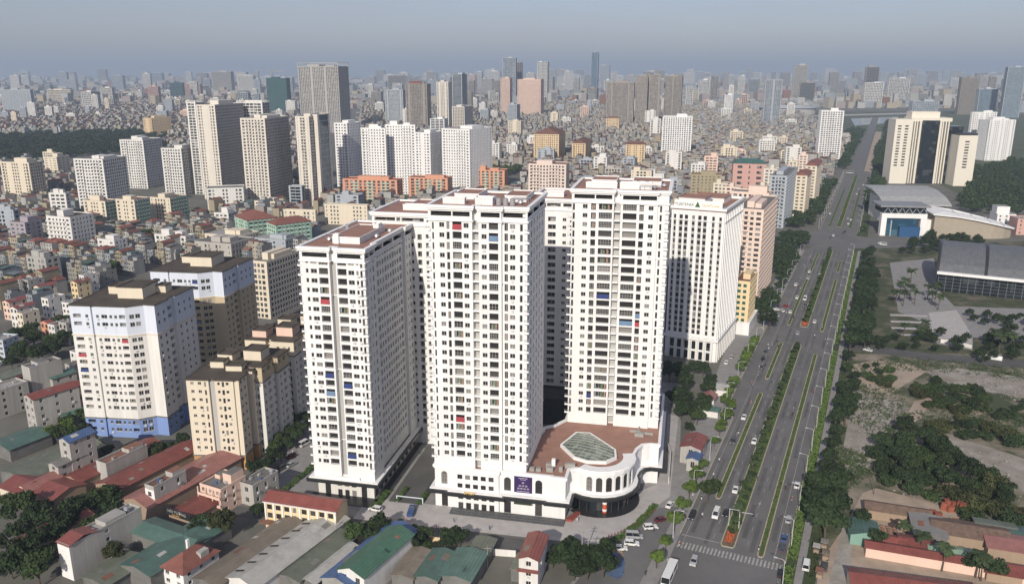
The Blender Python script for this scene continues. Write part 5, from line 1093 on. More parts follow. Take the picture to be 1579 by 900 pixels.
# ------------------------------------------------------------------ dense low-rise quarters
PALES = [(n, mat('old_' + n.replace(' ', '_').replace('-', '_') + '_plaster', c, .9, .25, .2, streak=True, obj_var=.15)) for n, c in [('white', (0.386, 0.378, 0.353)), ('cream', (0.344, 0.311, 0.252)), ('grey', (0.227, 0.223, 0.21)), ('pale yellow', (0.353, 0.302, 0.21)), ('pinkish', (0.302, 0.252, 0.231)), ('pale blue-grey', (0.252, 0.273, 0.29))]]
ROOFS = [('rust red', RUST), ('red tile', REDTILE), ('grey concrete', mat('old_grey_roof', (.17, .165, .155), .9, .3, .2)), ('green sheet', GSHEET), ('dark concrete', mat('old_dark_roof', (.10, .095, .09), .9, .3, .2)), ('blue-grey sheet', mat('bluegrey_sheet', (.16, .18, .205), .6, .2, .3))]
PROTO = []
HP = random.Random(21)
for k in range(26):
    wi, ri = HP.choices(range(6), (6, 3, 4, 2, 2, 2))[0], HP.choices(range(6), (4, 4, 4, 2, 4, 2))[0]
    PROTO.append((wi, ri, HP.uniform(4.2, 7.0), HP.uniform(9, 14), HP.choice((2, 3, 3, 4, 4, 5)), ('flat' if ri in (2, 4, 5) else HP.choice(('gable', 'hip') if ri == 1 else ('gable', 'gablex', 'flat')))))
PMESH = {}
def proto(i):
    if i in PMESH: return PMESH[i]
    wi, ri, w_, d, fl, sh = PROTO[i]; h = fl * 3.2; W, J, r = MB(), MB(), MB(); rows = [3.2 * k for k in range(fl)]
    n = 2 if w_ < 5.5 else 3
    facade(W, J, None, (0, 0), (1, 0), w_, 0, h, rows, [((k + .5) * w_ / n - .7, (k + .5) * w_ / n + .7, .7, 2.5, 'win') for k in range(n)], False)
    facade(W, J, None, (w_, 0), (0, 1), d, 0, h, rows, [(d * .3, d * .3 + 1, 1, 2.3, 'win'), (d * .7, d * .7 + 1, 1, 2.3, 'win')] if i % 3 == 0 else [], False)
    facade(W, J, None, (w_, d), (-1, 0), w_, 0, h, rows, [(w_ * .25 - .5, w_ * .25 + .5, .9, 2.3, 'win'), (w_ * .7 - .5, w_ * .7 + .5, .9, 2.3, 'win')], False); facade(W, J, None, (0, d), (0, -1), d, 0, h, [], [])
    for z in rows[1:]: W.box(.1, -.9, z - .1, w_ - .1, -.01, z + .08, 0, True); W.box(.1, -.9, z + .08, w_ - .1, -.82, z + .8, 0)
    if sh == 'flat':
        r.face([(.1, .1, h - .1), (w_ - .1, .1, h - .1), (w_ - .1, d - .1, h - .1), (.1, d - .1, h - .1)]); W.ring([(0, 0), (w_, 0), (w_, d), (0, d)], .05, -.15, h, h + .8)
        y0 = d * .45; W.box(.3, y0, h - .1, w_ - .8, y0 + 4, h + 2.5, 0); r.box(.1, y0 - .3, h + 2.5, w_ - .6, y0 + 4.3, h + 2.65, 0, True)
        if i % 2: r.face([(0, .4, h + 2.4), (w_, .4, h + 2.4), (w_, y0 - .4, h + 2.9), (0, y0 - .4, h + 2.9)])
    elif sh == 'gable': gable(r, w_, d, h, 1.3, .4, 'y'); W.face([(0, 0, h), (w_, 0, h), (w_ / 2, 0, h + 1.3)]); W.face([(w_, d, h), (0, d, h), (w_ / 2, d, h + 1.3)])
    elif sh == 'gablex': gable(r, w_, d * .6, h, 1.3, .4, 'x'); r.face([(0, d * .6, h), (w_, d * .6, h), (w_, d, h), (0, d, h)]); W.box(.4, d * .66, h, w_ - .6, d * .9, h + 2.2)
    else: hip(r, w_, d * .7, h, 2.2, .4); r.face([(0, d * .7, h + .02), (w_, d * .7, h + .02), (w_, d, h + .02), (0, d, h + .02)])
    me = (W.mesh('house', [PALES[wi][1]]), r.mesh('roof', [ROOFS[ri][1]]), J.mesh('window_row', [GLASSJ, FRAME]))
    nm = 'white cream grey'
    lab = '%s %d-storey house with %s %s roof in the dense quarter' % (PALES[wi][0], fl, {'flat': 'flat', 'gable': 'pitched', 'gablex': 'half pitched', 'hip': 'hipped'}[sh], ROOFS[ri][0])
    PMESH[i] = (me, lab); return PMESH[i]
ZONES = [
 [(-30, 300), (110, 296), (130, 345), (225, 365), (300, 340), (380, 330), (440, 322), (478, 352), (478, 400), (400, 402), (230, 412), (108, 470), (60, 490), (-30, 470)],
 [(-30, 270), (60, 255), (115, 262), (115, 300), (-30, 305)],
 [(430, 305), (528, 298), (528, 330), (720, 306), (812, 300), (812, 248), (1130, 248), (1130, 300), (1040, 332), (560, 352)],
 [(560, 162), (1180, 158), (1270, 196), (1352, 236), (1300, 262), (1190, 262), (760, 262), (690, 230), (560, 205)],
 [(-30, 150), (460, 150), (460, 192), (300, 204), (-30, 208)],
 [(250, 205), (462, 195), (462, 300), (300, 292)],
 [(1085, 258), (1330, 240), (1300, 265), (1270, 290), (1190, 270), (1130, 310), (1085, 300)],
]
ROADI.append(len(FOOT)); keepout(RO, RROT, -34, -160, 26, 2600, 0)
cand = []
HZ = random.Random(33)
for zi, Z in enumerate(ZONES):
    W_ = [G(max(-60, min(1640, x)), y) for x, y in Z]; cx = sum(p[0] for p in W_) / len(W_); cy = sum(p[1] for p in W_) / len(W_)
    th = rad([-24, -20, -12, -14, -16, -14, -25][zi]); c, s = math.cos(th), math.sin(th)
    loc = [((x - cx) * c + (y - cy) * s, -(x - cx) * s + (y - cy) * c) for x, y in W_]
    a0, a1 = min(p[0] for p in loc), max(p[0] for p in loc); b0, b1 = min(p[1] for p in loc), max(p[1] for p in loc)
    b = b0; row = 0
    while b < b1:
        a = a0 + HZ.uniform(0, 6); off = HZ.uniform(-.06, .06)
        while a < a1:
            X, Y = cx + a * c - b * s, cy + a * s + b * c; px, py = PX(X, Y)
            stp = 5.6 if Y < 1500 else 7.0
            if inpoly(px, py, Z) and -60 < px < 1640:
                if HZ.random() < .90: cand.append((Y, X, th + off + (math.pi if row % 2 else 0), HZ.random()))
            if HZ.random() < .05: a += 5
            a += stp * HZ.uniform(.85, 1.3)
        b += 14.5 if row % 2 == 0 else 18.5
        row += 1
MR = random.Random(61); MK = [(WHITE2, 'white mid-rise block rising from the low roofs'), (CREAM, 'cream mid-rise block rising from the low roofs'), (IVG, 'warm grey mid-rise block rising from the low roofs'), (CGRY, 'cool grey mid-rise block rising from the low roofs'), (PINK, 'pinkish mid-rise block rising from the low roofs')]
pool = [c for c in cand if c[0] > 620 and not blocked(c[1], c[0], 18)]
pool2 = [c for c in pool if c[0] < 1500]
for it in range(190):
    Y, X, th, r = MR.choice(pool2 if it % 5 == 0 else pool)
    if blocked(X, Y, 14): continue
    h = MR.uniform(18, 34) if Y < 1500 else MR.uniform(20, 52); px0, yb = PX(X, Y); wd = MR.uniform(12, 30); xa, xb = PX(X - wd, Y, h)[0], PX(X, Y, h)[0]; k = MR.choices(range(5), (5, 3, 3, 3, 1))[0]
    gt(MK[k][1], xa, xb, xb + (xb - xa) * .25, PX(X, Y, h)[1], yb, MK[k][0], MR.choice((GLASSF, GLASSF, GLASSD)), th=MR.uniform(-22, -6), pitch=MR.uniform(3, 4.4), pw=MR.uniform(1.0, 2.0), bh=MR.uniform(1.1, 1.8), roof=MR.choice((CONC, CONCD, RUST)), rooms=MR.choice((1, 2)), name='mid_rise_block', cat='apartment block', group=MK[k][1].split(' rising')[0] + 's', dmin=9, dmax=22)
for o in list(COL.objects):
    if 'dims' in o: del o['dims']
cand = [c for c in cand if not blocked(c[1], c[0], 4.5)]
cand.sort(); print('houses', len(cand))
near, rest = cand[:300], cand[300:]
for (Y, X, th, r) in near:
    i = int(r * 9973) % len(PROTO); (mw, mr, mj), lab = proto(i); wi, ri, w_, d, fl, sh = PROTO[i]
    if math.cos(th) < 0: X, Y = X - w_ / 2 * math.cos(th), Y - w_ / 2 * math.sin(th)
    o = tag(link('house', mw, None, (X, Y, 0), th), lab, 'house', 'houses of the dense low-rise quarter: ' + lab.split(' in ')[0]); link('roof', mr, o); tag(link('window_row', mj, o), kind='stuff')
# the many houses past the first three hundred: one mass
RM = [m for _, m in PALES] + [m for _, m in ROOFS]
V, F, M = [], [], []
nv = 0
for (Y, X, th, r) in rest:
    i = int(r * 9973) % len(PROTO); wi, ri, w_, d, fl, sh = PROTO[i]; k = int(r * 99991)
    wi = (0, 2, 5, 0, 4, 2, 1, 0, 2, 3, 5)[k % 11]; h = (fl + (k % 3) - 1) * 3.1 + 1.0; w_ = w_ * (1 + (k % 7) * .05); c, s = math.cos(th), math.sin(th)
    if k % 97 == 0: h += 9; w_ *= 1.6
    if k % 23 == 0 and Y > 700: w_, d, h, sh, ri = 15 + k % 9, 22 + k % 11, 6.0, 'gable', (k // 23) % 6; wi = 2
    P = [(0, 0, 0), (w_, 0, 0), (w_, d, 0), (0, d, 0), (0, 0, h), (w_, 0, h), (w_, d, h), (0, d, h)]
    fc = [(0, 1, 5, 4), (1, 2, 6, 5), (2, 3, 7, 6), (3, 0, 4, 7)]; mm = [wi] * 4
    if sh == 'flat':
        fc.append((4, 5, 6, 7)); mm.append(6 + ri); y0 = d * (.2 + (k % 5) * .1); P += [(.3, y0, h), (w_ * .8, y0, h), (w_ * .8, y0 + 4, h), (.3, y0 + 4, h), (.3, y0, h + 2.4), (w_ * .8, y0, h + 2.4), (w_ * .8, y0 + 4, h + 2.4), (.3, y0 + 4, h + 2.4)]
        fc += [(8, 9, 13, 12), (9, 10, 14, 13), (10, 11, 15, 14), (11, 8, 12, 15), (12, 13, 14, 15)]; mm += [(wi + 1) % 6] * 4 + [6 + (ri + k) % 6]
    else:
        P += [(w_ / 2, -.2, h + 1.5), (w_ / 2, d + .2, h + 1.5)]; fc += [(4, 8, 9, 7), (8, 5, 6, 9)]; mm += [6 + ri] * 2
    n = max(1, int(fl * .6))      # dark window bands on the front
    q = len(P)
    for j in range(min(fl, 3)):
        z0 = 1.0 + j * 3.1; x0, x1 = w_ * .18, w_ * .82
        P += [(x0, -.05, z0), (x1, -.05, z0), (x1, -.05, z0 + 1.5), (x0, -.05, z0 + 1.5)]; fc.append((q, q + 1, q + 2, q + 3)); mm.append(12); q += 4
    V += [(X + x * c - y * s, Y + x * s + y * c, z) for x, y, z in P]; F += [tuple(nv + t for t in f) for f in fc]; M += mm; nv += len(P)
me = bpy.data.meshes.new('distant_houses'); me.from_pydata(V, [], F)
for m in RM + [GLASSF]: me.materials.append(m)
me.polygons.foreach_set('material_index', M); me.update()
tag(link('distant_houses', me), 'sea of small low-rise houses stretching to the towers', 'houses', kind='stuff')
# far city blocks beyond
FB = MB(); FZ = random.Random(44); Y = 3300.0
while Y < 16000:
    X = -Y * .68
    while X < Y * .68:
        sz = Y * .006
        px, py = PX(X, Y)
        if FZ.random() < .72 and -40 < px < 1620 and not blocked(X, Y, 0):
            hh = FZ.uniform(8, 26) * (1.0 if FZ.random() < .85 else 2.2); FB.obox(X + FZ.uniform(-8, 8), Y + FZ.uniform(-sz, sz), 0, sz * FZ.uniform(.8, 1.9), sz * FZ.uniform(.8, 1.9), hh, FZ.uniform(-.6, .3), FZ.choices(range(8), (5, 3, 4, 2, 2, 3, 2, 2))[0])
        X += sz * FZ.uniform(1.6, 3.0)
    Y *= 1.016
tag(FB.build('far_city', [m for _, m in PALES] + [RUST, CONCD]), 'far city blocks fading into haze', 'city', kind='stuff')
# ------------------------------------------------------------------ right-hand side: halls, lots, yards
P_ = pixpoly
def mixground(name, a, b_, scale, lo, hi):
    m = mat(name, a, .95, .25, scale * 4, detail=8, bump=.3, bscale=.9); n = m.node_tree.nodes; l = m.node_tree.links; bs = n['Principled BSDF']
    old = bs.inputs['Base Color'].links[0].from_socket; geo = n.new('ShaderNodeNewGeometry'); nz = n.new('ShaderNodeTexNoise'); nz.inputs['Scale'].default_value = scale; nz.inputs['Detail'].default_value = 9; nz.inputs['Roughness'].default_value = .68
    l.new(geo.outputs['Position'], nz.inputs['Vector']); r = n.new('ShaderNodeMapRange'); r.inputs['From Min'].default_value = lo; r.inputs['From Max'].default_value = hi; l.new(nz.outputs['Fac'], r.inputs['Value'])
    mx = n.new('ShaderNodeMixRGB'); l.new(r.outputs['Result'], mx.inputs[0]); l.new(old, mx.inputs[1]); mx.inputs[2].default_value = (*b_, 1); l.new(mx.outputs['Color'], bs.inputs['Base Color']); return m
LOT = mixground('lot_earth', (.31, .26, .205), (.062, .075, .035), .045, .42, .56)
GRASSM = mixground('worn_grass', (.17, .15, .11), (.055, .068, .03), .07, .38, .52)
RUBG = mixground('rubble_earth', (.36, .33, .29), (.23, .20, .165), .12, .4, .6)
sheet('vacant_lot', P_((1290, 545), (1579, 545), (1640, 620), (1640, 800), (1400, 790), (1330, 760), (1285, 850), (1262, 850), (1262, 700)), .012, LOT)
sheet('rubble_clearing', P_((1318, 600), (1345, 610), (1395, 620), (1405, 640), (1360, 690), (1345, 720), (1300, 740), (1298, 700)), .03, RUBG)
sheet('dirt_clearing', P_((1312, 562), (1345, 556), (1395, 560), (1430, 572), (1400, 590), (1370, 608), (1340, 604), (1318, 590)), .034, DIRT)
sheet('dirt_track', P_((1410, 618), (1432, 612), (1470, 622), (1520, 634), (1520, 640), (1460, 632), (1432, 626), (1412, 650), (1400, 664), (1388, 662)), .038, DIRT)
sheet('rubble_field', P_((1425, 572), (1470, 566), (1640, 590), (1640, 625), (1540, 606), (1480, 600)), .032, RUBG)
sheet('rubble_field', P_((1420, 680), (1460, 668), (1560, 700), (1640, 730), (1640, 800), (1560, 745), (1480, 710), (1440, 700)), .032, RUBG)
sheet('dirt_track', P_((1415, 686), (1440, 690), (1500, 728), (1490, 736), (1430, 700)), .04, DIRT)
sheet('brickyard', P_((1330, 760), (1350, 752), (1420, 770), (1500, 795), (1579, 830), (1640, 870), (1640, 960), (1255, 960), (1262, 870), (1300, 815)), .036, DIRT)
sheet('yard_lane', P_((1300, 808), (1318, 806), (1312, 850), (1310, 960), (1262, 960), (1290, 850)), .05, DIRTG)
sheet('meadow', P_((1195, 172), (1472, 172), (1640, 180), (1640, 330), (1480, 300), (1360, 240), (1330, 205), (1195, 198)), .015, GRASS2)
sheet('field_path', P_((1250, 178), (1400, 174), (1400, 176.2), (1250, 180.2)), .03, PAVE)
sheet('pond', P_((1312, 183), (1385, 180), (1384, 189), (1318, 194)), .03, mat('pond_water', (.16, .19, .20), .15, .1, .02))
sheet('hall_car_park', P_((1372, 405), (1440, 398), (1450, 450), (1472, 472), (1640, 478), (1640, 530), (1500, 520), (1500, 540), (1445, 530), (1432, 500), (1385, 480)), .02, PAVE2)
sheet('hall_grounds', P_((1345, 378), (1640, 370), (1640, 570), (1310, 548), (1318, 480)), .011, GRASSM)
sheet('plaza_paving', P_((1432, 482), (1475, 478), (1495, 510), (1500, 530), (1440, 520)), .035, PAVE)
sheet('lot_road', P_((1300, 528), (1440, 545), (1640, 560), (1640, 573), (1440, 556), (1300, 538)), .04, ASPH2)
sheet('junction_walk', P_((1130, 505), (1180, 490), (1190, 500), (1140, 590), (1100, 590)), .025, PAVE2)
for k in range(4):
    y = 484 + 10 * k; sheet('parking_strip', P_((1372 + k, y), (1430 + 3 * k, y + 2), (1431 + 3 * k, y + 5), (1373 + k, y + 3)), .06, PAVE)

# barrel-roofed hall
hb = thing('barrel_hall', 'dark grey barrel-vaulted exhibition hall with glass front and white eave', 'hall', (281.5, 523.5, 0), rad(-28))
HW, HD = 96.0, 70.0; ZE, ZR = 13.0, 27.5
VAULT = sheetmat('vault_sheet', (.125, .13, .138), pitch=1.6, rough=.5, axis=0)
n = 16; prof = [(HD * k / n, ZE + (ZR - ZE) * math.sin(math.pi * (.02 + .98 * k / n)) ** .75 if 0 < k < n else ZE) for k in range(n + 1)]
bay = [0, 28, 62, HW]
for i in range(3):
    b = MB()
    for (p, q) in zip(prof[:-1], prof[1:]): b.face([(bay[i] + .6, p[0], p[1]), (bay[i + 1] - .6, p[0], p[1]), (bay[i + 1] - .6, q[0], q[1]), (bay[i] + .6, q[0], q[1])])
    b.build('vault', VAULT, hb)
for x in bay:
    b = MB()
    for (p, q) in zip(prof[:-1], prof[1:]):
        b.face([(x - .9, p[0], p[1] + .5), (x + .9, p[0], p[1] + .5), (x + .9, q[0], q[1] + .5), (x - .9, q[0], q[1] + .5)])
        b.face([(x - .9, p[0], p[1] - .6), (x - .9, p[0], p[1] + .5), (x - .9, q[0], q[1] + .5), (x - .9, q[0], q[1] - .6)]); b.face([(x + .9, q[0], q[1] - .6), (x + .9, q[0], q[1] + .5), (x + .9, p[0], p[1] + .5), (x + .9, p[0], p[1] - .6)])
    b.build('rib', DARKST, hb)
b = MB(); b.box(0, -2.2, ZE - 1.0, HW, .6, ZE + .6, 0, True); b.build('eave', WHITE, hb)
b = MB(); b.face([(1, 1.5, 0), (HW, 1.5, 0), (HW, 1.5, ZE), (1, 1.5, ZE)]); b.build('front_glass', GLASSD, hb)
for k in range(22):
    q = MB(); q.box(1 + k * 4.4, 1.25, .05, 1.35 + k * 4.4, 1.48, ZE - 1, 0); q.build('mullion', mat('louvre_grey', (.12, .135, .15), .5, .1, 1), hb)
b = MB()
for z in (2.2, 4.4, 6.6, 8.8, 11): b.box(1, 1.2, z, HW, 1.44, z + .2, 0, True)
b.build('louvre_band', mat('louvre_grey', (.12, .135, .15), .5, .1, 1), hb)
b = MB(); b.face([(.2, y, z) for y, z in [(HD, 0)] + [(HD * k / n, p[1] - .2) for k, p in reversed(list(enumerate(prof)))] + [(0, 0)]]); b.build('end_glass', GLASSG, hb)
for k in range(9): q = MB(); q.box(-.25, 4 + k * 8.5, .05, .15, 4.5 + k * 8.5, ZE + 2, 0); q.build('mullion', CGRY, hb)
keepout((281.5, 523.5), rad(-28), -3, -3, HW, HD, 3)
# museum group
ms = thing('museum', 'white museum with portal frame, blue glass and stacked grey roofs', 'museum', (327, 712, 0), rad(-8))
def mbx(nm, x0, y0, z0, x1, y1, z1, m): q = MB(); q.box(x0, y0, z0, x1, y1, z1, 0, True); return q.build(nm, m, ms)
mbx('portal_post', 0, 0, 0, 4.5, 6, 16, WHITE); mbx('portal_beam', 0, 0, 16, 38, 6, 20, WHITE); mbx('glass_hall', 5, 1.5, 0, 30, 22, 15.9, GLASSB); mbx('entrance_box', 15, -4, 0, 32, 10, 9, mat('blue_panel', (.03, .09, .20), .4, .15, .5))
mbx('portal_post', 33, 0, 0, 38, 6, 16, WHITE); mbx('glass_frame', 8, -1, 0, 8.8, 1.2, 14, CGRY); mbx('upper_hall', 1, 2, 20.1, 37, 26, 25.5, GLASSD)
for k in range(6):
    q = MB(); q.bar((2 + 6 * k, 1.7, 20.2), (5 + 6 * k, 1.7, 25), .25, 4); q.bar((8 + 6 * k, 1.7, 20.2), (5 + 6 * k, 1.7, 25), .25, 4); q.build('truss', CGRY, ms)
GR2 = sheetmat('grey_hall_roof', (.25, .255, .26), 1.5); GR3 = sheetmat('light_grey_hall_roof', (.36, .36, .35), 1.5)
q = MB(); q.box(-2, -1, 25.6, 40, 28, 27, 0, True); q.build('roof', GR2, ms)
mbx('rear_hall', 22, 60, 0, 72, 120, 22, WHITE); mbx('rear_glazing', 20, 59, 16, 74, 60, 20, GLASSD)
q = MB()
for (p, r_) in zip([(54, 20.5), (70, 25.5), (95, 29)], [(70, 25.5), (95, 29), (124, 29)]): q.face([(16, p[0], p[1]), (77, p[0], p[1]), (77, r_[0], r_[1]), (16, r_[0], r_[1])]); q.face([(16, p[0], p[1] - 1.2), (16, p[0], p[1]), (16, r_[0], r_[1]), (16, r_[0], r_[1] - 1.2)])
q.face([(16, 54, 19), (77, 54, 19), (77, 54, 20.5), (16, 54, 20.5)]); q.build('rear_roof', GR3, ms); mbx('link_block', 38.2, 8, 0, 60, 58, 14, WHITE)
keepout((327, 712), rad(-8), -4, -6, 96, 126, 4)
fa = thing('fan_hall', 'curved hall with beige bowed wall and tilted white roof rim', 'hall', (371, 706, 0), rad(-9))
pl = [(0, 0), (18, -1.5), (34, -2.2), (48, -1.5), (58, 1.5), (66, 7), (70, 15), (66, 24), (50, 34), (30, 44), (10, 52), (0, 54)]
def fz(x): return 20 - 12.5 * (max(0, x) / 70) ** 1.6
q = MB()
for k in range(len(pl)):
    (x0, y0), (x1, y1) = pl[k], pl[(k + 1) % len(pl)]; q.face([(x0, y0, 0), (x1, y1, 0), (x1, y1, fz(x1)), (x0, y0, fz(x0))])
q.build('wall', mat('beige_panel', (.36, .31, .24), .8, .08, .3), fa)
q = MB(); o = offset(pl, 2.2); i_ = offset(pl, -9)
for k in range(len(pl)):
    j = (k + 1) % len(pl); A, B, C, D = o[k], o[j], i_[j], i_[k]
    q.face([(*A, fz(A[0]) + .6), (*B, fz(B[0]) + .6), (*C, fz(C[0]) + 1.8), (*D, fz(D[0]) + 1.8)]); q.face([(*A, fz(A[0]) - .4), (*B, fz(B[0]) - .4), (*B, fz(B[0]) + .6), (*A, fz(A[0]) + .6)])
q.face([(*p, fz(p[0]) + 1.8) for p in i_]); q.build('roof', WHITE, fa)
for x in (18, 32, 45, 56):
    q = MB(); q.bar((x, -3.5, fz(x) + .7), (x + 4, 30 - x * .2, fz(x) + 2.0), .25, 4); q.build('roof_seam', CGRY, fa)
keepout((371, 706), rad(-9), -3, -6, 74, 58, 3)
building('house', 'white stepped house with red brick corner beyond the fan hall', 'house', (1535, 352), 16, 18, 13, -10, CONC, WHITE, 0, 'flat', 4, 3, side=2, room=[(0, 3, 11, 15, 7)])
building('house', 'brick red block beyond the fan hall at the frame edge', 'house', (1566, 362), 12, 18, 14, -10, CONC, ROSE, 0, 'flat', 4, 2, side=2)
st = thing('stadium', 'low oval stadium rim by the far meadow', 'stadium', (*G(1213, 176), 0)); q = MB(); sp = [(95 * math.cos(t * math.pi / 12), 70 * math.sin(t * math.pi / 12)) for t in range(24)]
q.ring(sp, 0, -40, 0, 22); q.build('stand', GREYW, st); q = MB(); q.ring(sp, 6, -28, 22, 27); q.build('roof_rim', CGRY, st)

# brickyard sheds along the yard
def bd(label, px, w_, d, h, th, rf, wl, rise=1.0, shape='y', **k): return building('shed', label, 'shed', px, w_, d, h, th, rf, wl, rise, shape, **k)
TILE = mat('worn_tile', (.17, .115, .085), .9, .3, .6, bump=.3)
bd('crimson long-roofed shed at the bottom of the brickyard', (1312, 925), 34, 9, 4.5, -14, RSHEET, CREAM, 1.5, 'x')
bd('peach terrace wall shed with narrow red roof beside the crimson one', (1334, 858), 46, 4.5, 3.4, -19, RSHEET, PINK, .8, 'x')
bd('grey concrete-roofed shed in the middle of the brickyard', (1408, 842), 9, 13, 4.5, -19, GRSHEET, CONCD, .4)
bd('brown worn tiled shed with open timber side', (1437, 838), 21, 10, 4.2, -19, TILE, BROWNW, 1.4, 'x')
bd('faded pink sheet-roofed shed', (1521, 862), 14, 11, 4.2, -19, RSHEET2, BROWNW, .8, 'x')
bd('olive and teal panel shed before the brick stacks', (1506, 835), 11, 8, 4.0, -19, OSHEET, WHITE2, .6, 'x')
bd('teal panel shed cut by the frame edge', (1560, 850), 12, 9, 4.0, -19, GSHEET, WHITE2, .6, 'x')
bd('green tarpaulin roof beside the yard lane', (1310, 838), 8.5, 9, 3.6, -15, GSHEET, GREENW, 1.2)
bd('brown worn tile roof by the yard lane, above the tile rows', (1334, 798), 19, 6, 3.4, -19, TILE, BROWNW, 1.2, 'x')
bd('small red roof between the tile rows and the terrace', (1362, 850), 6, 5, 3.2, -19, RSHEET, BROWNW, .8, 'x')
bd('second small red roof next to the grey concrete one', (1386, 853), 9, 6, 3.4, -19, RSHEET, BROWNW, .8, 'x')
bd('mint lean roof below the worn tiled shed', (1432, 866), 14, 6, 3.2, -19, sheetmat('mint_sheet', (.22, .32, .22)), MINT, .8, 'x')
bd('small mint roof by the dark palm at the yard', (1512, 888), 6, 5, 3.0, -19, sheetmat('mint_sheet', (.22, .32, .22)), MINT, .6, 'x')
bd('bright red low roof near the mint lean-to', (1520, 895), 9, 6, 3.0, -19, RSHEET, BROWNW, .8, 'x')
BRICKC = mat('stacked_brick', (.27, .085, .05), .9, .25, 1.2, obj_var=.2)
BR = random.Random(9)
def stack(px, w_, d, h, lab):
    t = thing('brick_stack', lab, 'brick stack', (*G(*px), 0), rad(BR.uniform(-40, 10)), 'brick stacks in the yard'); q = MB(); n = max(2, int(h / .5))
    for k in range(n):
        q.box(BR.uniform(-.08, .08), BR.uniform(-.08, .08), .05 + k * h / n, w_ + BR.uniform(-.08, .08), d + BR.uniform(-.08, .08), .05 + (k + 1) * h / n - .03, 0, True)
    q.build('course_block', BRICKC, t)
for (x, y) in [(1462, 790), (1468, 786), (1474, 788), (1478, 792), (1456, 785), (1484, 794), (1450, 786), (1552, 805), (1558, 800), (1563, 806), (1548, 810), (1570, 815), (1575, 822), (1560, 822), (1566, 830), (1432, 800), (1440, 806), (1466, 812), (1474, 815)]:
    stack((x, y), BR.uniform(1.6, 2.8), BR.uniform(1.2, 2.2), BR.uniform(1.6, 3.6), 'orange-red brick stack in the yard by the shrub bank')
for (x, y) in [(1515, 808), (1522, 812), (1530, 815), (1538, 818), (1424, 812)]: stack((x, y), 2.6, 1.8, 1.0, 'low orange-red tile pile in the yard by the shrub bank')
TS = MB()
for k in range(4): TS.box(.02 * (k % 2), .02 * (k % 3), .05 + .22 * k, 1.15, .62, .05 + .22 * k + .2, 0, True)
TSM = TS.mesh('tile_stack', [mat('tile_clay', (.24, .135, .09), .9, .3, 1.5, obj_var=.25)]); c0x, c0y = G(1348, 838); tc_, ts_ = math.cos(rad(-19)), math.sin(rad(-19))
for i in range(11):
    for j in range(8):
        a, b_ = i * 1.75 - j * .15, j * 1.5
        if BR.random() < .9: tag(link('tile_stack', TSM, None, (c0x + a * tc_ - b_ * ts_, c0y + a * ts_ + b_ * tc_, 0), rad(-19 + BR.uniform(-6, 6))), 'small clay tile stack set out in rows by the yard lane', 'tile stack', 'clay tile stacks in rows')
for i, (x, y, l) in enumerate([(1397, 800, 6.5), (1510, 815, 9)]):
    t = thing('canvas_shelter', ['white canvas strip roof beside the tile rows', 'white canvas strip roof before the panel shed'][i], 'shelter', (*G(x, y), 0), rad(-19)); q = MB(); q.box(0, 0, 2.6, l, 1.6, 2.75, 0, True); q.build('canvas', WHITE, t); q = MB()
    for a in (0.1, l - .2):
        for c in (.1, 1.4): q.box(a, c, 0, a + .1, c + .1, 2.6)
    tag(q.build('post', DKFRAME, t), kind='stuff')
# scattered rubble on the lots
rb = MB(); RR_ = random.Random(17)
for Z, n, cc in (([(1318, 600), (1395, 620), (1405, 640), (1345, 720), (1300, 740)], 350, 0), ([(1425, 572), (1579, 590), (1579, 620), (1480, 600)], 220, 0), ([(1420, 680), (1560, 700), (1579, 780), (1480, 710)], 260, 0), ([(1312, 562), (1430, 572), (1340, 604)], 120, 1), ([(1365, 752), (1420, 765), (1560, 810), (1540, 815), (1420, 775)], 320, 2)):
    x0, x1 = min(p[0] for p in Z), max(p[0] for p in Z); y0, y1 = min(p[1] for p in Z), max(p[1] for p in Z)
    for _ in range(n):
        x, y = RR_.uniform(x0, x1), RR_.uniform(y0, y1)
        if inpoly(x, y, Z):
            X, Y = G(x, y); s_ = RR_.uniform(.2, .7) * (1 if cc < 2 else 1.3); rb.obox(X, Y, .03, s_ * RR_.uniform(.6, 2), s_, s_ * RR_.uniform(.3, .8), RR_.uniform(0, 3), RR_.choice((0, 1, 2)) if cc < 2 else RR_.choice((0, 2, 3)))
tag(rb.build('rubble', [CONCD, DIRTG, CONC, BRICKC]), 'scattered rubble and rubbish on the vacant lots', 'rubble', kind='stuff')

# ------------------------------------------------------------------ vegetation
def leafmat(name, c, trans=.25):
    m = mat(name, c, .75, .35, .5, obj_var=.28, spec=.15); return m
LEAF = [leafmat('dark_leaf', (.030, .048, .020)), leafmat('mid_leaf', (.043, .066, .023)), leafmat('bright_leaf', (.085, .130, .028)), leafmat('olive_leaf', (.055, .062, .024)), leafmat('palm_leaf', (.045, .065, .028))]
BARK = mat('bark', (.10, .08, .06), .95, .25, 2)
def leafcloud(b, R, lobes, n, size, flat=.75):
    tot = sum(l[3] ** 2 for l in lobes)
    for (cx, cy, cz, r) in lobes:
        for _ in range(max(6, int(n * r * r / tot))):
            z = R.uniform(-.75, 1); t = R.uniform(0, 2 * math.pi); s = math.sqrt(max(0, 1 - z * z)); k = r * (R.random() ** .28)
            d = Vector((s * math.cos(t), s * math.sin(t), z * flat)); p = Vector((cx, cy, cz)) + d * k
            nrm = (d + Vector((R.uniform(-.9, .9), R.uniform(-.9, .9), R.uniform(-.4, .9)))).normalized()
            u = nrm.orthogonal().normalized(); v = nrm.cross(u); a = R.uniform(0, math.pi); e = u * math.cos(a) + v * math.sin(a); f = nrm.cross(e); q = size * R.uniform(.6, 1.25)
            b.face([p - e * q, p + f * q * .55, p + e * q, p - f * q * .55])
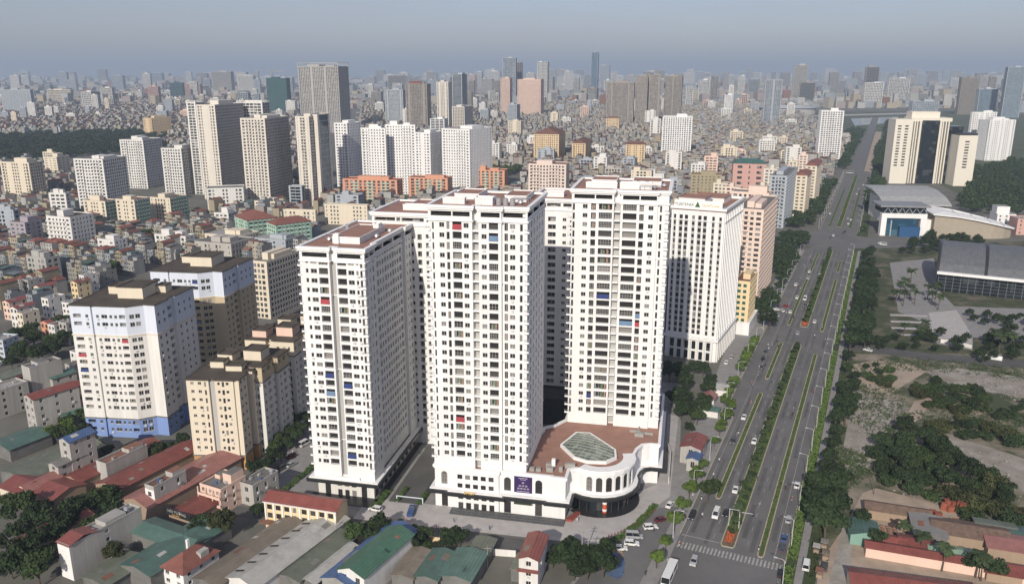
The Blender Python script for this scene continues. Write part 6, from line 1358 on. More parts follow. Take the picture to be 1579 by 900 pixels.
def crownmesh(seed, r, zc, n, size, nl=9):
    R = random.Random(seed); b = MB(); lobes = [(0, 0, zc, r * .72)]
    for k in range(nl):
        t = 2 * math.pi * k / nl + R.uniform(-.4, .4); q = r * R.uniform(.42, .75); lobes.append((q * math.cos(t), q * math.sin(t), zc + R.uniform(-.32, .42) * r, r * R.uniform(.30, .52)))
    leafcloud(b, R, lobes, n, size); return b
def trunkmesh(seed, h, r):
    R = random.Random(seed); b = MB(); top = (R.uniform(-.3, .3), R.uniform(-.3, .3), h)
    b.bar((0, 0, 0), (top[0] * .5, top[1] * .5, h * .6), r, 7, 0, r * .75); b.bar((top[0] * .5, top[1] * .5, h * .58), top, r * .75, 7, 0, r * .5)
    for k in range(5):
        t = 2 * math.pi * k / 5 + R.uniform(-.3, .3); b.bar((top[0] * .6, top[1] * .6, h * R.uniform(.6, .85)), (math.cos(t) * h * .38, math.sin(t) * h * .38, h * R.uniform(1.05, 1.4)), r * .45, 5, 0, r * .15)
    return b
TREES = {}
def treeproto(kind, v):
    k = (kind, v)
    if k in TREES: return TREES[k]
    if kind == 'palm':
        R = random.Random(v); t = MB(); t.bar((0, 0, 0), (.15, .1, 3.2), .22, 7, 0, .15); t.bar((.15, .1, 3.15), (.2, .15, 6), .15, 7, 0, .11); c = MB()
        for i in range(17):
            a = 2 * math.pi * i / 17 + R.uniform(-.15, .15); el = R.uniform(-.1, .95); L = R.uniform(2.0, 2.7); prev = Vector((.2, .15, 6)); dirv = Vector((math.cos(a) * math.cos(el), math.sin(a) * math.cos(el), math.sin(el)))
            for j in range(5):
                nx = prev + dirv * L / 5; sidev = Vector((-math.sin(a), math.cos(a), 0)); wd = (.50, .62, .6, .45, .2)[j]; wd0 = (.25, .50, .62, .6, .45)[j]
                for sg in (-1, 1): c.face([prev, nx, nx + sidev * wd * sg + Vector((0, 0, -.28)), prev + sidev * wd0 * sg + Vector((0, 0, -.24))])
                prev = nx; dirv = (dirv + Vector((0, 0, -.34))).normalized()
        me = (t.mesh('trunk', [BARK]), c.mesh('crown', [LEAF[4]]))
    elif kind == 'shrub':
        c = crownmesh(100 + v, 1.3, 1.15, 320, .30, 6); t = trunkmesh(v, .9, .07); me = (t.mesh('trunk', [BARK]), c.mesh('crown', [LEAF[v % 2]]))
    elif kind == 'bush':
        c = crownmesh(300 + v, 3.6, 2.7, 1500, .46, 11); t = trunkmesh(v, 2.0, .2); me = (t.mesh('trunk', [BARK]), c.mesh('crown', [LEAF[(0, 1, 0, 3)[v]]]))
    else:
        li = {'dark': 0, 'mid': 1, 'bright': 2, 'olive': 3}[kind]; r = 3.6; c = crownmesh(v * 7 + li, r, 5.6, 1500, .46, 10); t = trunkmesh(v, 3.6, .26); me = (t.mesh('trunk', [BARK]), c.mesh('crown', [LEAF[li]]))
    TREES[k] = me; return me
TR = random.Random(77); NT = [0]
def plant(kind, X, Y, s, label, group, cat=None, sz=None):
    t, c = treeproto(kind, TR.randrange(4)); nm = {'palm': 'palm_tree', 'shrub': 'shrub'}.get(kind, 'tree')
    o = thing(nm, label, cat or nm.replace('_', ' '), (X, Y, 0), TR.uniform(0, 6.3), group); o.scale = (s, s, (sz or s) * TR.uniform(.85, 1.12)); link('trunk', t, o); link('crown', c, o); NT[0] += nm == 'tree'; return o
def scatter(Z, n, kinds, s0, s1, label, group, md=4.0):
    pts = []; x0, x1 = min(p[0] for p in Z), max(p[0] for p in Z); y0, y1 = min(p[1] for p in Z), max(p[1] for p in Z); tries = 0
    W_ = [G(*p) for p in Z]; X0, X1 = min(p[0] for p in W_), max(p[0] for p in W_); Y0, Y1 = min(p[1] for p in W_), max(p[1] for p in W_)
    while len(pts) < n and tries < n * 60:
        tries += 1; X, Y = TR.uniform(X0, X1), TR.uniform(Y0, Y1)
        if not inpoly(X, Y, W_) or any((X - a) ** 2 + (Y - b_) ** 2 < md * md for a, b_ in pts): continue
        u, v = RUV(X, Y)
        if -22.5 < v < 15 and -60 < u < 1010: continue
        pts.append((X, Y)); k = TR.choice(kinds); plant(k, X, Y, TR.uniform(s0, s1), label, group)
# avenue: dark tree row beyond the footpath, street trees, median planting
u = 150
while u < 330:
    for w_ in (24.5, 30.5):
        if TR.random() < .93: plant('dark', *RP(u + TR.uniform(-1.5, 1.5), w_ + TR.uniform(-1.3, 1.3)), TR.uniform(.95, 1.3), 'dark leafy tree in the double row beside the dirt path', 'double row of trees beside the avenue')
    u += 8.4
for (x, y, s) in [(1272, 832, 1.9), (1262, 800, 1.5), (1288, 800, 1.35), (1258, 775, 1.25), (1282, 772, 1.3), (1295, 755, 1.2), (1276, 748, 1.1)]: plant('dark', *G(x, y), s, 'big spreading dark tree by the footpath before the brickyard', 'big dark trees by the footpath')
for (x, y, s) in [(1276, 720, .9), (1283, 700, .85), (1290, 680, .95), (1287, 662, 1.0), (1302, 655, 1.25), (1296, 636, 1.15), (1310, 632, 1.2), (1300, 615, 1.1), (1314, 608, 1.05), (1318, 590, .8), (1304, 578, .8), (1306, 560, .9)]: plant('dark', *G(x, y), s, 'dark tree of the single line between footpath and rubble clearing', 'line of trees along the clearing')
u = -78
while u < 150:
    if not -8 < u < 4 and not 78 < u < 92: plant('bright', *RP(u, -19.2 + (-3.8 if u > 50 else 0)), TR.uniform(.55, .82), 'small bright green street tree at the kerb of the parking side', 'small street trees of the avenue')
    u += 6.2 if u > 20 else 11
plant('mid', *G(1091, 775), 1.15, 'round full street tree beside a white lamp near the plaza hedge', None)
k = 0; u = -50
while u < 410:
    if not 148 < u < 190:
        plant('palm' if k % 2 else 'shrub', *RP(u, -2.2 + TR.uniform(-.7, .7)), TR.uniform(.55, .8) if k % 2 else TR.uniform(.9, 1.3), 'short palm planted along the wide median' if k % 2 else 'rounded shrub planted along the wide median', 'wide median planting'); k += 1
    u += 2.9 if u < 150 else 4.2
scatter([(1345, 700), (1400, 672), (1440, 694), (1480, 712), (1560, 776), (1590, 800), (1590, 822), (1500, 806), (1420, 770), (1360, 760)], 56, ('bush', 'bush', 'dark'), .75, 1.25, 'leafy tree in the thick bank above the brickyard', 'tree bank above the brickyard', 3.6)
scatter([(1390, 606), (1440, 584), (1500, 606), (1600, 630), (1600, 652), (1500, 645), (1420, 628)], 30, ('bush',), .6, 1.0, 'low tree in the scrub strip between dirt track and rubble field', 'scrub trees of the vacant lot', 3.2)
scatter([(1420, 660), (1470, 646), (1540, 666), (1600, 690), (1600, 705), (1500, 686), (1430, 686)], 18, ('bush',), .6, .95, 'low tree in the middle scrub strip past the dirt track', 'scrub trees past the track', 3.2)
scatter([(1330, 562), (1395, 568), (1385, 600), (1338, 596)], 11, ('bush',), .45, .75, 'bush-like small tree on the tan dirt clearing', 'small trees on the dirt clearing', 3)
scatter([(1028, 588), (1072, 572), (1100, 590), (1085, 640), (1050, 662), (1036, 640)], 16, ('dark',), .8, 1.25, 'dark tree in the overgrown yard beside the white tower', 'trees of the overgrown yard')
for (x, y, s, k) in [(1075, 655, .9, 'mid'), (1088, 640, .7, 'mid'), (1062, 668, .6, 'dark')]: plant(k, *G(x, y), s, 'tree beside the small roofs of the overgrown yard', 'trees by the yard roofs')
for (x, y) in [(1380, 470), (1386, 460), (1392, 472), (1402, 462), (1404, 440), (1395, 450), (1410, 470), (1436, 470), (1442, 462), (1430, 462), (1446, 478), (1418, 526), (1424, 516), (1392, 520), (1540, 545), (1556, 540), (1530, 535)]: plant('palm', *G(x, y), TR.uniform(1.3, 1.7), 'tall palm in the hall grounds', 'palms of the hall grounds')
for (x, y) in [(1452, 880), (1504, 890), (1512, 895), (1388, 842), (1418, 858)]: plant('palm', *G(x, y), 1.25, 'palm growing between the brickyard sheds', 'palms of the brickyard')
for (x, y, s) in [(1350, 846, .75), (1326, 815, .8), (1500, 885, .9), (1535, 896, .9)]: plant('dark', *G(x, y), s, 'dark tree squeezed between brickyard sheds', 'trees among the brickyard sheds')
# left corner
for (x, y, s, k) in [(40, 800, 1.2, 'mid'), (62, 806, 1.0, 'dark'), (18, 790, .9, 'mid'), (118, 815, 1.3, 'dark'), (140, 800, 1.2, 'dark'), (152, 830, 1.25, 'mid'), (166, 790, 1.15, 'mid'), (100, 835, 1.3, 'dark'), (165, 855, 1.0, 'dark'), (62, 858, 1.2, 'dark'), (84, 846, 1.1, 'dark'), (40, 880, 1.2, 'dark'), (20, 892, 1.1, 'dark'), (62, 905, 1.25, 'mid'), (120, 860, 1.0, 'dark'), (132, 842, 1.0, 'mid')]:
    plant(k, *G(x, y), s, 'tree of the clump between red roofs and the long tube house', 'tree clump among the red roofs')
plant('olive', *G(344, 832), 1.2, 'thin olive tree standing before the peach house', None); plant('olive', *G(178, 872), .85, 'yellow-green bushy tree in the lane by the green sheds', None)
for (x, y, s) in [(305, 838, .9), (312, 822, .8), (400, 800, .75)]: plant('dark', *G(x, y), s, 'tree in the lane beside the villa and white shed', 'lane trees by the villa')
for (x, y, s, k) in [(152, 700, .75, 'mid'), (168, 706, .7, 'dark'), (198, 706, .7, 'dark'), (212, 712, .75, 'mid'), (243, 712, .95, 'mid'), (258, 706, .9, 'dark'), (276, 700, .85, 'dark'), (140, 690, .8, 'mid'), (284, 690, .8, 'dark')]: plant(k, *G(x, y), s, 'tree at the foot of the blue-based block', 'trees at the foot of the blue base')
scatter([(-10, 575), (-10, 545), (30, 520), (70, 515), (124, 505), (128, 545), (70, 560), (40, 580)], 20, ('dark', 'dark', 'mid'), 1.0, 1.4, 'tree of the small dark wood in the old quarter', 'small wood in the old quarter', 5)
scatter([(72, 690), (95, 655), (138, 630), (140, 668), (110, 690)], 11, ('mid', 'bright', 'dark'), .8, 1.1, 'sunlit tree behind the olive roofs near the blue-based block', 'trees behind the olive roofs', 4)
scatter([(385, 740), (410, 705), (452, 665), (470, 640), (476, 655), (450, 700), (425, 735), (398, 750)], 14, ('dark', 'mid'), .65, .95, 'street tree in the lane between stepped flats and white tower', 'lane trees by the white tower', 4)
scatter([(535, 842), (560, 822), (640, 830), (715, 838), (715, 858), (640, 862), (560, 876)], 17, ('dark', 'dark', 'mid'), .65, 1.0, 'tree along the low yellow wall of the service road', 'trees along the service road', 4)
scatter([(842, 868), (880, 858), (935, 870), (950, 893), (900, 900), (850, 892)], 12, ('dark',), .7, 1.05, 'dark tree by the blue playground and service road', 'trees by the blue playground', 3.6)
plant('dark', *G(1186, 508), 1.45, 'broad dark tree at the avenue corner by the little yellow office', None)
print('trees', NT[0])
# masses of trees nobody could count
LOW = [crownmesh(500 + k, 4.6, 4.8, 110, 1.25, 5) for k in range(5)]
MIDC = [crownmesh(600 + k, 4.2, 5.2, 420, .72, 8) for k in range(5)]
def grove(name, label, Zs, sp, s0, s1, li, low=None):
    low = low or LOW
    V, F = [], []; R = random.Random(len(label)); nv = 0; cnt = 0
    for Z in Zs:
        W_ = [G(*p) for p in Z]; X0, X1 = min(p[0] for p in W_), max(p[0] for p in W_); Y0, Y1 = min(p[1] for p in W_), max(p[1] for p in W_); X = X0
        while X < X1:
            Y = Y0
            while Y < Y1:
                x, y = X + R.uniform(-sp, sp) * .5, Y + R.uniform(-sp, sp) * .5; u, v = RUV(x, y)
                if inpoly(x, y, W_) and not blocked(x, y, 1, True) and not (-23 < v < 17 and u < 1012) and R.random() < .9:
                    b = low[R.randrange(5)]; s = R.uniform(s0, s1); V += [(x + p[0] * s, y + p[1] * s, p[2] * s) for p in b.v]; F += [tuple(nv + i for i in f) for f in b.f]; nv += len(b.v); cnt += 1
                Y += sp
            X += sp
    me = bpy.data.meshes.new(name); me.from_pydata(V, [], F); me.materials.append(LEAF[li]); me.update(); o = link(name, me); tag(o, label, 'trees', kind='stuff'); print(name, cnt, len(F))
NEARG = [[(1322, 530), (1450, 512), (1450, 545), (1335, 550)], [(1455, 545), (1500, 520), (1600, 505), (1600, 562), (1485, 562)], [(1484, 488), (1600, 492), (1600, 510), (1500, 505)]]
grove('car_park_trees', 'trees round the hall car park and the glass front', NEARG, 9.0, .55, .95, 0, MIDC)
grove('hall_row_trees', 'trees between the museum and the barrel hall', [[(1385, 382), (1440, 368), (1520, 378), (1520, 384), (1440, 392), (1390, 396)]], 10, .8, 1.2, 0, MIDC)
grove('salmon_grove', 'dense grove along the avenue before the salmon towers', [[(1150, 505), (1165, 440), (1196, 395), (1200, 366), (1264, 366), (1257, 412), (1228, 470), (1200, 508)]], 7.2, .85, 1.25, 0, MIDC)
grove('row_trees', 'far end of the double tree row beside the avenue', [[RUVP for RUVP in ((1318, 437), (1330, 437), (1352, 396), (1340, 392))]], 7.5, .85, 1.2, 0, MIDC)
grove('yard_shade_trees', 'shaded trees behind the stepped row of flats', [[(405, 640), (440, 610), (468, 585), (470, 610), (440, 640), (420, 655)]], 7, .8, 1.1, 0, MIDC)
grove('far_wood', 'long dark wood behind the western blocks', [[(-30, 248), (-30, 214), (150, 208), (292, 203), (300, 224), (180, 238), (60, 248)]], 13, .7, 2.1, 0)
grove('avenue_grove', 'groves lining the far half of the avenue', [[(1180, 356), (1208, 330), (1240, 320), (1268, 296), (1302, 268), (1303, 280), (1286, 318), (1268, 350)], [(1327, 352), (1338, 290), (1350, 262), (1362, 262), (1356, 300), (1350, 350)], [(1345, 262), (1352, 225), (1372, 215), (1376, 240), (1372, 262)]], 8.5, .8, 1.3, 0)
def rpix(*q): return [PX(*RP(u, w_)) for u, w_ in q]
grove('verge_trees', 'trees on the verge between avenue and museum', [rpix((498, 18.5), (498, 34), (960, 34), (960, 18.5))], 7.5, .7, 1.1, 1, MIDC)
grove('lane_thicket', 'thick greenery between the red roofs and the long tube house', [[(-10, 812), (60, 790), (108, 800), (150, 755), (186, 768), (186, 800), (150, 850), (112, 850), (84, 875), (60, 905), (-10, 905)]], 6.0, .55, .95, 0, MIDC)
grove('boulevard_trees', 'trees along the far end of the avenue', [rpix((1015, -70), (1015, -18), (1900, -18), (1900, -55)), rpix((1015, 24), (1015, 110), (1700, 80), (2300, 60), (2300, 26))], 15, .9, 1.6, 0)
grove('hall_wood', 'dark wood behind the museum and bank tower', [[(1480, 330), (1492, 296), (1500, 262), (1560, 250), (1640, 255), (1640, 340), (1560, 336)], [(1476, 318), (1486, 296), (1500, 300), (1500, 326)]], 12, .8, 1.5, 0)
grove('quarter_trees', 'trees showing between the low roofs of the quarters', [[(700, 262), (812, 245), (812, 262), (760, 285)], [(890, 258), (965, 262), (965, 280), (890, 272)], [(1010, 262), (1130, 258), (1130, 268), (1010, 280)], [(540, 318), (640, 326), (640, 336), (540, 330)], [(1185, 272), (1240, 258), (1240, 272), (1190, 290)], [(1080, 200), (1180, 192), (1270, 196), (1262, 203), (1180, 201), (1080, 206)], [(150, 395), (235, 352), (290, 360), (230, 372), (160, 382)], [(390, 350), (470, 372), (470, 385), (420, 386)], [(190, 366), (300, 353), (300, 362), (200, 378)], [(60, 300), (112, 300), (112, 318), (60, 318)], [(300, 331), (380, 327), (380, 334), (300, 340)], [(10, 440), (60, 430), (60, 442), (10, 452)], [(1085, 172), (1180, 165), (1182, 180), (1090, 186)]], 11, .9, 1.5, 1)
b = MB(); RV = random.Random(3); V, F = [], []; nv = 0
for (Y, X, th, r) in cand[::6]:
    if Y > 2600: break
    s = RV.uniform(.7, 1.5); q = LOW[RV.randrange(5)]; x, y = X + RV.uniform(-8, 8), Y - 7 + RV.uniform(-2, 2); V += [(x + p[0] * s, y + p[1] * s, p[2] * s) for p in q.v]; F += [tuple(nv + i for i in f) for f in q.f]; nv += len(q.v)
me = bpy.data.meshes.new('yard_trees'); me.from_pydata(V, [], F); me.materials.append(LEAF[1]); me.update(); tag(link('yard_trees', me), 'small yard trees poking up between the quarter houses', 'trees', kind='stuff')
# ground scrub on the vacant lot
def scrub(name, label, Zs, n, sz, li, hmax=1.2):
    b = MB(); R = random.Random(n)
    for Z in Zs:
        W_ = [G(*p) for p in Z]; X0, X1 = min(p[0] for p in W_), max(p[0] for p in W_); Y0, Y1 = min(p[1] for p in W_), max(p[1] for p in W_)
        for _ in range(n):
            X, Y = R.uniform(X0, X1), R.uniform(Y0, Y1)
            if not inpoly(X, Y, W_): continue
            for _ in range(R.randrange(3, 9)):
                p = Vector((X + R.gauss(0, .8), Y + R.gauss(0, .8), R.uniform(.05, hmax))); e = Vector((R.uniform(-1, 1), R.uniform(-1, 1), R.uniform(-.5, .5))).normalized() * sz * R.uniform(.6, 1.3); f = e.orthogonal().normalized() * sz * .6; b.face([p - e, p + f, p + e, p - f])
    tag(b.build(name, LEAF[li]), label, 'scrub', kind='stuff')
scrub('scrub', 'low green scrub over the vacant lot', [[(1300, 560), (1400, 552), (1600, 570), (1600, 590), (1430, 572), (1330, 580)], [(1395, 640), (1420, 655), (1600, 700), (1600, 640), (1440, 628)], [(1290, 690), (1330, 700), (1345, 730), (1300, 760), (1280, 770)], [(1310, 590), (1390, 600), (1400, 640), (1380, 700), (1310, 650)], [(1360, 660), (1410, 650), (1380, 720), (1345, 740)]], 650, .4, 1)
scrub('verge_weeds', 'yellow-green verge weeds beside the footpath', [[(1285, 660), (1302, 560), (1312, 560), (1300, 660)], [(1245, 890), (1262, 780), (1275, 790), (1262, 890)]], 420, .35, 3, .7)
def hedge(label, P, wd, h, m, dens=26, group=None, name='hedge', sz=.26):
    b = MB(); R = random.Random(int(P[0][0] * 10)); L = 0
    for (p, q) in zip(P[:-1], P[1:]):
        p, q = Vector(p), Vector(q); d = q - p; n = Vector((d.y, -d.x)).normalized()
        for _ in range(int(d.length * dens)):
            c = p + d * R.random() + n * R.uniform(-.5, .5) * wd; tt = (c.x * .9 + c.y * 1.3); z = h * (R.random() ** .45) * (.55 + .45 * math.sin(tt * .9) * math.sin(tt * .37 + 1)); v = Vector((c.x, c.y, .15 + z)); e = Vector((R.uniform(-1, 1), R.uniform(-1, 1), R.uniform(-.4, .8))).normalized() * sz * R.uniform(.7, 1.3); f = e.orthogonal().normalized() * sz * .7; b.face([v - e, v + f, v + e, v - f])
    return tag(b.build(name, m), label, 'hedge', group)
for (u0, u1, w0, w1) in MEDIANS:
    if u0 < 500:
        if w1 - w0 > 3: hedge('low hedge under the wide median palms %s' % ('near the crosswalk' if u0 < 0 else 'beyond the turning gap'), [RP(u0 + 10, -2.2), RP(u1 - 2, -2.2)], 3.4, 1.3, HEDGE, 44, sz=.34)
        else: hedge('trimmed dark hedge filling the narrow median between lanes', [RP(u0 + 1.5, (w0 + w1) / 2), RP(u1 - 1.5, (w0 + w1) / 2)], 1.3, .6, HEDGE, 16, 'narrow median hedges', sz=.3)
    else: hedge('hedge filling a median of the far avenue', [RP(u0 + 1.5, (w0 + w1) / 2), RP(u1 - 1.5, (w0 + w1) / 2)], (w1 - w0) * .75, 1.6 if w1 - w0 > 3 else .7, HEDGE, 7, 'far median hedges', sz=.55)
for (u0, u1) in [(-85, -62), (-58, 148), (160, 178), (186, 405)]: hedge('bright green verge shrubs between kerb and footpath', [RP(u0, 16.7), RP(u1, 16.7)], 2.6, 1.8, HEDGEB, 24 if u0 < 150 else 10, 'verge shrub strips', sz=.4)
hedge('clipped dark hedge curving round the plaza edge', [CPX(57, -13.0), CPX(63, -7), CPX(67.5, 2), CPX(70, 8), CPX(72.5, 15)], 2.2, 1.1, HEDGE, 90)
hedge('clipped hedge island in the entrance drive beside the podium', [CPX(-5.6, -1), CPX(-4.6, 14)], 1.8, 1.3, HEDGE, 90); hedge('clipped hedge island in the entrance drive beside the black-canopied tower', [CPX(-13.6, -1), CPX(-13, 9)], 1.6, 1.3, HEDGE, 90)
hedge('clipped hedge along the black-canopied tower corner', [CPX(-19.5, -8), CPX(-18.6, 6)], 2.4, 1.3, HEDGE, 80)
hedge('clipped hedge between lane and tower yard on the shaded side', [CPX(-55, -8), CPX(-52, 20)], 2.4, 1.2, HEDGE, 60)
# ------------------------------------------------------------------ vehicles
TYRE = mat('tyre', (.02, .02, .02), .9, .1, 2); CARGL = mat('car_glass', (.015, .018, .022), .1, .1, 1, spec=.6)
LAMPW = mat('head_lamp', (.7, .7, .68), .3, .05, 2); LAMPR = mat('tail_lamp', (.35, .02, .02), .4, .05, 2)
PAINTS = {n: mat('paint_' + n.replace(' ', '_'), c, .35, .06, 1.5, spec=.5) for n, c in [('white', (.72, .72, .70)), ('black', (.02, .02, .022)), ('silver', (.38, .39, .40)), ('dark grey', (.07, .072, .078)), ('maroon', (.10, .015, .02)), ('blue', (.04, .09, .22)), ('grey-green', (.20, .23, .20)), ('red', (.30, .03, .03))]}
VM = {}
def vmesh(kind):
    if kind in VM: return VM[kind]
    D = dict(sedan=(4.5, .88, [(-2.25, .32), (-2.27, .72), (-2.0, .95), (-1.5, 1.0), (1.0, .98), (2.0, .82), (2.25, .62), (2.22, .3)], (-1.75, 1.05, -1.1, .35, .98, 1.46), .32, (-1.35, 1.4)),
             suv=(4.7, .93, [(-2.33, .4), (-2.35, 1.05), (-2.2, 1.12), (1.0, 1.12), (2.1, .98), (2.33, .75), (2.3, .38)], (-2.2, 1.1, -1.95, .45, 1.12, 1.72), .37, (-1.4, 1.45)),
             van=(5.4, .98, [(-2.7, .4), (-2.72, 1.15), (1.8, 1.15), (2.45, .95), (2.7, .7), (2.68, .38)], (-2.68, 1.85, -2.6, 1.1, 1.15, 2.25), .36, (-1.7, 1.75)),
             bus=(10.5, 1.24, [(-5.25, .45), (-5.25, 1.25), (5.25, 1.25), (5.25, .45)], (-5.22, 5.22, -5.18, 5.05, 1.25, 3.05), .5, (-3.2, 3.4)),
             truck=(5.6, 1.0, [(-2.8, .55), (-2.8, .9), (1.2, .9), (1.25, 1.2), (2.75, 1.15), (2.8, .5)], (1.3, 2.75, 1.35, 2.4, 1.15, 2.05), .42, (-1.7, 1.8)))[kind]
    L, hw, prof, cab, wr, ax = D; b = MB()
    n = len(prof); A = [(-hw, y, z) for y, z in prof]; B = [(hw, y, z) for y, z in prof]
    b.face(A); b.face(list(reversed(B)))
    for k in range(n): b.face([A[k], B[k], B[(k + 1) % n], A[(k + 1) % n]])
    g = MB(); y0, y1, t0, t1, z0, z1 = cab; w0, w1 = hw * .95, hw * .80 if kind != 'bus' else hw * .96
    bt = [(-w0, y0, z0), (w0, y0, z0), (w0, y1, z0), (-w0, y1, z0)]; tp = [(-w1, t0, z1), (w1, t0, z1), (w1, t1, z1), (-w1, t1, z1)]
    for k in range(4): g.face([bt[k], bt[(k + 1) % 4], tp[(k + 1) % 4], tp[k]])
    g.face(tp); r = MB(); r.box(-w1 - .02, t0 - .02, z1 - .02, w1 + .02, t1 + .02, z1 + .06, 0, True)
    for sx in (-1, 1):       # pillars
        for (yb, yt) in ((y0, t0), ((y0 + y1) / 2, (t0 + t1) / 2), (y1, t1)): r.bar((sx * w0, yb, z0), (sx * w1, yt, z1), .05, 4)
    if kind == 'truck': r.box(-.98, -2.75, .92, .98, 1.1, 1.5, 0)
    w_ = MB(); w_.bar((-.11, 0, 0), (.11, 0, 0), wr, 12); w_.bar((-.125, 0, 0), (.125, 0, 0), wr * .55, 8, 1)
    h = MB(); h.box(-.2, -.03, -.08, .2, .03, .08, 0, True)
    VM[kind] = (b.mesh('body', [PAINTS['white']]), g.mesh('cabin_glass', [CARGL]), r.mesh('roof', [PAINTS['white']]), w_.mesh('wheel', [TYRE, STEEL]), h.mesh('lamp', [LAMPW]), L, hw, wr, ax); return VM[kind]
def vehicle(kind, colour, X, Y, ang, label, group=None, z=.07):
    b, g, r, w_, h, L, hw, wr, ax = vmesh(kind); o = thing({'sedan': 'car', 'suv': 'car', 'truck': 'pickup_truck'}.get(kind, kind if kind != 'van' else 'minivan'), label, {'sedan': 'car', 'suv': 'car', 'van': 'van', 'truck': 'truck'}.get(kind, kind), (X, Y, z), ang, group)
    for nm, me in (('body', b), ('cabin_glass', g), ('roof', r)):
        c = link(nm, me, o)
        if nm != 'cabin_glass': c.material_slots[0].link = 'OBJECT'; c.material_slots[0].material = PAINTS[colour]
    for sx in (-1, 1):
        for y in ax: link('wheel', w_, o, (sx * (hw - .10), y, wr))
        link('headlight', h, o, (sx * hw * .7, L / 2 - .0, .68)); c = link('tail_light', h, o, (sx * hw * .7, -L / 2, .75)); c.material_slots[0].link = 'OBJECT'; c.material_slots[0].material = LAMPR
    return o
def onroad(x, y, kind, col, label, back=False, d=0.0, group=None):
    X, Y = G(x, y); return vehicle(kind, col, X, Y, RROT + (math.pi if back else 0) + d, label, group)
onroad(1104, 795, 'van', 'white', 'white minibus driving between narrow median and palms', True); onroad(1119, 793, 'sedan', 'black', 'black car running alongside the white minibus', True)
onroad(1067, 797, 'suv', 'black', 'black car in the outer lane abreast of the plaza hedge', True); onroad(1134, 757, 'sedan', 'white', 'white car close to the palms of the wide median', True)
onroad(1070, 868, 'suv', 'silver', 'silver car in the junction just past the crosswalk', True); onroad(1032, 890, 'bus', 'white', 'white city bus at the kerb before the crosswalk', True)
onroad(1147, 645, 'sedan', 'white', 'white car in the outer lane beside a narrow median', True); onroad(1130, 682, 'suv', 'dark grey', 'dark car in the outer lane beside the bright street trees', True); onroad(1163, 682, 'sedan', 'white', 'white car overtaking between narrow median and wide median', True)
onroad(1229, 750, 'sedan', 'white', 'white car parked under the verge shrubs', False); onroad(1216, 803, 'suv', 'silver', 'silver car parked under the verge shrubs', False)
onroad(1209, 832, 'sedan', 'blue', 'blue-grey car parked by the verge shrubs beside a dark one'); onroad(1206, 848, 'suv', 'dark grey', 'dark grey car parked by the verge shrubs beside a lamp'); onroad(1204, 886, 'sedan', 'black', 'black car parked past the crosswalk at the verge')
vehicle('sedan', 'white', *G(1033, 780), RROT - .1, 'white car parked at the end of the plaza hedge'); vehicle('sedan', 'maroon', *G(1019, 803), RROT - .7, 'maroon car parked beside the plaza hedge')
vehicle('suv', 'white', *G(1003, 815), RROT - 1.0, 'white car parked next to the maroon one'); vehicle('van', 'silver', *G(978, 829), RROT - 1.25, 'silver van parked beside the plaza hedge'); vehicle('suv', 'white', *G(974, 840), RROT - 1.3, 'white car parked against the silver van'); vehicle('sedan', 'white', *G(956, 847), RROT - 1.2, 'white car half hidden behind the blue playground')
JG = 'cars waiting at the avenue junction'
for (x, y, c, a) in [(1206, 480, 'white', .5), (1199, 487, 'silver', .2), (1211, 473, 'red', .9), (1196, 478, 'white', 1.4), (1192, 482, 'white', 1.4), (1218, 482, 'white', .1), (1222, 490, 'dark grey', .1), (1182, 478, 'white', 1.5), (1176, 480, 'white', 1.5), (1168, 481, 'silver', 1.5)]: vehicle('sedan', c, *G(x, y), RROT + a, '%s car crowding the junction beside the grove' % c, JG)
for (x, y, k, c) in [(1229, 460, 'sedan', 'white'), (1241, 462, 'van', 'white'), (1241, 472, 'sedan', 'dark grey'), (1256, 497, 'sedan', 'white'), (1230, 515, 'sedan', 'silver'), (1176, 556, 'suv', 'black'), (1173, 568, 'sedan', 'dark grey'), (1180, 545, 'suv', 'dark grey'), (1227, 440, 'sedan', 'white'), (1246, 430, 'suv', 'silver'), (1248, 420, 'sedan', 'white'), (1251, 405, 'sedan', 'dark grey'), (1264, 425, 'sedan', 'white'),
                      (1285, 364, 'sedan', 'white'), (1280, 368, 'suv', 'dark grey'), (1308, 346, 'sedan', 'white'), (1312, 340, 'sedan', 'white'), (1307, 338, 'suv', 'silver'), (1303, 358, 'sedan', 'black'), (1321, 300, 'sedan', 'white'), (1324, 292, 'sedan', 'silver'), (1331, 286, 'sedan', 'white'), (1280, 330, 'sedan', 'white'), (1316, 312, 'sedan', 'dark grey'), (1300, 360, 'sedan', 'dark grey')]:
    X, Y = G(x, y); u, v = RUV(X, Y)
    vehicle(k, c, X, Y, RROT + (math.pi if v < -4 else 0), '%s %s on the avenue %s' % (c, 'van' if k == 'van' else 'car', 'beyond the cross street' if u > 490 else 'between the turning gap and the cross street'), 'traffic on the middle and far avenue')
for (x, y, k) in [(1232, 372, 'bus'), (1362, 378, 'van'), (1358, 376, 'sedan'), (1310, 267, 'bus')]: vehicle(k, 'white', *G(x, y), RROT + math.pi / 2, {'bus': 'white bus on a street crossing the avenue', 'van': 'white van on the cross street by the museum', 'sedan': 'white car on the cross street by the museum'}[k], 'vehicles on the cross streets' if k == 'bus' else None)
bt = vehicle('truck', 'blue', *G(634, 792), TH + .15, 'blue pickup truck standing at the entrance drive'); vehicle('suv', 'white', *G(579, 787), TH + 1.4, 'white car at the corner hedge of the black-canopied tower')
for (x, y, k, c, lb) in [(426, 728, 'suv', 'black', 'black car parked first in the shaded lane'), (437, 722, 'suv', 'dark grey', 'dark grey car parked in the shaded lane'), (449, 718, 'sedan', 'silver', 'silver car parked in the shaded lane'), (470, 686, 'van', 'white', 'cream van in the shaded lane by the white tower'), (450, 705, 'sedan', 'maroon', 'maroon car in the shaded lane')]: vehicle(k, c, *G(x, y), TH - .3, lb)
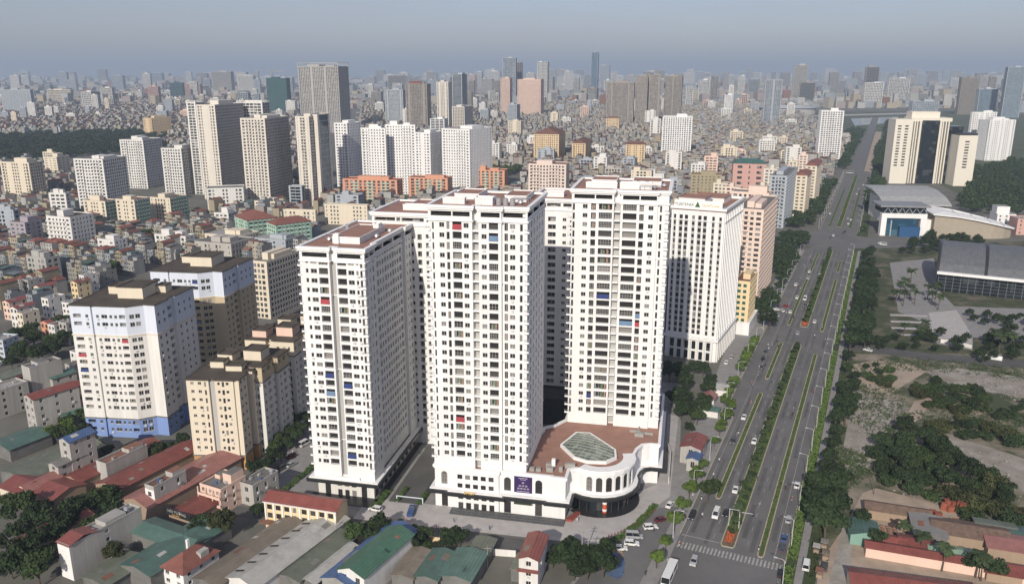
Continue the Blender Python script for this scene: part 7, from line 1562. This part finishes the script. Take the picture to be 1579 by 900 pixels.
vehicle('sedan', 'white', *G(1338, 541), RROT + 1.2, 'white car parked on the lot road before the car park'); vehicle('suv', 'dark grey', *G(1271, 876), RROT, 'dark car parked on the brickyard lane'); vehicle('van', 'white', *G(1243, 874), RROT, 'white van standing among roadside stalls')
for (x, y, c) in [(1098, 546, 'white'), (1099, 554, 'dark grey'), (1128, 552, 'silver'), (1120, 560, 'white')]: vehicle('sedan', c, *G(x, y), RROT, '%s car parked in the lane beside the ribbed tower' % c, 'cars beside the ribbed tower')
# people and motorbikes: small continuous figures
def skinfig(name, joints, links, radii, m):
    me = bpy.data.meshes.new(name); me.from_pydata(joints, links, []); o = bpy.data.objects.new(name, me); COL.objects.link(o)
    o.modifiers.new('s', 'SKIN'); o.modifiers.new('d', 'SUBSURF').levels = 1
    for i, r in enumerate(radii): me.skin_vertices[0].data[i].radius = (r, r); me.skin_vertices[0].data[i].use_root = i == 0
    bpy.context.view_layer.update(); dg = bpy.context.evaluated_depsgraph_get(); out = bpy.data.meshes.new_from_object(o.evaluated_get(dg)); bpy.data.objects.remove(o); out.materials.clear(); out.materials.append(m); return out
CLO = [mat('cloth_' + n, c, .9, .2, 3) for n, c in (('dark', (.04, .04, .05)), ('white', (.5, .5, .5)), ('red', (.3, .05, .04)), ('blue', (.05, .09, .2)))]
SKIN = mat('skin', (.42, .26, .18), .7, .1, 3); HELM = mat('helmet', (.5, .5, .5), .4, .1, 2)
SIT = skinfig('person', [(0, 0, .80), (0, .02, 1.1), (0, .06, 1.35), (0, .1, 1.5), (0, .12, 1.66), (.12, .3, .82), (.14, .32, .42), (-.12, .3, .82), (-.14, .32, .42), (.2, .06, 1.33), (.26, .3, 1.15), (.24, .5, 1.05), (-.2, .06, 1.33), (-.26, .3, 1.15), (-.24, .5, 1.05)],
              [(0, 1), (1, 2), (2, 3), (3, 4), (0, 5), (5, 6), (0, 7), (7, 8), (2, 9), (9, 10), (10, 11), (2, 12), (12, 13), (13, 14)], [.16, .15, .16, .06, .11, .09, .06, .09, .06, .07, .05, .04, .07, .05, .04], CLO[0])
STAND = skinfig('person', [(0, 0, .92), (0, 0, 1.2), (0, 0, 1.42), (0, 0, 1.53), (0, .02, 1.66), (.1, .06, .5), (.11, .02, .06), (-.1, -.06, .5), (-.11, -.14, .08), (.2, 0, 1.4), (.25, .02, 1.12), (.24, .1, .86), (-.2, 0, 1.4), (-.25, -.02, 1.12), (-.24, .04, .86)],
              [(0, 1), (1, 2), (2, 3), (3, 4), (0, 5), (5, 6), (0, 7), (7, 8), (2, 9), (9, 10), (10, 11), (2, 12), (12, 13), (13, 14)], [.15, .14, .15, .06, .11, .085, .055, .085, .055, .065, .05, .04, .065, .05, .04], CLO[0])
hb_ = MB(); hb_.cyl(0, .12, 1.62, 1.8, .13, 10, 0, .09); HELMM = hb_.mesh('helmet', [HELM])
hb_ = MB(); hb_.cyl(0, 0, 1.66, 1.78, .12, 10, 0, .09); HAIRM = hb_.mesh('hair', [CLO[0]])
mb_ = MB(); mb_.box(-.14, -.7, .45, .14, .35, .78, 0, True); mb_.bar((0, .4, .95), (0, .68, .3), .07, 6); mb_.bar((-.32, .42, 1.0), (.32, .42, 1.0), .03, 6); mb_.box(-.16, .3, .35, .16, .5, .85, 0, True); MBODY = mb_.mesh('body', [PAINTS['red']])
mw = MB(); mw.bar((-.06, 0, 0), (.06, 0, 0), .28, 12); MWHEEL = mw.mesh('wheel', [TYRE])
def motorbike(x, y, ang, i):
    X, Y = G(x, y); o = thing('motorcycle', 'motor scooter with rider on the asphalt', 'motorcycle', (X, Y, .07), ang, 'motor scooters with riders'); c = link('body', MBODY, o); c.material_slots[0].link = 'OBJECT'; c.material_slots[0].material = list(PAINTS.values())[i % 8]
    for yy in (-.62, .68): link('wheel', MWHEEL, o, (0, yy, .28))
    p = tag(link('person', SIT, None, (X, Y, .07), ang), 'person in everyday clothes and helmet riding a motor scooter', 'person', 'scooter riders'); p.material_slots[0].link = 'OBJECT'; p.material_slots[0].material = CLO[i % 4]; link('helmet', HELMM, p)
for i, (x, y) in enumerate([(1082, 770), (1083, 797), (1048, 842), (1160, 598), (1200, 535), (1185, 540), (1032, 868), (1211, 496), (1268, 505), (1100, 735), (1158, 622), (1190, 590), (1222, 640), (452, 700), (460, 690), (1168, 740), (1170, 848), (1256, 520)]):
    X, Y = G(x, y); u, v = RUV(X, Y); motorbike(x, y, RROT + (math.pi if v < 0 else 0), i)
SCR = random.Random(8)
for i in range(34):
    u, v = SCR.uniform(-90, 420), SCR.choice((SCR.uniform(-16.4, -12.2), SCR.uniform(-16.4, -12.2), SCR.uniform(9.6, 14.4))); x, y = PX(*RP(u, v)); motorbike(x, y, RROT + (math.pi if v < 0 else 0), i)
for i, (x, y) in enumerate([(995, 887), (1030, 868), (673, 815), (755, 817), (815, 832), (890, 805), (1000, 700), (700, 805), (1008, 820), (262, 810), (270, 812), (470, 838)]):
    X, Y = G(x, y); p = tag(link('person', STAND, None, (X, Y, .07), RNG.uniform(0, 6)), 'person in everyday clothes walking on the paving', 'person', 'people on foot'); p.material_slots[0].link = 'OBJECT'; p.material_slots[0].material = CLO[i % 4]; link('hair', HAIRM, p)
# ------------------------------------------------------------------ street furniture
LAMPP = mat('lamp_pole', (.62, .63, .62), .4, .05, 2, metal=.2)
pm = MB(); pm.cyl(0, 0, 0, .5, .22, 8); pm.cyl(0, 0, .5, 9.4, .13, 8, 0, .08); PM = pm.mesh('pole', [LAMPP]); am = MB(); am.bar((0, 0, 9.3), (-.6, 0, 9.75), .06, 6); am.bar((-.6, 0, 9.75), (-2.2, 0, 9.9), .05, 6); AM = am.mesh('arm', [LAMPP]); lm = MB(); lm.box(-3.0, -.16, 9.84, -2.1, .16, 10.0, 0, True); LM = lm.mesh('lamp_head', [LAMPP])
def lamp(u, w_, flip, lab):
    o = thing('street_lamp', lab, 'street lamp', (*RP(u, w_), .05), RROT + (math.pi if flip else 0), 'street lamps of the avenue'); link('pole', PM, o); link('arm', AM, o); link('lamp_head', LM, o)
u = -74
while u < 408: lamp(u, 15.75, False, 'white street lamp in the verge shrubs beside the footpath'); u += 23.5
u = -60
while u < 400: lamp(u, -18.6 - (4 if u > 50 else 0), True, 'white street lamp on the kerb of the parking side'); u += 29
u = 510
while u < 950:
    for w_, f in ((16.5, False), (-18.5, True)): lamp(u, w_, f, 'street lamp of the avenue beyond the cross street')
    u += 32
def post(name, label, X, Y, h, r, m, arms=0):
    o = thing(name, label, name.replace('_', ' '), (X, Y, 0)); b = MB(); b.cyl(0, 0, 0, h, r, 8, 0, r * .7); b.build('pole', m, o)
    for k in range(arms): q = MB(); q.box(-1.1, -.06, h - .8 - .9 * k, 1.1, .06, h - .66 - .9 * k, 0, True); q.build('cross_arm', m, o)
    return o
post('utility_pole', 'concrete utility pole at the service road, taller of the pair', *G(897, 866), 11.5, .2, CONC, 2); post('utility_pole', 'concrete utility pole at the service road, shorter of the pair', *G(906, 868), 8.5, .16, CONC, 1); post('utility_pole', 'thin pole standing in the empty yard by the red-roofed house', *G(752, 876), 7.5, .1, CONC, 1); post('utility_pole', 'slim concrete pole among the service road trees', *G(628, 862), 8, .14, CONC, 1)
post('utility_pole', 'pole beside the yellow three-storey building', *G(520, 838), 8, .14, CONC, 1); post('utility_pole', 'bare tripod pole standing in the dirt yard by the tree bank', *G(1347, 762), 7, .12, BARK, 0)
tl = thing('traffic_light', 'traffic light gantry reaching over the lanes at the median nose', 'traffic light', (*RP(-47, -.6), .2), RROT); q = MB(); q.cyl(0, 0, 0, 6.4, .14, 8); q.build('pole', LAMPP, tl); q = MB(); q.bar((0, 0, 6.2), (4.6, 0, 6.5), .09, 6); q.build('arm', LAMPP, tl)
for x in (4.3, .3): q = MB(); q.box(x - .25, -.2, 5.6, x + .25, .15, 6.9, 0, True); q.build('signal_head', DKFRAME, tl)
tg = thing('traffic_light', 'white traffic light arm over the left lanes at the median nose', 'traffic light', (*RP(-46, -3.9), .2), RROT); q = MB(); q.cyl(0, 0, 0, 6.2, .12, 8); q.build('pole', LAMPP, tg); q = MB(); q.bar((0, 0, 6.0), (3.0, 0, 6.2), .08, 6); q.build('arm', LAMPP, tg)
fl = MB(); R9 = random.Random(2)
for _ in range(260):
    X, Y = RP(R9.uniform(-56, -49), R9.uniform(-3.4, -1.2)); p = Vector((X, Y, R9.uniform(.2, .7))); e = Vector((R9.uniform(-1, 1), R9.uniform(-1, 1), .2)).normalized() * .25; f = e.orthogonal().normalized() * .2; fl.face([p - e, p + f, p + e, p - f])
tag(fl.build('flower_bed', mat('red_flower', (.40, .09, .03), .8, .3, 1)), 'orange-red flower bed on the median nose', 'flower bed', kind='stuff')
fl = MB()
for _ in range(200):
    X, Y = RP(R9.uniform(189, 197), R9.uniform(-3.4, -.8)); p = Vector((X, Y, R9.uniform(.2, .7))); e = Vector((R9.uniform(-1, 1), R9.uniform(-1, 1), .2)).normalized() * .35; f = e.orthogonal().normalized() * .3; fl.face([p - e, p + f, p + e, p - f])
tag(fl.build('flower_bed', mat('red_flower', (.40, .09, .03))), 'rust red flower bed where the median starts again after the gap', 'flower bed', kind='stuff')
# plaza things
for i, (x, y, h) in enumerate([(932, 790, 4.2), (961, 776, 3.6)]):
    o = thing('advertising_column', ['orange-red and white advertising column by the dark entrance floor', 'shorter orange-red and white advertising column further round the entrance'][i], 'advertising column', (*G(x, y), .22)); q = MB(); q.cyl(0, 0, 0, h, .75, 14); q.build('shaft', mat('orange_red', (.55, .10, .04), .6, .1, 1), o)
    for z in (.15, .75): q = MB(); q.cyl(0, 0, h * z, h * (z + .18), .78, 14); q.build('white_band', WHITE, o)
bm = MB(); bm.cyl(0, 0, 0, .8, .13, 8); bm.cyl(0, 0, .8, .95, .13, 8, 0, .04); BMM = bm.mesh('bollard', [mat('red_bollard', (.28, .05, .04), .6, .1, 2)])
for k in range(16):
    t = k / 15; X, Y = G(938 + 72 * t, 828 - 40 * t ** 1.3); tag(link('bollard', BMM, None, (X, Y, .07)), 'small dark red bollard in the row along the plaza hedge', 'bollard', 'bollards along the plaza hedge')
gtm = thing('entrance_gate', 'pale blue gate beam spanning the hedge islands of the drive', 'gate', CL(-13.8, -.5, .08), TH); q = MB(); q.box(0, 0, 1.9, 9.5, .3, 2.15, 0, True); q.build('beam', PALEBLUE, gtm)
for x in (.0, 9.2): q = MB(); q.box(x, .02, 0, x + .3, .28, 1.9, 0); q.build('post', PALEBLUE, gtm)
for i in range(3):
    o = thing('barrier', 'orange and white arm barrier at the drive mouth', 'barrier', CL(-16 + 4.6 * i, -13.0, .09), TH, 'arm barriers at the drive mouth'); q = MB(); q.box(0, 0, 0, .4, .4, 1.1); q.build('cabinet', mat('barrier_orange', (.55, .20, .04), .6, .1, 1), o); q = MB(); q.box(.4, .12, .85, 3.9, .22, .98, 0, True); q.build('arm', mat('barrier_pink', (.6, .35, .28), .6, .3, 4), o)
def wall(label, P, h, m, th=.25, name='yard_wall'):
    b = MB()
    for p, q in zip(P[:-1], P[1:]):
        p, q = Vector(p), Vector(q); d = (q - p).normalized(); n = Vector((d.y, -d.x)) * th / 2; b.prism([tuple(p - n), tuple(p + n), tuple(q + n), tuple(q - n)], 0, h)
    o = b.build(name, m); tag(o, label, 'wall'); return o
wall('low yellow wall along the service road under the trees', [CPX(-20, -20.6), CPX(8, -21.3)], 1.6, YELLOW); wall('white wall along the alley beside the podium', [G(1031, 745), G(1034, 705), G(1028, 690)], 2.8, WHITE2); wall('white yard wall round the empty lot by the service road', [G(727, 853), G(795, 858), G(795, 868)], 2.2, WHITE2)
wall('curved cream wall at the hall car park exit', [G(1450, 528), G(1475, 531), G(1498, 537)], 2.0, WHITE2, .5); wall('white garden parapet in the hall grounds', [G(1508, 553), G(1525, 553), G(1545, 556)], 2.2, WHITE, .4)
sheet('playground_blue', [G(948 + (15 + t % 3 * 2) * math.cos(t * .45), 872 + (17 + t % 4 * 1.5) * math.sin(t * .45)) for t in range(14)], .07, mat('blue_playground', (.09, .14, .24), .85, .4, .5)); sheet('playground_orange', [G(942 + 8 * math.cos(t * .63), 870 + 7 * math.sin(t * .63)) for t in range(10)], .09, mat('orange_playground', (.40, .17, .09), .8, .3, .4)); sheet('playground_rim', pixpoly((922, 848), (938, 842), (958, 847), (962, 858), (944, 850), (926, 858)), .065, mat('tan_paving', (.34, .24, .17), .9, .2, .4))
# roadside stalls and litter by the brickyard lane
for i, (x, y) in enumerate([(1252, 852), (1264, 845), (1256, 890), (1266, 862)]):
    o = thing('market_stall', 'small %s roadside stall by the brickyard lane' % ('pale', 'grey-white', 'brown', 'tan')[i], 'stall', (*G(x, y), 0), RROT); q = MB(); q.box(0, 0, 2.1, 2.2, 2.6, 2.25, 0, True); q.build('canopy', [WSHEET, GRSHEET, RUST, BRSHEET][i], o); q = MB(); q.box(.3, .4, 0, 1.9, 1.4, .9); q.build('counter', BROWNW, o)
    for a in (.1, 2.0):
        for c in (.1, 2.4): q = MB(); q.box(a, c, 0, a + .08, c + .08, 2.1); q.build('post', DKFRAME, o)

# ------------------------------------------------------------------ haze
hz = MB(); hz.box(-32500, -3500, -1.0, 32500, 32500, 420.0, 0, True)
hm = bpy.data.materials.new('haze'); hm.use_nodes = True; hn = hm.node_tree; hn.nodes.clear()
ho = hn.nodes.new('ShaderNodeOutputMaterial'); pv = hn.nodes.new('ShaderNodeVolumePrincipled')
pv.inputs['Color'].default_value = (.50, .61, .75, 1); pv.inputs['Density'].default_value = HAZE; pv.inputs['Anisotropy'].default_value = .0
hn.links.new(pv.outputs[0], ho.inputs['Volume'])
o = hz.build('haze', hm); tag(o, 'pale blue haze hanging over the city', 'haze', kind='stuff')
